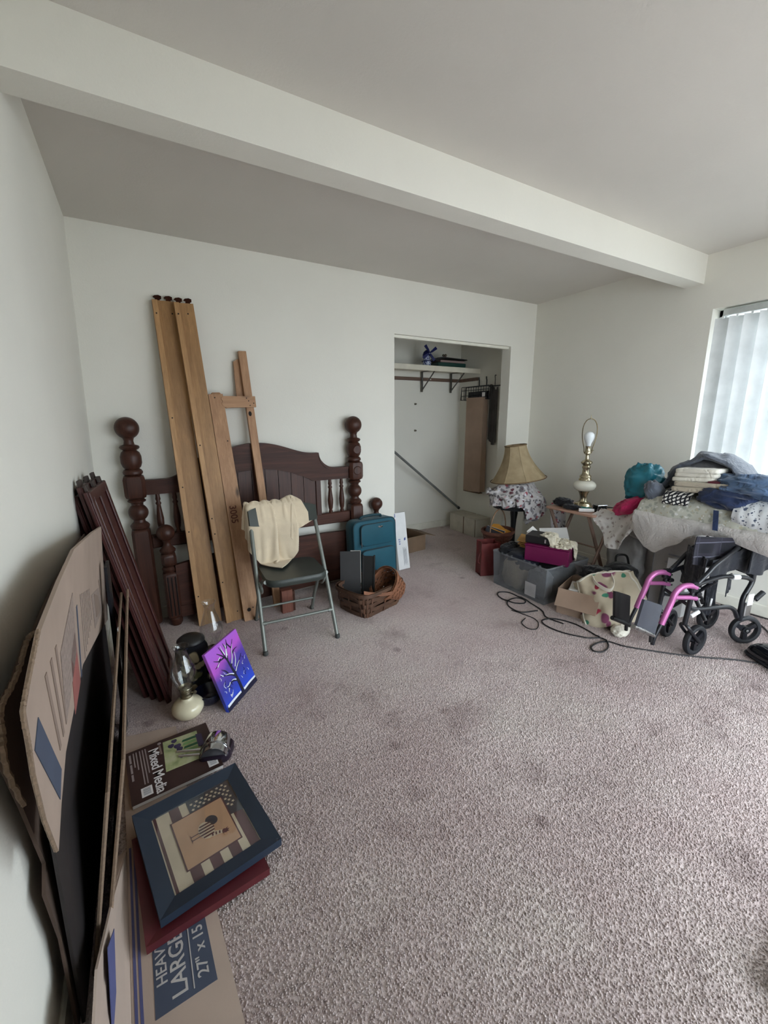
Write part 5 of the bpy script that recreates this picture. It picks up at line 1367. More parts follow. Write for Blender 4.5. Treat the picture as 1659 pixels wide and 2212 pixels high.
# ------------------------------------------------------------------ the clothes pile
M_WHITEB = cloth('white_fleece', (190, 185, 181), .10, 90, .9, .95, .4, fold=.35, fs=7, bd=.004)
M_QUILT = floral_mat('leafy_quilt', (184, 184, 172), [((152, 154, 144), 26, .40, (0, 0, 0)), ((164, 158, 138), 34, .32, (4, 2, 1)), ((206, 206, 202), 34, .26, (1, 5, 2))])
M_QUILT2 = floral_mat('scroll_pattern', (204, 206, 208), [((70, 78, 96), 44, .30, (0, 0, 0)), ((96, 100, 110), 60, .26, (3, 1, 1))])
M_DENIM = cloth('blue_denim', (84, 108, 140), .18, 300, .3, fold=.7)
M_NAVY = cloth('navy_denim', (32, 46, 78), .14, 300, .3, fold=.6)
M_JACK = cloth('slate_grey_jacket', (92, 98, 110), .12, 320, .25, .6, fold=.5)
M_WTOW = cloth('white_towel', (222, 218, 206), .05, 130, .6, .95, .3, fold=.4, fs=12)
M_BTOW = cloth('beige_towel', (186, 176, 158), .07, 130, .6, .95, .3, fold=.4, fs=12)
M_TEALB = plain('teal_plastic_bag', (30, 108, 124), .42, var=.12, vs=6, bs=18, bstr=.4)
M_MAGC = cloth('magenta_cotton', (176, 34, 84), .08, 300, .3, fold=.6)
M_LACE = floral_mat('white_floral_cotton', (206, 202, 198), [((160, 150, 146), 26, .34, (0, 0, 0)), ((110, 78, 84), 12, .12, (2, 4, 1))])
def pilesheet(name, m, label, cat, y0, y1, front, back, th, nu=46, nv=34, seed=0, amp=.010, base=None, parent=None, xb=3.34):
    """cloth lying over the pile: u along y (y0 to y1); front(u) -> list of (x, z) from the hem upward, then to the back"""
    P = []
    for i in range(nu + 1):
        u = i / nu; y = y0 + (y1 - y0) * u; pr_ = front(u); sp_ = spline([(p[0], 0, p[1]) for p in pr_], 8)
        row = []
        L = [0]
        for k in range(1, len(sp_)): L.append(L[-1] + (sp_[k] - sp_[k - 1]).length)
        for j in range(nv + 1):
            d = L[-1] * j / nv
            k = next((q for q in range(1, len(L)) if L[q] >= d - 1e-9), len(L) - 1); t = (d - L[k - 1]) / max(1e-9, L[k] - L[k - 1])
            p = sp_[k - 1].lerp(sp_[k], t)
            n = fbm((u * 5 + seed, j / nv * 4, seed * 1.7), 1, 3); n2 = fbm((u * 14 + seed, j / nv * 9, 3 + seed), 1, 2)
            row.append(Vector((p.x + amp * n * 1.4 - amp * .4 * n2, y + amp * n2, p.z + amp * n + amp * .5 * n2)))
        P.append(row)
    if parent: return build(name, MB().sheet(P, th), m, parent, 80)
    return single(name, MB().sheet(P, th), m, label, cat, base, None, 80)
I = np.interp
hemW = lambda u: float(I(u, [0, .10, .18, .30, .42, .55, .75, 1], [.60, .50, .475, .56, .645, .655, .62, .575]))
pilesheet('white_blanket', M_WHITEB, 'thick white fleece blanket at the bottom of the clothes pile', 'blanket', 1.53, .64,
          lambda u: [(2.845, hemW(u)), (2.825, hemW(u) + .5 * (.735 - hemW(u))), (2.84, .725), (2.93, .745), (3.10, .735), (3.36, .72)], None, .028, 60, 36, 1, .008, (2.95, 1.2, .65))
for i in range(2):   # folded bedding carrying the pile
    single('folded_bedding', rbox(MB(), (3.12, 1.10, .68 + .10 * i), (.42, .70, .095), .04, None), (M_WHITEB, M_QUILT)[i], ('lower', 'upper')[i] + ' folded bedding inside the clothes pile, mostly covered', 'bedding', (3.12, 1.10, .64 + .1 * i))
tq = lambda u: float(I(u, [0, .12, .3, .55, .8, 1], [.80, .845, .85, .83, .80, .76]))
hq = lambda u: float(I(u, [0, .15, .4, .7, 1], [.650, .668, .698, .690, .655]))
qt = pilesheet('leafy_quilt', M_QUILT, 'grey-green leaf patterned quilt folded on the white blanket', 'quilt', 1.515, .68,
          lambda u: [(2.905, hq(u) - .006), (2.862, hq(u) + .008), (2.848, (hq(u) + tq(u)) / 2), (2.875, tq(u) - .012), (2.94, tq(u) + .01), (3.10, tq(u) + .05), (3.33, tq(u) + .03)], None, .022, 60, 36, 2, .008, (2.95, 1.2, .75))
pilesheet('scroll_cloth', M_QUILT2, 'white cloth with dark scroll pattern at the window end of the pile', 'cloth', .99, .66,
          lambda u: [(2.852 - .01 * u, .752 - .05 * u), (2.83, .80 - .04 * u), (2.85, .855 - .03 * u), (2.93, .90 - .02 * u), (3.08, .93), (3.28, .94)], None, .012, 30, 28, 4, .007, (2.95, .85, .8))
single('navy_jeans', lump(MB(), (2.945, 1.05, .868), (.115, .155, .060), .05, 2.6, .16, 2.2, 51, tilt=(.14, .1)), M_NAVY, 'dark navy jeans folded on the quilt below the light blue denim', 'jeans', (2.955, 1.06, .80), None, 80)
single('blue_denim_shirt', lump(MB(), (3.01, .93, .945), (.15, .22, .072), .05, 2.4, .22, 2.6, 53, tilt=(.10, .08)), M_DENIM, 'light blue denim shirt crumpled at the window end of the pile', 'shirt', (3.0, .93, .86), None, 80)
single('blue_strap', MB().sheet([[(2.835 - .01 * t, 1.065 - .014 * t + w, .815 - .115 * t) for w in (-.013, .013)] for t in [i / 8 for i in range(9)]], .004), M_NAVY, 'dark blue strap hanging down over the quilt', 'strap', (2.835, 1.06, .76), None, 60)
def check_mat():
    t = NT('black_white_check'); v = t.map((1, 1, 1), (.5, .0, .5)); sp = t.n('SeparateXYZ'); t.l(v, sp.inputs[0])
    a = t.math('GREATER_THAN', t.math('SINE', t.math('MULTIPLY', sp.outputs[1], 340)), .35); b = t.math('GREATER_THAN', t.math('SINE', t.math('MULTIPLY', sp.outputs[2], 300)), .35)
    f = t.math('MAXIMUM', a, b); col = t.mix(f, (224, 222, 218), (34, 34, 40))
    return t.pbr(col, .9, 0, t.bump(t.noise(v, 240, 2), .25, .001), .2)
pilesheet('check_cloth', check_mat(), 'black and white checked cloth at the front of the pile', 'cloth', 1.365, 1.215,
          lambda u: [(2.845 - .01 * u, .805 + .01 * u), (2.84, .835), (2.86, .868), (2.91, .893), (3.0, .91)], None, .008, 20, 20, 6, .006, (2.87, 1.29, .85))
def stack(name, m, lab, cat, c, d, n, group=None, tilt=0, rz=0):
    r = thing(name, lab, cat, (c[0], c[1], c[2]))
    for i in range(n):
        h = d[2] / n; M = TR((c[0] + .006 * math.sin(i * 2.3), c[1] + .008 * math.cos(i * 1.7), c[2] + h * (i + .5)), tilt, 0, rz)
        q = MB(); o = rounded([(-d[0] / 2, -d[1] / 2), (d[0] / 2, -d[1] / 2), (d[0] / 2, d[1] / 2), (-d[0] / 2, d[1] / 2)], .03, 5)
        pad(q, o, [(.93, -h * .5), (.985, -h * .42), (1.0, -h * .15), (1.0, h * .2), (.98, h * .42), (.9, h * .5), (.5, h * .53)], M)
        q.v = [p + Vector((0, 0, .006 * fbm((p.x * 16, p.y * 16, i), 1, 2))) for p in q.v]
        build('fold', q, m, r, 70)
    return r
stack('beige_towel', M_BTOW, 'folded beige towel under the white towels on the pile', 'towel', (2.99, 1.19, .895), (.22, .30, .062), 2, tilt=-.05)
stack('white_towel', M_WTOW, 'folded white towels near the top of the clothes pile', 'towel', (3.0, 1.235, .955), (.20, .235, .080), 3, tilt=-.06)
single('maroon_cloth', rbox(MB(), (2.935, 1.125, .962), (.08, .06, .026), .02, None), cloth('maroon_cotton', (92, 34, 46), .1), 'bit of maroon cloth beside the white towels', 'cloth', (2.94, 1.12, .95))
# grey jacket arching over the towels
P = []
nu, nv = 54, 24
yy = [1.50, 1.47, 1.42, 1.36, 1.29, 1.22, 1.14, 1.07, 1.02, .99]
zz = [.83, .90, .975, 1.045, 1.092, 1.108, 1.090, 1.050, .995, .935]
for i in range(nu + 1):
    u = i / nu; k = u * 9; y = float(I(k, range(10), yy)); z = float(I(k, range(10), zz)); row = []
    for j in range(nv + 1):
        v = j / nv; x = 2.90 + .10 * math.sin(u * PI) ** .6 + v * .26; dz = -.028 * (1 - v) * (1 - v) * 0 + .02 * math.sin(v * PI)
        n = .012 * fbm((u * 6, v * 3, 8.1), 1, 3) + .008 * math.sin(u * 26 + v * 5)
        row.append(Vector((x, y + n, z + dz + n - .012 * (1 if j == 0 else 0))))
    P.append(row)
single('grey_jacket', MB().sheet(P, .022), M_JACK, 'slate grey jacket arching over the top of the clothes pile', 'jacket', (3.05, 1.22, 1.05), None, 80)
single('grey_sleeve', lump(MB(), (2.93, 1.455, .85), (.06, .055, .085), .2, 2.4, .15, 2.2, 57, tilt=(-.4, 0)), M_JACK, 'crumpled grey sleeve hanging at the left end of the pile', 'sleeve', (2.93, 1.45, .78), None, 80)
single('pile_filling', lump(MB(), (3.12, 1.27, .95), (.11, .20, .12), 0, 2.6, .08, 1.6, 59), M_GREYC, 'grey garments packed under the arching jacket', 'clothes', (3.12, 1.27, .85), None, 80)
single('teal_bag', lump(MB(), (3.03, 1.585, .895), (.095, .115, .130), .1, 3.0, .20, 2.2, 61), M_TEALB, 'teal plastic bag of clothes at the left end of the pile', 'bag', (3.03, 1.60, .83), None, 80)
single('magenta_shirt', lump(MB(), (2.99, 1.615, .735), (.10, .135, .055), .1, 2.4, .2, 2.2, 63, tilt=(-.50, 0)), M_MAGC, 'magenta shirt slumping toward the tray table', 'shirt', (3.0, 1.63, .72), None, 80)
P = []
for i in range(31):
    row = []
    for j in range(25):
        u, v = i / 30, j / 24
        y = 1.86 - .38 * u + .05 * v; z = float(I(u, [0, .25, .5, .8, 1], [.66, .655, .66, .72, .78])) - v * float(I(u, [0, .2, .45, .7, 1], [.05, .12, .25, .30, .16]))
        x = 3.02 - .10 * u - .05 * v + .02 * math.sin(u * 17 + v * 3) * v
        row.append(Vector((x, y, z)) + Vector((.012, .006, .008)) * fbm((u * 6, v * 5, 2.7), 1, 3))
    P.append(row)
single('white_floral_cloth', MB().sheet(P, .006), M_LACE, 'white floral cloth hanging between the tray table and the pile', 'cloth', (3.0, 1.7, .66), None, 80)
single('folded_clothes', lump(MB(), (3.2, 1.58, .60), (.14, .16, .16), 0, 3, .1, 2, 66), M_WHITEB, 'pale clothes under the teal bag and magenta shirt', 'clothes', (3.2, 1.6, .45), None, 80)
# ------------------------------------------------------------------ vacuum and cables
M_GLOSSB = plain('glossy_black_plastic', (16, 18, 24), .12, var=.1, bstr=0)
M_VIS = plain('smoky_visor', (60, 70, 86), .06, .2, var=.1, bstr=0)
vc = thing('vacuum_head', 'glossy black vacuum cleaner head on the carpet at the right edge', 'vacuum cleaner', (2.90, .66, 0))
VM = TR((2.885, .655, 0), 0, 0, -.55)
q = MB(); o = rounded([(-.09, -.16), (.09, -.16), (.10, .16), (-.10, .16)], .05)
pad(q, o, [(.96, .004), (1, .012), (1, .04), (.94, .062), (.82, .082), (.6, .094), (.3, .098)], VM)
build('body', q, M_GLOSSB, vc, 50)
q = MB(); o = rounded([(-.03, -.10), (.07, -.10), (.07, .10), (-.03, .10)], .03); pad(q, o, [(1, .07), (.98, .095), (.85, .108), (.5, .113)], VM)
build('visor', q, M_VIS, vc, 50)
build('bumper', MB().tube([VM @ Vector((x * 1.01, y * 1.01, .02)) for x, y in rounded([(-.09, -.16), (.09, -.16), (.10, .16), (-.10, .16)], .05)], .008, 8, True), M_TYRE, vc, 60)
M_CABLE = plain('black_cable', (24, 22, 24), .5, var=.1, bstr=0)
def cable(name, pts, label, r=.0045, z=None, lift=True):
    P = []; seen = []
    sp_ = spline([(x, y, 0) for x, y in pts], 10)
    for i, p in enumerate(sp_):
        h = r + .001
        if lift and any((p - q).length < r * 2.2 for q in sp_[:max(0, i - 8)]): h = r * 2.8
        P.append(Vector((p.x, p.y, h)))
    for _ in range(3):
        for i in range(1, len(P) - 1): P[i].z = max(P[i].z, (P[i - 1].z + P[i + 1].z) / 2 * .9 + P[i].z * .1)
    return single(name, MB().tube(P, r, 7), M_CABLE, label, 'cable', (pts[0][0], pts[0][1], 0), None, 60)
cable('power_cable', [(2.86, .70), (2.771, .82), (2.60, .965), (2.457, 1.12), (2.368, 1.235), (2.34, 1.31), (2.27, 1.335), (2.19, 1.325), (2.165, 1.29), (2.20, 1.262), (2.26, 1.268), (2.315, 1.30), (2.34, 1.36), (2.27, 1.405), (2.194, 1.527), (2.18, 1.645), (2.222, 1.705), (2.31, 1.675), (2.36, 1.564), (2.352, 1.44), (2.33, 1.36)],
      'black power cable running from the vacuum across the carpet past the front wheel')
cable('coiled_cable', [(2.311, 1.82), (2.19, 1.864), (2.187, 1.97), (2.25, 2.043), (2.345, 2.05), (2.372, 1.99), (2.316, 1.955), (2.245, 2.03), (2.255, 2.144), (2.312, 2.195), (2.375, 2.15), (2.375, 2.034), (2.362, 1.91), (2.335, 1.80), (2.28, 1.72), (2.30, 1.60)], 'black cable lying in loops at the foot of the clear tub')
cable('thin_cord', [(2.15, 1.787), (2.076, 1.754), (2.051, 1.68), (2.09, 1.645), (2.165, 1.69), (2.195, 1.755), (2.18, 1.844), (2.159, 1.922)], 'thin brown cord in a small loop in front of the coiled cable', .003)
cable('wall_cable', [(3.53, 1.20), (3.45, 1.0), (3.36, .90), (3.26, .83), (3.17, .79), (3.12, .74), (3.09, .68), (3.02, .62), (2.95, .66)], 'black cable curling behind the rear wheelchair wheel')
cable('baseboard_cable', [(3.53, 1.46), (3.50, 1.25), (3.53, .95), (3.54, .7), (3.53, .3)], 'black cable running along the foot of the right wall')
single('maroon_case', rbox(MB(), (1.27, .03, .022), (.26, .26, .044), .02, None), plain('dark_maroon_vinyl', (52, 18, 26), .4, bstr=.1), 'dark maroon case corner at the bottom right edge', 'case', (1.27, .03, 0))
# ------------------------------------------------------------------ cardboard and panels along the left wall
M_CARDA = plain('tan_cardboard', (160, 141, 128), .85, var=.06, vs=4, bs=120, bstr=.1)
M_CARDE = plain('pale_cardboard', (172, 154, 142), .85, var=.05, vs=4, bs=120, bstr=.08)
M_NAVYP = plain('slate_blue_print', (66, 74, 92), .8, var=.06, bstr=.05)
M_BLUEP = plain('blue_stripe_print', (78, 82, 126), .8, var=.05, bstr=0)
M_REDP = plain('faded_red_print', (148, 88, 82), .8, var=.1, bstr=0)
M_BRNP = plain('brown_print', (132, 114, 103), .85, var=.05, bstr=0)
M_LBLP = plain('grey_label_print', (142, 126, 118), .8, var=.14, vs=90, bstr=0)
M_CORE = plain('corrugated_edge', (128, 108, 90), .9, var=.10, vs=150, bs=200, bstr=.2)
def sheet_poly(mb, pts, th, nrm):
    n = len(pts); c = Vector(nrm).normalized() * th; a = [Vector(p) for p in pts]
    vs = a + [p + c for p in a]
    return mb.add(vs, [tuple(range(n)), tuple(range(2 * n - 1, n - 1, -1))] + [(i, n + i, n + (i + 1) % n, (i + 1) % n) for i in range(n)])
# big printed carton sheet
P1, P2, P3 = Vector((-.184, 2.2, .90)), Vector((-.226, 2.2, .46)), Vector((-.2, .767, .72))
NA = (P2 - P1).cross(P3 - P1).normalized()
if NA.x < 0: NA = -NA
def onA(y, z, o=.0012):
    x = P1.x - (NA.y * (y - P1.y) + NA.z * (z - P1.z)) / NA.x; return Vector((x, y, z)) + NA * o
A0 = [onA(y, z, 0) for y, z in ((2.215, .887), (2.229, .427), (1.75, .575), (1.271, .708), (1.10, .70), (.948, .690), (.87, .64), (.816, .588), (.745, .72), (.70, .84), (.688, .90), (.673, .962), (.725, .99), (.798, 1.021), (1.0, 1.035), (1.223, 1.04), (1.7, .972))]
ca = thing('carton_sheet', 'large tan flattened carton with faded printing leaning along the left wall', 'cardboard', (-.20, 1.4, .45))
build('panel', sheet_poly(MB(), A0, .007, -NA), M_CARDA, ca, 0)
def printA(name, yz, m, o=.0012): return build(name, sheet_poly(MB(), [onA(y, z, o) for y, z in yz], -.001, NA), m, ca, 0)
printA('printed_label', [(1.80, .735), (1.93, .60), (1.62, .655), (1.55, .80)], M_LBLP)
printA('label_frame', [(1.82, .755), (1.84, .755), (1.97, .585), (1.95, .585)], M_BRNP)
printA('label_core', [(1.76, .72), (1.86, .625), (1.68, .67), (1.63, .775)], M_BRNP, .0022)
printA('print_block', [(.95, .905), (1.15, .955), (1.16, .80), (.97, .74)], M_LBLP)
printA('print_stripe', [(1.20, .90), (1.215, .90), (1.235, .70), (1.22, .70)], M_NAVYP)
printA('red_print', [(1.07, .83), (1.15, .86), (1.20, .70), (1.09, .68)], M_REDP)
printA('print_stripe', [(.70, .88), (.735, .91), (.885, .70), (.855, .66)], M_NAVYP)
for i in range(7):
    y = 1.28 + .035 * i; printA('print_line', [(y, .90 - .01 * i), (y + .010, .90 - .01 * i), (y + .05, .70 + .004 * i), (y + .04, .70 + .004 * i)], M_LBLP)
for i in range(3):
    printA('print_line', [(.80 + .05 * i, .94), (.815 + .05 * i, .94), (.90 + .04 * i, .74), (.885 + .04 * i, .74)], M_BRNP)
build('torn_edge', MB().tube([Vector(p) + Vector((0, .002 * math.sin(i * 2.1), .002 * math.cos(i * 3.3))) for i, p in enumerate(spline([onA(y, z, -.003) for y, z in ((.816, .588), (.745, .72), (.70, .84), (.688, .90), (.673, .962), (.725, .99), (.798, 1.021))], 14))], .0032, 5), M_CORE, ca, 30)
# carton behind it, against the wall; front sheets' shade is put into its brown
def wx(z, o): return wl(z) + o
Bp = [(.91, .02), (.90, .30), (.855, .47), (.885, .51), (.82, .70), (.775, .815), (.785, .87), (.80, .905), (.90, .905), (1.0, .925), (1.06, .912), (1.3, .925), (1.7, .915), (2.06, .89), (2.1, .02)]
cbk = thing('carton_sheet', 'torn carton sheet, its brown darkened for shade, squeezed between the tan carton and the left wall', 'cardboard', (-.25, 1.3, 0))
build('panel', sheet_poly(MB(), [(wx(z, .030), y, z) for y, z in Bp], .006, (-1, 0, 0)), plain('shade_darkened_card', (74, 58, 48), .9, var=.12, vs=6, bstr=.1), cbk, 0)
build('torn_edge', MB().tube([Vector((wx(p.z, .030), p.y, p.z)) + Vector((.002, .003 * math.sin(i * 1.9), .003 * math.cos(i * 2.7))) for i, p in enumerate(spline([(0, .82, .70), (0, .775, .815), (0, .785, .87), (0, .80, .905), (0, .90, .905), (0, 1.0, .925), (0, 1.06, .912)], 10))], .0045, 5), M_CORE, cbk, 30)
# two thin cartons seen edge on
for i, (pts, lab) in enumerate((([(-.250, 1.02, .004), (-.250, 1.93, .004), (-.145, 2.02, .620), (-.160, 1.02, .50)], 'folded carton seen edge on, the nearer to the wall of two'),
                                ([(-.226, 1.06, .004), (-.226, 1.93, .004), (-.121, 2.02, .630), (-.134, 1.14, .48)], 'folded carton seen edge on, the farther from the wall of two'))):
    c = thing('folded_carton', lab, 'cardboard', (-.23 + .02 * i, 1.45, 0), None)
    e = Vector((1, 0, .17)).normalized() * .0045
    build('panel', sheet_poly(MB(), pts, .0035, (-1, 0, -.17)), M_CARDD, c, 0)
    build('panel', sheet_poly(MB(), [tuple(Vector(p) + e) for p in pts], .0035, (-1, 0, -.17)), M_CARDD, c, 0)
    build('fold_edge', MB().tube([pts[0], pts[3], pts[2]], .0055, 6), M_CORE, c, 30)
bp_ = thing('gap_shade_sheet', 'added black sheet standing for the shade in the gap behind the two edge-on cartons', 'board', (-.23, 1.4, 0))  # added sheet; its near-black colour stands for shade between the cartons
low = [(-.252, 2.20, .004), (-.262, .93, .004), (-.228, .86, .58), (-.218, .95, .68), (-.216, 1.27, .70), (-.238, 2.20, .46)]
build('panel', sheet_poly(MB(), low, .006, (-1, 0, 0)), plain('gap_shade_black', (34, 29, 29), .6, var=.1, bstr=.05), bp_, 0)
dk = thing('dark_board', 'dark board with a bright edge standing between the cartons and the wooden panels', 'board', (-.19, 1.9, 0))
DM = [(-.200, 1.94, .004), (-.196, 2.00, .004), (-.164, 1.92, .80), (-.168, 1.87, .79)]
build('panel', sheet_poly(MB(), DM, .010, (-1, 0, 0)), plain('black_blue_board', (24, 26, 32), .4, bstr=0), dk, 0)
build('bright_edge', MB().tube([Vector(DM[1]) + Vector((-.004, .002, 0)), Vector(DM[2]) + Vector((-.004, .002, 0))], .005, 8), M_STEEL, dk, 60)
single('white_sheet', sheet_poly(MB(), [(-.150, 1.70, .60), (-.155, 1.95, .54), (-.158, 1.97, .42), (-.155, 1.80, .40)], .002, (-1, 0, 0)), M_PAPER, 'small white paper stuck between the cartons and the dark board', 'paper', (-.15, 1.3, .62), None, 0)
single('narrow_white_board', sheet_poly(MB(), [(-.215, 2.40, .02), (-.215, 2.52, .02), (-.228, 2.45, 1.0), (-.228, 2.30, 1.01)], .006, (-1, 0, 0)), M_WCARD, 'narrow white board peeking out behind the dark red panels', 'board', (-.22, 2.4, 0), None, 0)
# dark red moulded wooden panels leaning in the corner
M_RED = wood('dark_red_stained_wood', (50, 21, 20), (78, 36, 33), 2, .9, .42, .05)
M_REDT = plain('worn_dark_wood', (58, 48, 44), .7, var=.15, bstr=.2)
for k in range(4):
    o = Vector((-.012 * k, .035 * k, .0)); up = .018 * k
    b0, b1 = Vector((-.020, 2.06, .004)) + o, Vector((.012, 2.47, .004)) + o
    t0 = Vector((-.190 - .004 * k, 2.30 + .05 * k, 1.035 - .012 * k + .03 * (k % 2))); 
    X = (b1 - b0); w = X.length; U = t0 - b0; MP = frame(b0, X, U); L = U.length
    MP = MP @ Matrix.Translation((0, 0, -.020 * k))
    r = thing('wooden_panel', ('frontmost', 'second', 'third', 'rearmost')[k] + ' dark red moulded wooden panel of the stack leaning in the left corner', 'panel', tuple(b0), None)
    build('board', MB().box((w / 2, L / 2, -.008), (w, L, .014), .002, MP), M_RED, r)
    for x in (.022, w - .022, w * .5):
        build('stile', MB().box((x, L / 2, .002), (.042, L, .010), .004, MP), M_RED, r)
    for x in (.052, w - .052):
        build('moulding', MB().tube([MP @ Vector((x, .03, .004)), MP @ Vector((x, L - .03, .004))], .006, 8), M_RED, r, 60)
    for yy_ in (L - .025, .025): build('rail', MB().box((w / 2, yy_, .002), (w - .002, .046, .011), .003, MP), M_RED, r)
    for j in range(3):
        build('top_tenon', MB().box((w * (.14 + .36 * j), L + .012, -.008), (.055, .028, .012), .002, MP), M_REDT, r)
# ------------------------------------------------------------------ on the floor at the left
M_WPRINT = plain('pale_print', (176, 172, 170), .8, var=.03, bstr=0)
fl = thing('flattened_box', 'flattened moving box with slate blue print lying on the carpet under the frames', 'cardboard', (-.07, 1.1, 0))
build('panel', sheet_poly(MB(), [(-.150, .40, .012), (.078, .40, .012), (.053, .74, .012), (.036, .985, .012), (.004, 1.40, .012), (-.008, 1.86, .012), (-.215, 1.90, .012), (-.187, 1.334, .012)], .010, (0, 0, -1)), M_CARDE, fl, 0)
build('side_panel', sheet_poly(MB(), [(-.150, .40, .010), (-.187, 1.334, .010), (-.203, 1.31, .02), (-.2035, 1.08, .115), (-.2035, .853, .234), (-.206, .70, .20), (-.20, .40, .12)], .005, (-1, 0, .2)), M_CARDE, fl, 0)
def onE(x, y, o=.0128): return Vector((x, y, o))
for a, m_ in ((.006, M_BLUEP), (.017, M_BLUEP)):
    build('printed_stripe', sheet_poly(MB(), [onE(-.187 + a, 1.33), onE(-.187 + a + .006, 1.33), onE(-.150 + a + .007, .40), onE(-.150 + a, .40)], .0007, (0, 0, -1)), m_, fl, 0)
build('printed_flash', sheet_poly(MB(), [(-.192, 1.0, .135), (-.1905, .84, .05), (-.191, .80, .10), (-.194, .92, .19)], .0015, (-1, 0, 0)), M_BLUEP, fl, 0)
build('print_panel', sheet_poly(MB(), [onE(-.122, .845), onE(.012, .850), onE(-.006, 1.16), onE(-.128, 1.16)], .0007, (0, 0, -1)), M_NAVYP, fl, 0)
RE = Matrix.Rotation(PI / 2 + .03, 4, 'Z')
text('HEAVY', .034, Matrix.Translation((-.094, .905, .0132)) @ RE, M_WPRINT, 'lettering', fl)
text('LARGE /', .049, Matrix.Translation((-.052, .862, .0132)) @ RE, M_WPRINT, 'lettering', fl)
text('27" x 15', .036, Matrix.Translation((-.004, .874, .0132)) @ RE, M_WPRINT, 'lettering', fl)
build('print_rule', sheet_poly(MB(), [onE(-.040, .86, .0136), onE(-.0375, .86, .0136), onE(-.042, 1.12, .0136), onE(-.0445, 1.12, .0136)], .0006, (0, 0, -1)), M_WPRINT, fl, 0)
build('stamp_frame', sheet_poly(MB(), [onE(-.078, 1.70), onE(-.014, 1.70), onE(-.020, 1.80), onE(-.082, 1.80)], .0007, (0, 0, -1)), M_BRNP, fl, 0)
build('stamp_ground', sheet_poly(MB(), [onE(-.074, 1.706, .0134), onE(-.019, 1.706, .0134), onE(-.024, 1.794, .0134), onE(-.078, 1.794, .0134)], .0005, (0, 0, -1)), M_CARDE, fl, 0)
build('stamp_mark', sheet_poly(MB(), [onE(-.062, 1.722, .0138), onE(-.032, 1.722, .0138), onE(-.036, 1.775, .0138), onE(-.065, 1.775, .0138)], .0004, (0, 0, -1)), M_BRNP, fl, 0)
# mixed media pad
M_PADC = plain('dark_brown_cover', (56, 36, 34), .5, var=.06, bstr=.03)
M_ART0 = NT('painted_card'); _v = M_ART0.map(); M_ART0 = M_ART0.pbr(M_ART0.ramp(M_ART0.noise(_v, 22, 4), [(.3, (120, 136, 96)), (.5, (168, 176, 130)), (.7, (186, 190, 158))]), .6)
M_GREEN = plain('painted_green', (46, 96, 66), .6, var=.2, bstr=0); M_LGREEN = plain('painted_pale_green', (120, 160, 104), .6, var=.2, bstr=0)
M_PURP = plain('painted_dark_purple', (62, 54, 84), .6, var=.2, bstr=0)
pd = thing('sketch_pad', 'dark brown mixed media sketch pad lying on the flattened box', 'sketch pad', (-.05, 1.6, .013))
# local frame of the pad: x to the right of the cover (towards the camera), y up the cover (into the room)
PO = Vector((-.2, 1.763, .013)); PX = Vector((.095, -.99, 0)); PY = Vector((.985, -.12, 0))
PM = frame(PO, PX, PY); PW, PH = .287, .31
build('page_block', MB().box((PW / 2, PH / 2, .007), (PW - .004, PH - .004, .014), .001, PM), M_PAPER, pd)
build('cover', MB().box((PW / 2, PH / 2, .0152), (PW, PH, .0016), 0, PM), M_PADC, pd, 0)
ptop = .0163
def flatp(name, pts, m, z, M, par): return build(name, MB().prism(pts, .0005, M, z), m, par, 0)
flatp('cover_picture', [(.020, .135), (.195, .122), (.20, .255), (.03, .265)], M_ART0, ptop, PM, pd)
for (x, y, r) in ((.04, .175, .011), (.062, .160, .012), (.078, .182, .014), (.10, .187, .012), (.145, .185, .010)):
    flatp('painted_flower', [(x + r * math.cos(a) * (1 + .2 * math.cos(3 * a)), y + r * math.sin(a)) for a in [2 * PI * k / 12 for k in range(12)]], M_PURP, ptop + .0006, PM, pd)
for (x0_, w_) in ((.055, .012), (.098, .012)):
    flatp('painted_stem', [(x0_, .205), (x0_ + w_, .20), (x0_ + w_ + .004, .255), (x0_ + .002, .258)], M_GREEN, ptop + .0006, PM, pd)
for (x0_, w_) in ((.075, .013), (.118, .014)):
    flatp('painted_stem', [(x0_, .205), (x0_ + w_, .20), (x0_ + w_ + .002, .25), (x0_ + .002, .253)], M_LGREEN, ptop + .0006, PM, pd)
flatp('painted_vase', [(.05, .256), (.135, .252), (.13, .275), (.06, .278)], M_PURP, ptop + .0007, PM, pd)
M_CWHITE = plain('white_print', (226, 224, 226), .6, var=.02, bstr=0)
text('Mixed Media', .052, PM @ Matrix.Translation((.034, .080, ptop)), M_CWHITE, 'lettering', pd, .0003, 'LEFT', .92, 0, 1.0)
M_PGREY = plain('grey_print', (150, 138, 138), .6, var=.05, bstr=0)
for i, (y, x1_) in enumerate(((.068, .16), (.058, .21), (.048, .21), (.036, .12), (.026, .10))):
    flatp('print_line', [(.016, y), (x1_, y), (x1_, y + .004), (.016, y + .004)], M_PGREY, ptop, PM, pd)
for (x, w_) in ((.02, .05), (.078, .05), (.135, .035)):
    flatp('print_line', [(x, .012), (x + w_, .012), (x + w_, .019), (x, .019)], M_PGREY, ptop, PM, pd)
flatp('emblem', [(.018 + .007 * math.cos(2 * PI * k / 14), .122 + .007 * math.sin(2 * PI * k / 14)) for k in range(14)], M_PGREY, ptop, PM, pd)
flatp('print_line', [(.03, .118), (.085, .118), (.085, .125), (.03, .125)], M_BRNP, ptop, PM, pd)
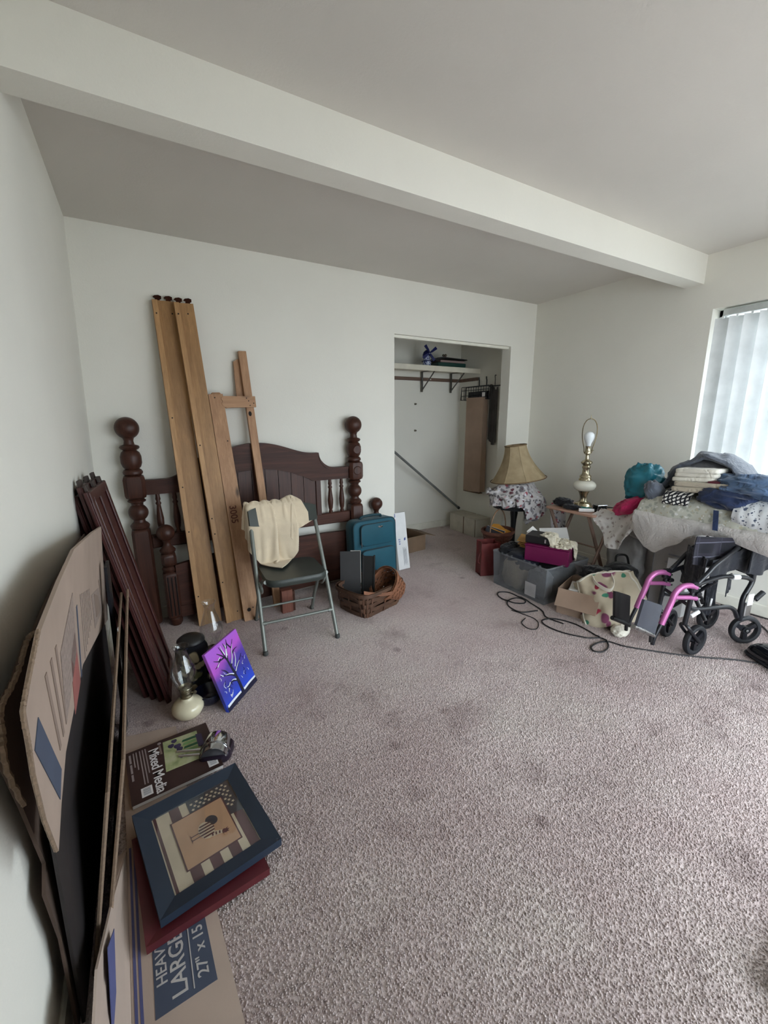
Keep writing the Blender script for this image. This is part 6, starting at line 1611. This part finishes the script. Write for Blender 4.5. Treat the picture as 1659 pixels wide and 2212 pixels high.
for (x, y) in ((.225, .034), (.225, .262)):
    bcd = flatp('barcode', [(x, y), (x + .045, y), (x + .045, y + .036), (x, y + .036)], M_CWHITE, ptop, PM, pd)
    for k in range(7):
        flatp('bar', [(x + .006 + .005 * k, y + .007), (x + .008 + .005 * k + .001 * (k % 2), y + .007), (x + .008 + .005 * k + .001 * (k % 2), y + .03), (x + .006 + .005 * k, y + .03)], M_GREYINK, ptop + .0006, PM, bcd)
# chrome faucet piece
fc_ = thing('chrome_faucet', 'chrome faucet fitting with a dark base lying beyond the sketch pad', 'faucet', (.12, 1.60, .0))
FM_ = TR((.118, 1.600, .008), 0, 0, -.35)
q = MB(); o = rounded([(-.055, -.055), (.065, -.05), (.075, .045), (-.05, .06)], .03); pad(q, o, [(.95, 0), (1, .006), (1, .028), (.93, .036)], FM_)
build('base', q, plain('dark_plum_plastic', (34, 26, 38), .25, bstr=0), fc_, 50)
P = []
for i in range(19):
    a = PI * i / 18; row = []
    for j in range(9):
        t = j / 8 * 2 - 1; r = .054 * (1 - .12 * t * t); row.append(FM_ @ Vector((.006 + r * math.cos(a) * .95, t * .048, .030 + r * math.sin(a) * .85)))
    P.append(row)
build('spout_shell', MB().sheet(P, .004), M_CHROME, fc_, 60)
for t in (-1, 1):
    build('shell_side', MB().prism([(.006 + .05 * math.cos(PI * i / 14), .030 + .044 * math.sin(PI * i / 14)) for i in range(15)], .003, FM_ @ Matrix(((1, 0, 0, 0), (0, 0, 1, t * .046), (0, 1, 0, 0), (0, 0, 0, 1)))), plain('smoky_chrome', (110, 112, 118), .2, .7, bstr=0) if t < 0 else M_CHROME, fc_, 30)
for dy, l_ in ((.012, .10), (-.014, .085)):
    build('stem', MB().tube([FM_ @ Vector((-.03, dy, .022)), FM_ @ Vector((-.05 - l_, dy + .006, .022))], .0065, 10), M_CHROME, fc_, 60)
build('rib', MB().tube([FM_ @ Vector((.006 + .056 * math.cos(PI * i / 16), -.02 + .004 * i / 16, .030 + .050 * math.sin(PI * i / 16))) for i in range(17)], .004, 6), M_CHROME, fc_, 60)
# maroon picture frame under the blue one
def picture_frame(root, M, w, h, b, t, mfr, mat_edge=None):
    for nm, out in (('frame_side', [(-w / 2, -h / 2), (-w / 2 + b, -h / 2 + b), (-w / 2 + b, h / 2 - b), (-w / 2, h / 2)]), ('frame_side', [(w / 2, h / 2), (w / 2 - b, h / 2 - b), (w / 2 - b, -h / 2 + b), (w / 2, -h / 2)]),
                    ('frame_side', [(-w / 2, h / 2), (-w / 2 + b, h / 2 - b), (w / 2 - b, h / 2 - b), (w / 2, h / 2)]), ('frame_side', [(w / 2, -h / 2), (w / 2 - b, -h / 2 + b), (-w / 2 + b, -h / 2 + b), (-w / 2, -h / 2)])):
        m = MB(); n = 4; c = [(x, y) for x, y in out]
        vs = [(x, y, 0) for x, y in c] + [(c[0][0], c[0][1], t), (c[1][0], c[1][1], t * .62), (c[2][0], c[2][1], t * .62), (c[3][0], c[3][1], t)]
        m.add(vs, [(3, 2, 1, 0), (4, 5, 6, 7)] + [(i, (i + 1) % 4, 4 + (i + 1) % 4, 4 + i) for i in range(4)], M)
        build(nm, m, mfr, root, 0)
    build('back_board', MB().box((0, 0, t * .2), (w - b * 1.6, h - b * 1.6, t * .3), 0, M), M_BLKWOOD, root, 0)
M_MAROON = plain('maroon_frame_paint', (86, 32, 38), .42, var=.08, bstr=.06)
M_ARTD = NT('dark_portrait_print'); _v = M_ARTD.map(); M_ARTD = M_ARTD.pbr(M_ARTD.ramp(M_ARTD.noise(_v, 16, 4), [(.35, (34, 32, 36)), (.55, (86, 72, 64)), (.68, (150, 116, 92))]), .4)
mf = thing('maroon_picture_frame', 'maroon wooden picture frame lying under the blue one', 'frame', (.0, 1.17, .013))
MFM = TR((.008, 1.178, .014), 0, 0, .10)
picture_frame(mf, MFM, .325, .345, .055, .024, M_MAROON)
flatp('picture', [(-.108, -.118), (.108, -.118), (.108, .118), (-.108, .118)], M_ARTD, .0105, MFM, mf)
# blue picture frame with the flag and rooster print
M_BFR = plain('slate_blue_frame_paint', (36, 48, 64), .45, var=.08, vs=5, bstr=.06)
M_FCREAM = plain('aged_cream_print', (206, 190, 166), .6, var=.06, vs=14, bstr=0)
M_FMAR = plain('aged_maroon_print', (82, 44, 54), .6, var=.08, vs=14, bstr=0)
M_FNAVY = plain('aged_navy_print', (46, 52, 66), .6, var=.08, vs=14, bstr=0)
M_FTAN = plain('tan_print', (190, 150, 120), .6, var=.05, vs=12, bstr=0)
bf = thing('blue_picture_frame', 'slate blue picture frame with a striped rooster print lying on the maroon frame', 'frame', (.04, 1.23, .04))
c0, c1, c3 = Vector((-.086, 1.016, .042)), Vector((.254, 1.076, .036)), Vector((-.182, 1.392, .044))
ctr = (c1 + c3) / 2; e1 = c1 - c0; e2 = c3 - c0
FMb = frame(ctr, e1, e2); FW, FH, FB, FT = e1.length, e2.length * .995, .047, .026
picture_frame(bf, FMb, FW, FH, FB, FT, M_BFR)
build('glazing', MB().box((0, 0, .0165), (FW - 2 * FB, FH - 2 * FB, .0012), 0, FMb), clear_glass('picture_glass', (.97, .98, .98), .03, .03), bf, 0)
iw, ih = FW / 2 - FB, FH / 2 - FB; z0 = .0112
flatp('print_ground', [(-iw - .01, -ih - .01), (iw + .01, -ih - .01), (iw + .01, ih + .01), (-iw - .01, ih + .01)], M_FCREAM, z0, FMb, bf)
nst = 9
for i in range(nst):
    if i % 2 == 0:
        a = -iw + 2 * iw * i / nst + (.008 if i == 0 else 0); b = -iw + 2 * iw * (i + .95) / nst
        a -= .004
        flatp('maroon_stripe', [(a, -ih), (b - (.014 if i == 0 else 0), -ih), (b - (.014 if i == 0 else 0), ih), (a, ih)], M_FMAR, z0 + .0005, FMb, bf)
flatp('star_field', [(-iw + 2 * iw * .40, .3 * ih), (iw, -.28 * ih), (iw, ih), (-iw + 2 * iw * .40, ih)] if False else [(-iw + 2 * iw * .42, ih), (-iw + 2 * iw * .42, .12 * ih), (iw, .12 * ih - .02), (iw, ih)], M_FNAVY, z0 + .0010, FMb, bf)
def star(cx_, cy_, r, rot=0):
    return [(cx_ + (r if k % 2 == 0 else r * .42) * math.cos(rot + PI * k / 5), cy_ + (r if k % 2 == 0 else r * .42) * math.sin(rot + PI * k / 5)) for k in range(10)]
px0, px1, py0, py1 = -iw + 2 * iw * .19, -iw + 2 * iw * .82, -ih + 2 * ih * .17, -ih + 2 * ih * .80
for i in range(7):
    for j in range(9):
        x = -iw + 2 * iw * .47 + i * .018 + (.009 if j % 2 else 0); y = .17 * ih + j * .0125 + .002 * i
        if x > iw - .008 or y > ih - .008 or (x < px1 + .008 and y < py1 + .008): continue
        flatp('star', star(x, y, .0062, .3 * (i + j)), M_FCREAM, z0 + .0015, FMb, bf)
flatp('picture_border', [(px0 - .004, py0 - .004), (px1 + .004, py0 - .004), (px1 + .004, py1 + .004), (px0 - .004, py1 + .004)], M_FMAR, z0 + .0018, FMb, bf)
flatp('picture_panel', [(px0, py0), (px1, py0), (px1, py1), (px0, py1)], M_FTAN, z0 + .0022, FMb, bf)
# the rooster: upright towards +x of the frame, facing -y
RM = FMb @ Matrix.Translation(((px0 + px1) / 2 + .004, (py0 + py1) / 2, z0 + .0027)) @ Matrix.Rotation(-PI / 2, 4, 'Z')
def rp(name, pts, m, k=0): return flatp(name, pts, m, .0004 * k, RM, bf)
def ell(cx_, cy_, a, b, rot=0, n=20):
    c, s = math.cos(rot), math.sin(rot); return [(cx_ + a * math.cos(t) * c - b * math.sin(t) * s, cy_ + a * math.cos(t) * s + b * math.sin(t) * c) for t in [2 * PI * k / n for k in range(n)]]
rp('rooster_tail', ell(-.026, .022, .021, .017, .5), M_FNAVY, 0)
rp('rooster_body', ell(.0, -.002, .034, .022, .15), M_FCREAM, 1)
rp('rooster_neck', [(.012, -.004), (.030, -.006), (.040, .028), (.044, .040), (.032, .040), (.022, .022)], M_FCREAM, 2)
rp('rooster_head', ell(.040, .042, .009, .007), M_FMAR, 3)
rp('rooster_comb', [(.034, .047), (.032, .056), (.037, .051), (.040, .058), (.043, .051), (.048, .055), (.046, .047)], M_FMAR, 3)
rp('rooster_beak', [(.047, .043), (.056, .040), (.047, .037)], M_FTAN, 4)
for i, (x, h_) in enumerate(((-.022, .016), (-.011, .021), (.0, .022), (.011, .020), (.022, .015))):
    rp('rooster_stripe', [(x - .0025, -h_ - .002), (x + .0025, -h_ - .001), (x + .0035, h_), (x - .0015, h_)], M_FMAR, 3)
for y in (.008, .018, .028):
    rp('rooster_stripe', [(.019 + y * .35, y), (.031 + y * .25, y - .002), (.032 + y * .25, y + .002), (.020 + y * .35, y + .004)], M_FMAR, 4)
for x in (-.004, .010):
    rp('rooster_leg', [(x - .0015, -.020), (x + .0015, -.020), (x + .0015, -.046), (x + .010, -.049), (x - .010, -.049), (x - .0015, -.046)], M_FMAR, 1)
# ------------------------------------------------------------------ oil lamps, jar, painting
M_CHIM = clear_glass('lamp_chimney_glass', (.95, .96, .96), .03, .14)
M_CRM = plain('cream_glazed_glass', (214, 206, 178), .16, var=.05, bstr=0)
M_AGEDB = metal('aged_silver_brass', (150, 142, 122), .3)
def oil_lamp(root, c, base_prof, m_base, zb, hchim, k=1.0):
    build('font', MB().lathe(base_prof, 36, TR(c)), m_base, root, 60)
    b = build('burner', MB().lathe([(.026 * k, zb - .006), (.027 * k, zb), (.022 * k, zb + .006), (.024 * k, zb + .012), (.022 * k, zb + .020), (.027 * k, zb + .028), (.026 * k, zb + .034)], 24, TR(c)), M_AGEDB, root, 40)
    build('wick_knob', MB().lathe([(.001, .004), (.008, .003), (.008, -.003), (.001, -.004)], 12, TR(Vector(c) + Vector((.036 * k, -.012, zb + .012)), PI / 2)).tube([Vector(c) + Vector((.02, -.006, zb + .012)), Vector(c) + Vector((.036 * k, -.012, zb + .012))], .0022, 6), M_AGEDB, b, 40)
    build('prongs', MB().lathe([(.027 * k, zb + .03), (.031 * k, zb + .042), (.030 * k, zb + .044), (.026 * k, zb + .032)], 16, TR(c)), M_AGEDB, b, 40)
    h = hchim; z = zb + .03
    pr_ = [(.028, 0), (.034, .02), (.049, .26 * .24), (.056, .40 * .24), (.052, .52 * .24), (.038, .68 * .24), (.028, .80 * .24), (.025, .88 * .24), (.029, .95 * .24), (.036, .24)]
    pts = spline([(r * k, 0, z + zz_ * h / .24) for r, zz_ in pr_], 4)
    A = [(p.x, p.z) for p in pts] + [(max(p.x - .0022, .001), p.z) for p in reversed(pts)] + [(pts[0].x, pts[0].z)]
    build('chimney', MB().lathe(A, 36, TR(c)), M_CHIM, root, 60)
l1 = thing('oil_lamp', 'oil lamp with a squat cream glass base and clear chimney on the carpet', 'lamp', (.05, 1.92, 0))
oil_lamp(l1, (.05, 1.925, 0), [(.040, 0), (.046, .003), (.060, .018), (.070, .04), (.068, .058), (.056, .074), (.036, .084), (.027, .090), (.026, .10)], M_CRM, .105, .22)
l2 = thing('oil_lamp', 'taller oil lamp with a dark blue base behind the purple painting', 'lamp', (.205, 2.10, 0))
oil_lamp(l2, (.205, 2.125, 0), [(.058, 0), (.062, .006), (.050, .014), (.030, .024), (.026, .05), (.040, .07), (.060, .095), (.062, .115), (.048, .135), (.028, .145), (.026, .155)], plain('dark_blue_glass', (24, 32, 62), .12, bstr=0), .160, .265, 1.02)
M_JAR = floral_mat('black_floral_tin', (20, 22, 30), [((176, 168, 140), 17, .44, (0, 0, 0)), ((120, 124, 90), 12, .28, (3, 2, 1)), ((60, 64, 92), 26, .22, (1, 4, 5))])
jr = thing('floral_jar', 'black jar painted with cream flowers behind the cream oil lamp', 'jar', (.105, 2.13, 0))
build('body', MB().lathe([(.055, 0), (.062, .01), (.074, .10), (.078, .18), (.076, .225), (.066, .25), (.058, .256)], 36, TR((.105, 2.14, 0))), M_JAR, jr, 50)
build('lid', MB().lathe([(.060, .254), (.066, .260), (.064, .272), (.048, .284), (.02, .290), (.0005, .292)], 32, TR((.105, 2.14, 0))), M_BLKWOOD, jr, 50)
dv = single('dark_bowl', MB().lathe([(.03, 0), (.04, .005), (.062, .03), (.072, .062), (.068, .066), (.058, .034), (.03, .012), (.0005, .01)], 32, TR((.150, 1.975, 0))), plain('navy_glazed_bowl', (22, 26, 44), .2, bstr=0), 'dark navy bowl on the carpet between the oil lamp and the painting', 'bowl', (.150, 1.975, 0), None, 60)
# the painting on canvas
c_bl, c_br = Vector((.217, 1.842, .002)), Vector((.391, 2.027, .002))
ex_ = (c_br - c_bl); nb = Vector((-ex_.y, ex_.x, 0)).normalized()
upv = (nb * .1 + Vector((0, 0, .288))).normalized()
PMt = frame(c_bl, ex_, upv); PWt, PHt = ex_.length, .305; PMt = PMt @ Matrix.Translation((0, 0, 0))
pa_ = thing('canvas_painting', 'small canvas painting of a bare tree on purple and blue leaning against the lamps', 'painting', (.30, 1.95, 0))
def sky_mat():
    t = NT('purple_to_blue_paint'); v = t.map(); sp = t.n('SeparateXYZ'); t.l(v, sp.inputs[0])
    z = t.math('ADD', sp.outputs[2], t.math('MULTIPLY', t.math('SUBTRACT', t.noise(v, 14, 4), .5), .08))
    z = t.math('ADD', z, t.math('MULTIPLY', sp.outputs[0], -.25))
    col = t.ramp(t.math('DIVIDE', z, .29), [(.12, (40, 72, 198)), (.40, (52, 56, 150)), (.62, (86, 62, 156)), (.82, (178, 84, 196)), (1.0, (168, 92, 204))])
    return t.pbr(col, .4, 0, t.bump(t.noise(v, 160, 2), .2, .001))
build('canvas', MB().box((PWt / 2, PHt / 2, -.010), (PWt, PHt, .019), .002, PMt), sky_mat(), pa_)
M_TREE = plain('dark_indigo_paint', (26, 26, 52), .4, bstr=0); M_SNOW = plain('white_paint', (226, 232, 240), .4, var=.03, bstr=0)
def pp(name, pts, m, k=0): return build(name, MB().prism([(x * PWt, y * PHt) for x, y in pts], .0006, PMt, .0002 + .0004 * k), m, pa_, 0)
pp('ground', [(0, 0), (1, 0), (1, .085), (.55, .075), (.45, .09), (0, .075)], M_TREE)
def stroke(name, pts, w0, w1, m, k=1):
    P = spline([(x * PWt, y * PHt, 0) for x, y in pts], 5); n = len(P); l, r = [], []
    for i, p in enumerate(P):
        d = (P[min(i + 1, n - 1)] - P[max(i - 1, 0)]).normalized(); w = (w0 + (w1 - w0) * i / (n - 1)) / 2; q = Vector((-d.y, d.x, 0)) * w
        l.append(((p + q).x, (p + q).y)); r.append(((p - q).x, (p - q).y))
    return build(name, MB().strip(l, r, .0006, PMt @ Matrix.Translation((0, 0, .0002 + .0004 * k))), m, pa_, 0)
stroke('trunk', [(.52, .06), (.515, .25), (.50, .42), (.47, .58), (.44, .70), (.36, .80), (.26, .88)], .020, .003, M_TREE)
for pts in ([(.50, .36), (.40, .44), (.26, .50), (.14, .55)], [(.51, .28), (.40, .33), (.30, .34), (.20, .28)], [(.50, .40), (.62, .47), (.74, .52), (.86, .60)], [(.48, .54), (.60, .66), (.66, .78), (.78, .90)], [(.45, .66), (.52, .80), (.50, .95)],
            [(.40, .75), (.24, .76), (.12, .82)], [(.44, .70), (.40, .84), (.36, .95)], [(.62, .70), (.72, .74), (.82, .74)], [(.30, .78), (.20, .72), (.10, .70)], [(.36, .46), (.30, .56), (.22, .62)], [(.66, .80), (.60, .90), (.62, .97)], [(.54, .84), (.60, .92)]):
    stroke('branch', pts, .008, .002, M_TREE, 2)
for pts in ([(.47, .42), (.38, .47), (.26, .51)], [(.47, .32), (.40, .355), (.34, .36)], [(.54, .43), (.64, .49), (.74, .53)], [(.52, .58), (.60, .67), (.65, .76), (.72, .84)], [(.49, .74), (.525, .85), (.52, .93)], [(.44, .78), (.42, .86), (.41, .95)], [(.57, .50), (.66, .60), (.70, .70)], [(.30, .80), (.22, .78)], [(.46, .72), (.49, .80), (.56, .90)],
            [(.20, .52), (.14, .58)], [(.22, .30), (.18, .25)], [(.30, .36), (.24, .33), (.18, .34)], [(.16, .70), (.24, .74)]):
    stroke('snow_highlight', pts, .0055, .002, M_SNOW, 3)
for i in range(26):
    x, y = rng.uniform(.10, .9), rng.uniform(.2, .55)
    if abs(x - .5) < .12: continue
    stroke('twig', [(x, y), (x + rng.uniform(-.03, .03), y + .02), (x + rng.uniform(-.05, .05), y + .05)], .003, .001, M_SNOW if i % 3 else M_TREE, 3)
for a, b in (((.02, .085), (.46, .10)), ((.56, .09), (.98, .10))):
    stroke('snow_bank', [a, ((a[0] + b[0]) / 2, a[1] + .012), b], .012, .010, M_SNOW, 4)
stroke('signature', [(.20, .15), (.19, .20), (.23, .17), (.21, .175), (.26, .205)], .003, .002, M_SNOW, 4)
stroke('signature', [(.20, .175), (.25, .185), (.29, .23)], .003, .0015, M_SNOW, 4)
# ------------------------------------------------------------------ carpet pile: small twisted tufts on the floor
def tufts():
    r = np.random.default_rng(3); pts = []
    for (y0, y1, sp) in ((-.59, -.05, .0098), (-.05, .75, .0070), (.75, 1.35, .0076), (1.35, 2.1, .0095), (2.1, 3.1, .0125), (3.1, 4.08, .018)):
        xs_ = np.arange(-.27, 3.55, sp); ys_ = np.arange(y0, y1, sp)
        X_, Y_ = np.meshgrid(xs_, ys_); X_ = X_ + r.uniform(-.45, .45, X_.shape) * sp; Y_ = Y_ + r.uniform(-.45, .45, Y_.shape) * sp
        k = np.full(X_.size, sp / .0068); pts.append(np.stack([X_.ravel(), Y_.ravel(), k], 1))
    A = np.concatenate(pts)
    A = A[(A[:, 1] < 3.08) | ((A[:, 0] > 1.47) & (A[:, 0] < 3.44))]; n = len(A)
    ang = r.uniform(0, 2 * PI, n); lean_ = np.stack([r.normal(0, .0022, n), r.normal(0, .0022, n) - .0006], 1); far = np.clip((A[:, 1] - .9) / 1.1, 0, 1); h = r.uniform(.0036, .0064, n) * (1 - .55 * far); w = r.uniform(.0021, .0034, n) * (.7 + .3 * A[:, 2])
    V = np.zeros((n, 9, 3))
    for k in range(4):
        a = ang + k * PI / 2
        V[:, k, 0] = A[:, 0] + np.cos(a) * w * .9; V[:, k, 1] = A[:, 1] + np.sin(a) * w * .9; V[:, k, 2] = -.001
        a2 = a + .5
        V[:, 4 + k, 0] = A[:, 0] + lean_[:, 0] * .7 + np.cos(a2) * w * .8; V[:, 4 + k, 1] = A[:, 1] + lean_[:, 1] * .7 + np.sin(a2) * w * .8; V[:, 4 + k, 2] = h * .68
    V[:, 8, 0] = A[:, 0] + lean_[:, 0] * 1.2; V[:, 8, 1] = A[:, 1] + lean_[:, 1] * 1.2; V[:, 8, 2] = h
    F = []
    for k in range(4):
        b = (k + 1) % 4; F += [[k, b, 4 + b], [k, 4 + b, 4 + k], [4 + k, 4 + b, 8]]
    F = np.array(F); T_ = (F[None] + (np.arange(n) * 9)[:, None, None]).reshape(-1, 3)
    me = bpy.data.meshes.new('carpet_pile'); me.vertices.add(n * 9); me.vertices.foreach_set('co', V.reshape(-1))
    nf = len(T_); me.loops.add(nf * 3); me.loops.foreach_set('vertex_index', T_.reshape(-1).astype(np.int32))
    me.polygons.add(nf); me.polygons.foreach_set('loop_start', np.arange(nf, dtype=np.int32) * 3)
    me.update(); me.validate(); me.shade_smooth(); me.materials.append(M_CARPET)
    o = bpy.data.objects.new('carpet_pile', me); COL.objects.link(o)
    tag(o, 'short mauve carpet pile covering the floor', 'carpet', None, 'stuff')
tufts()
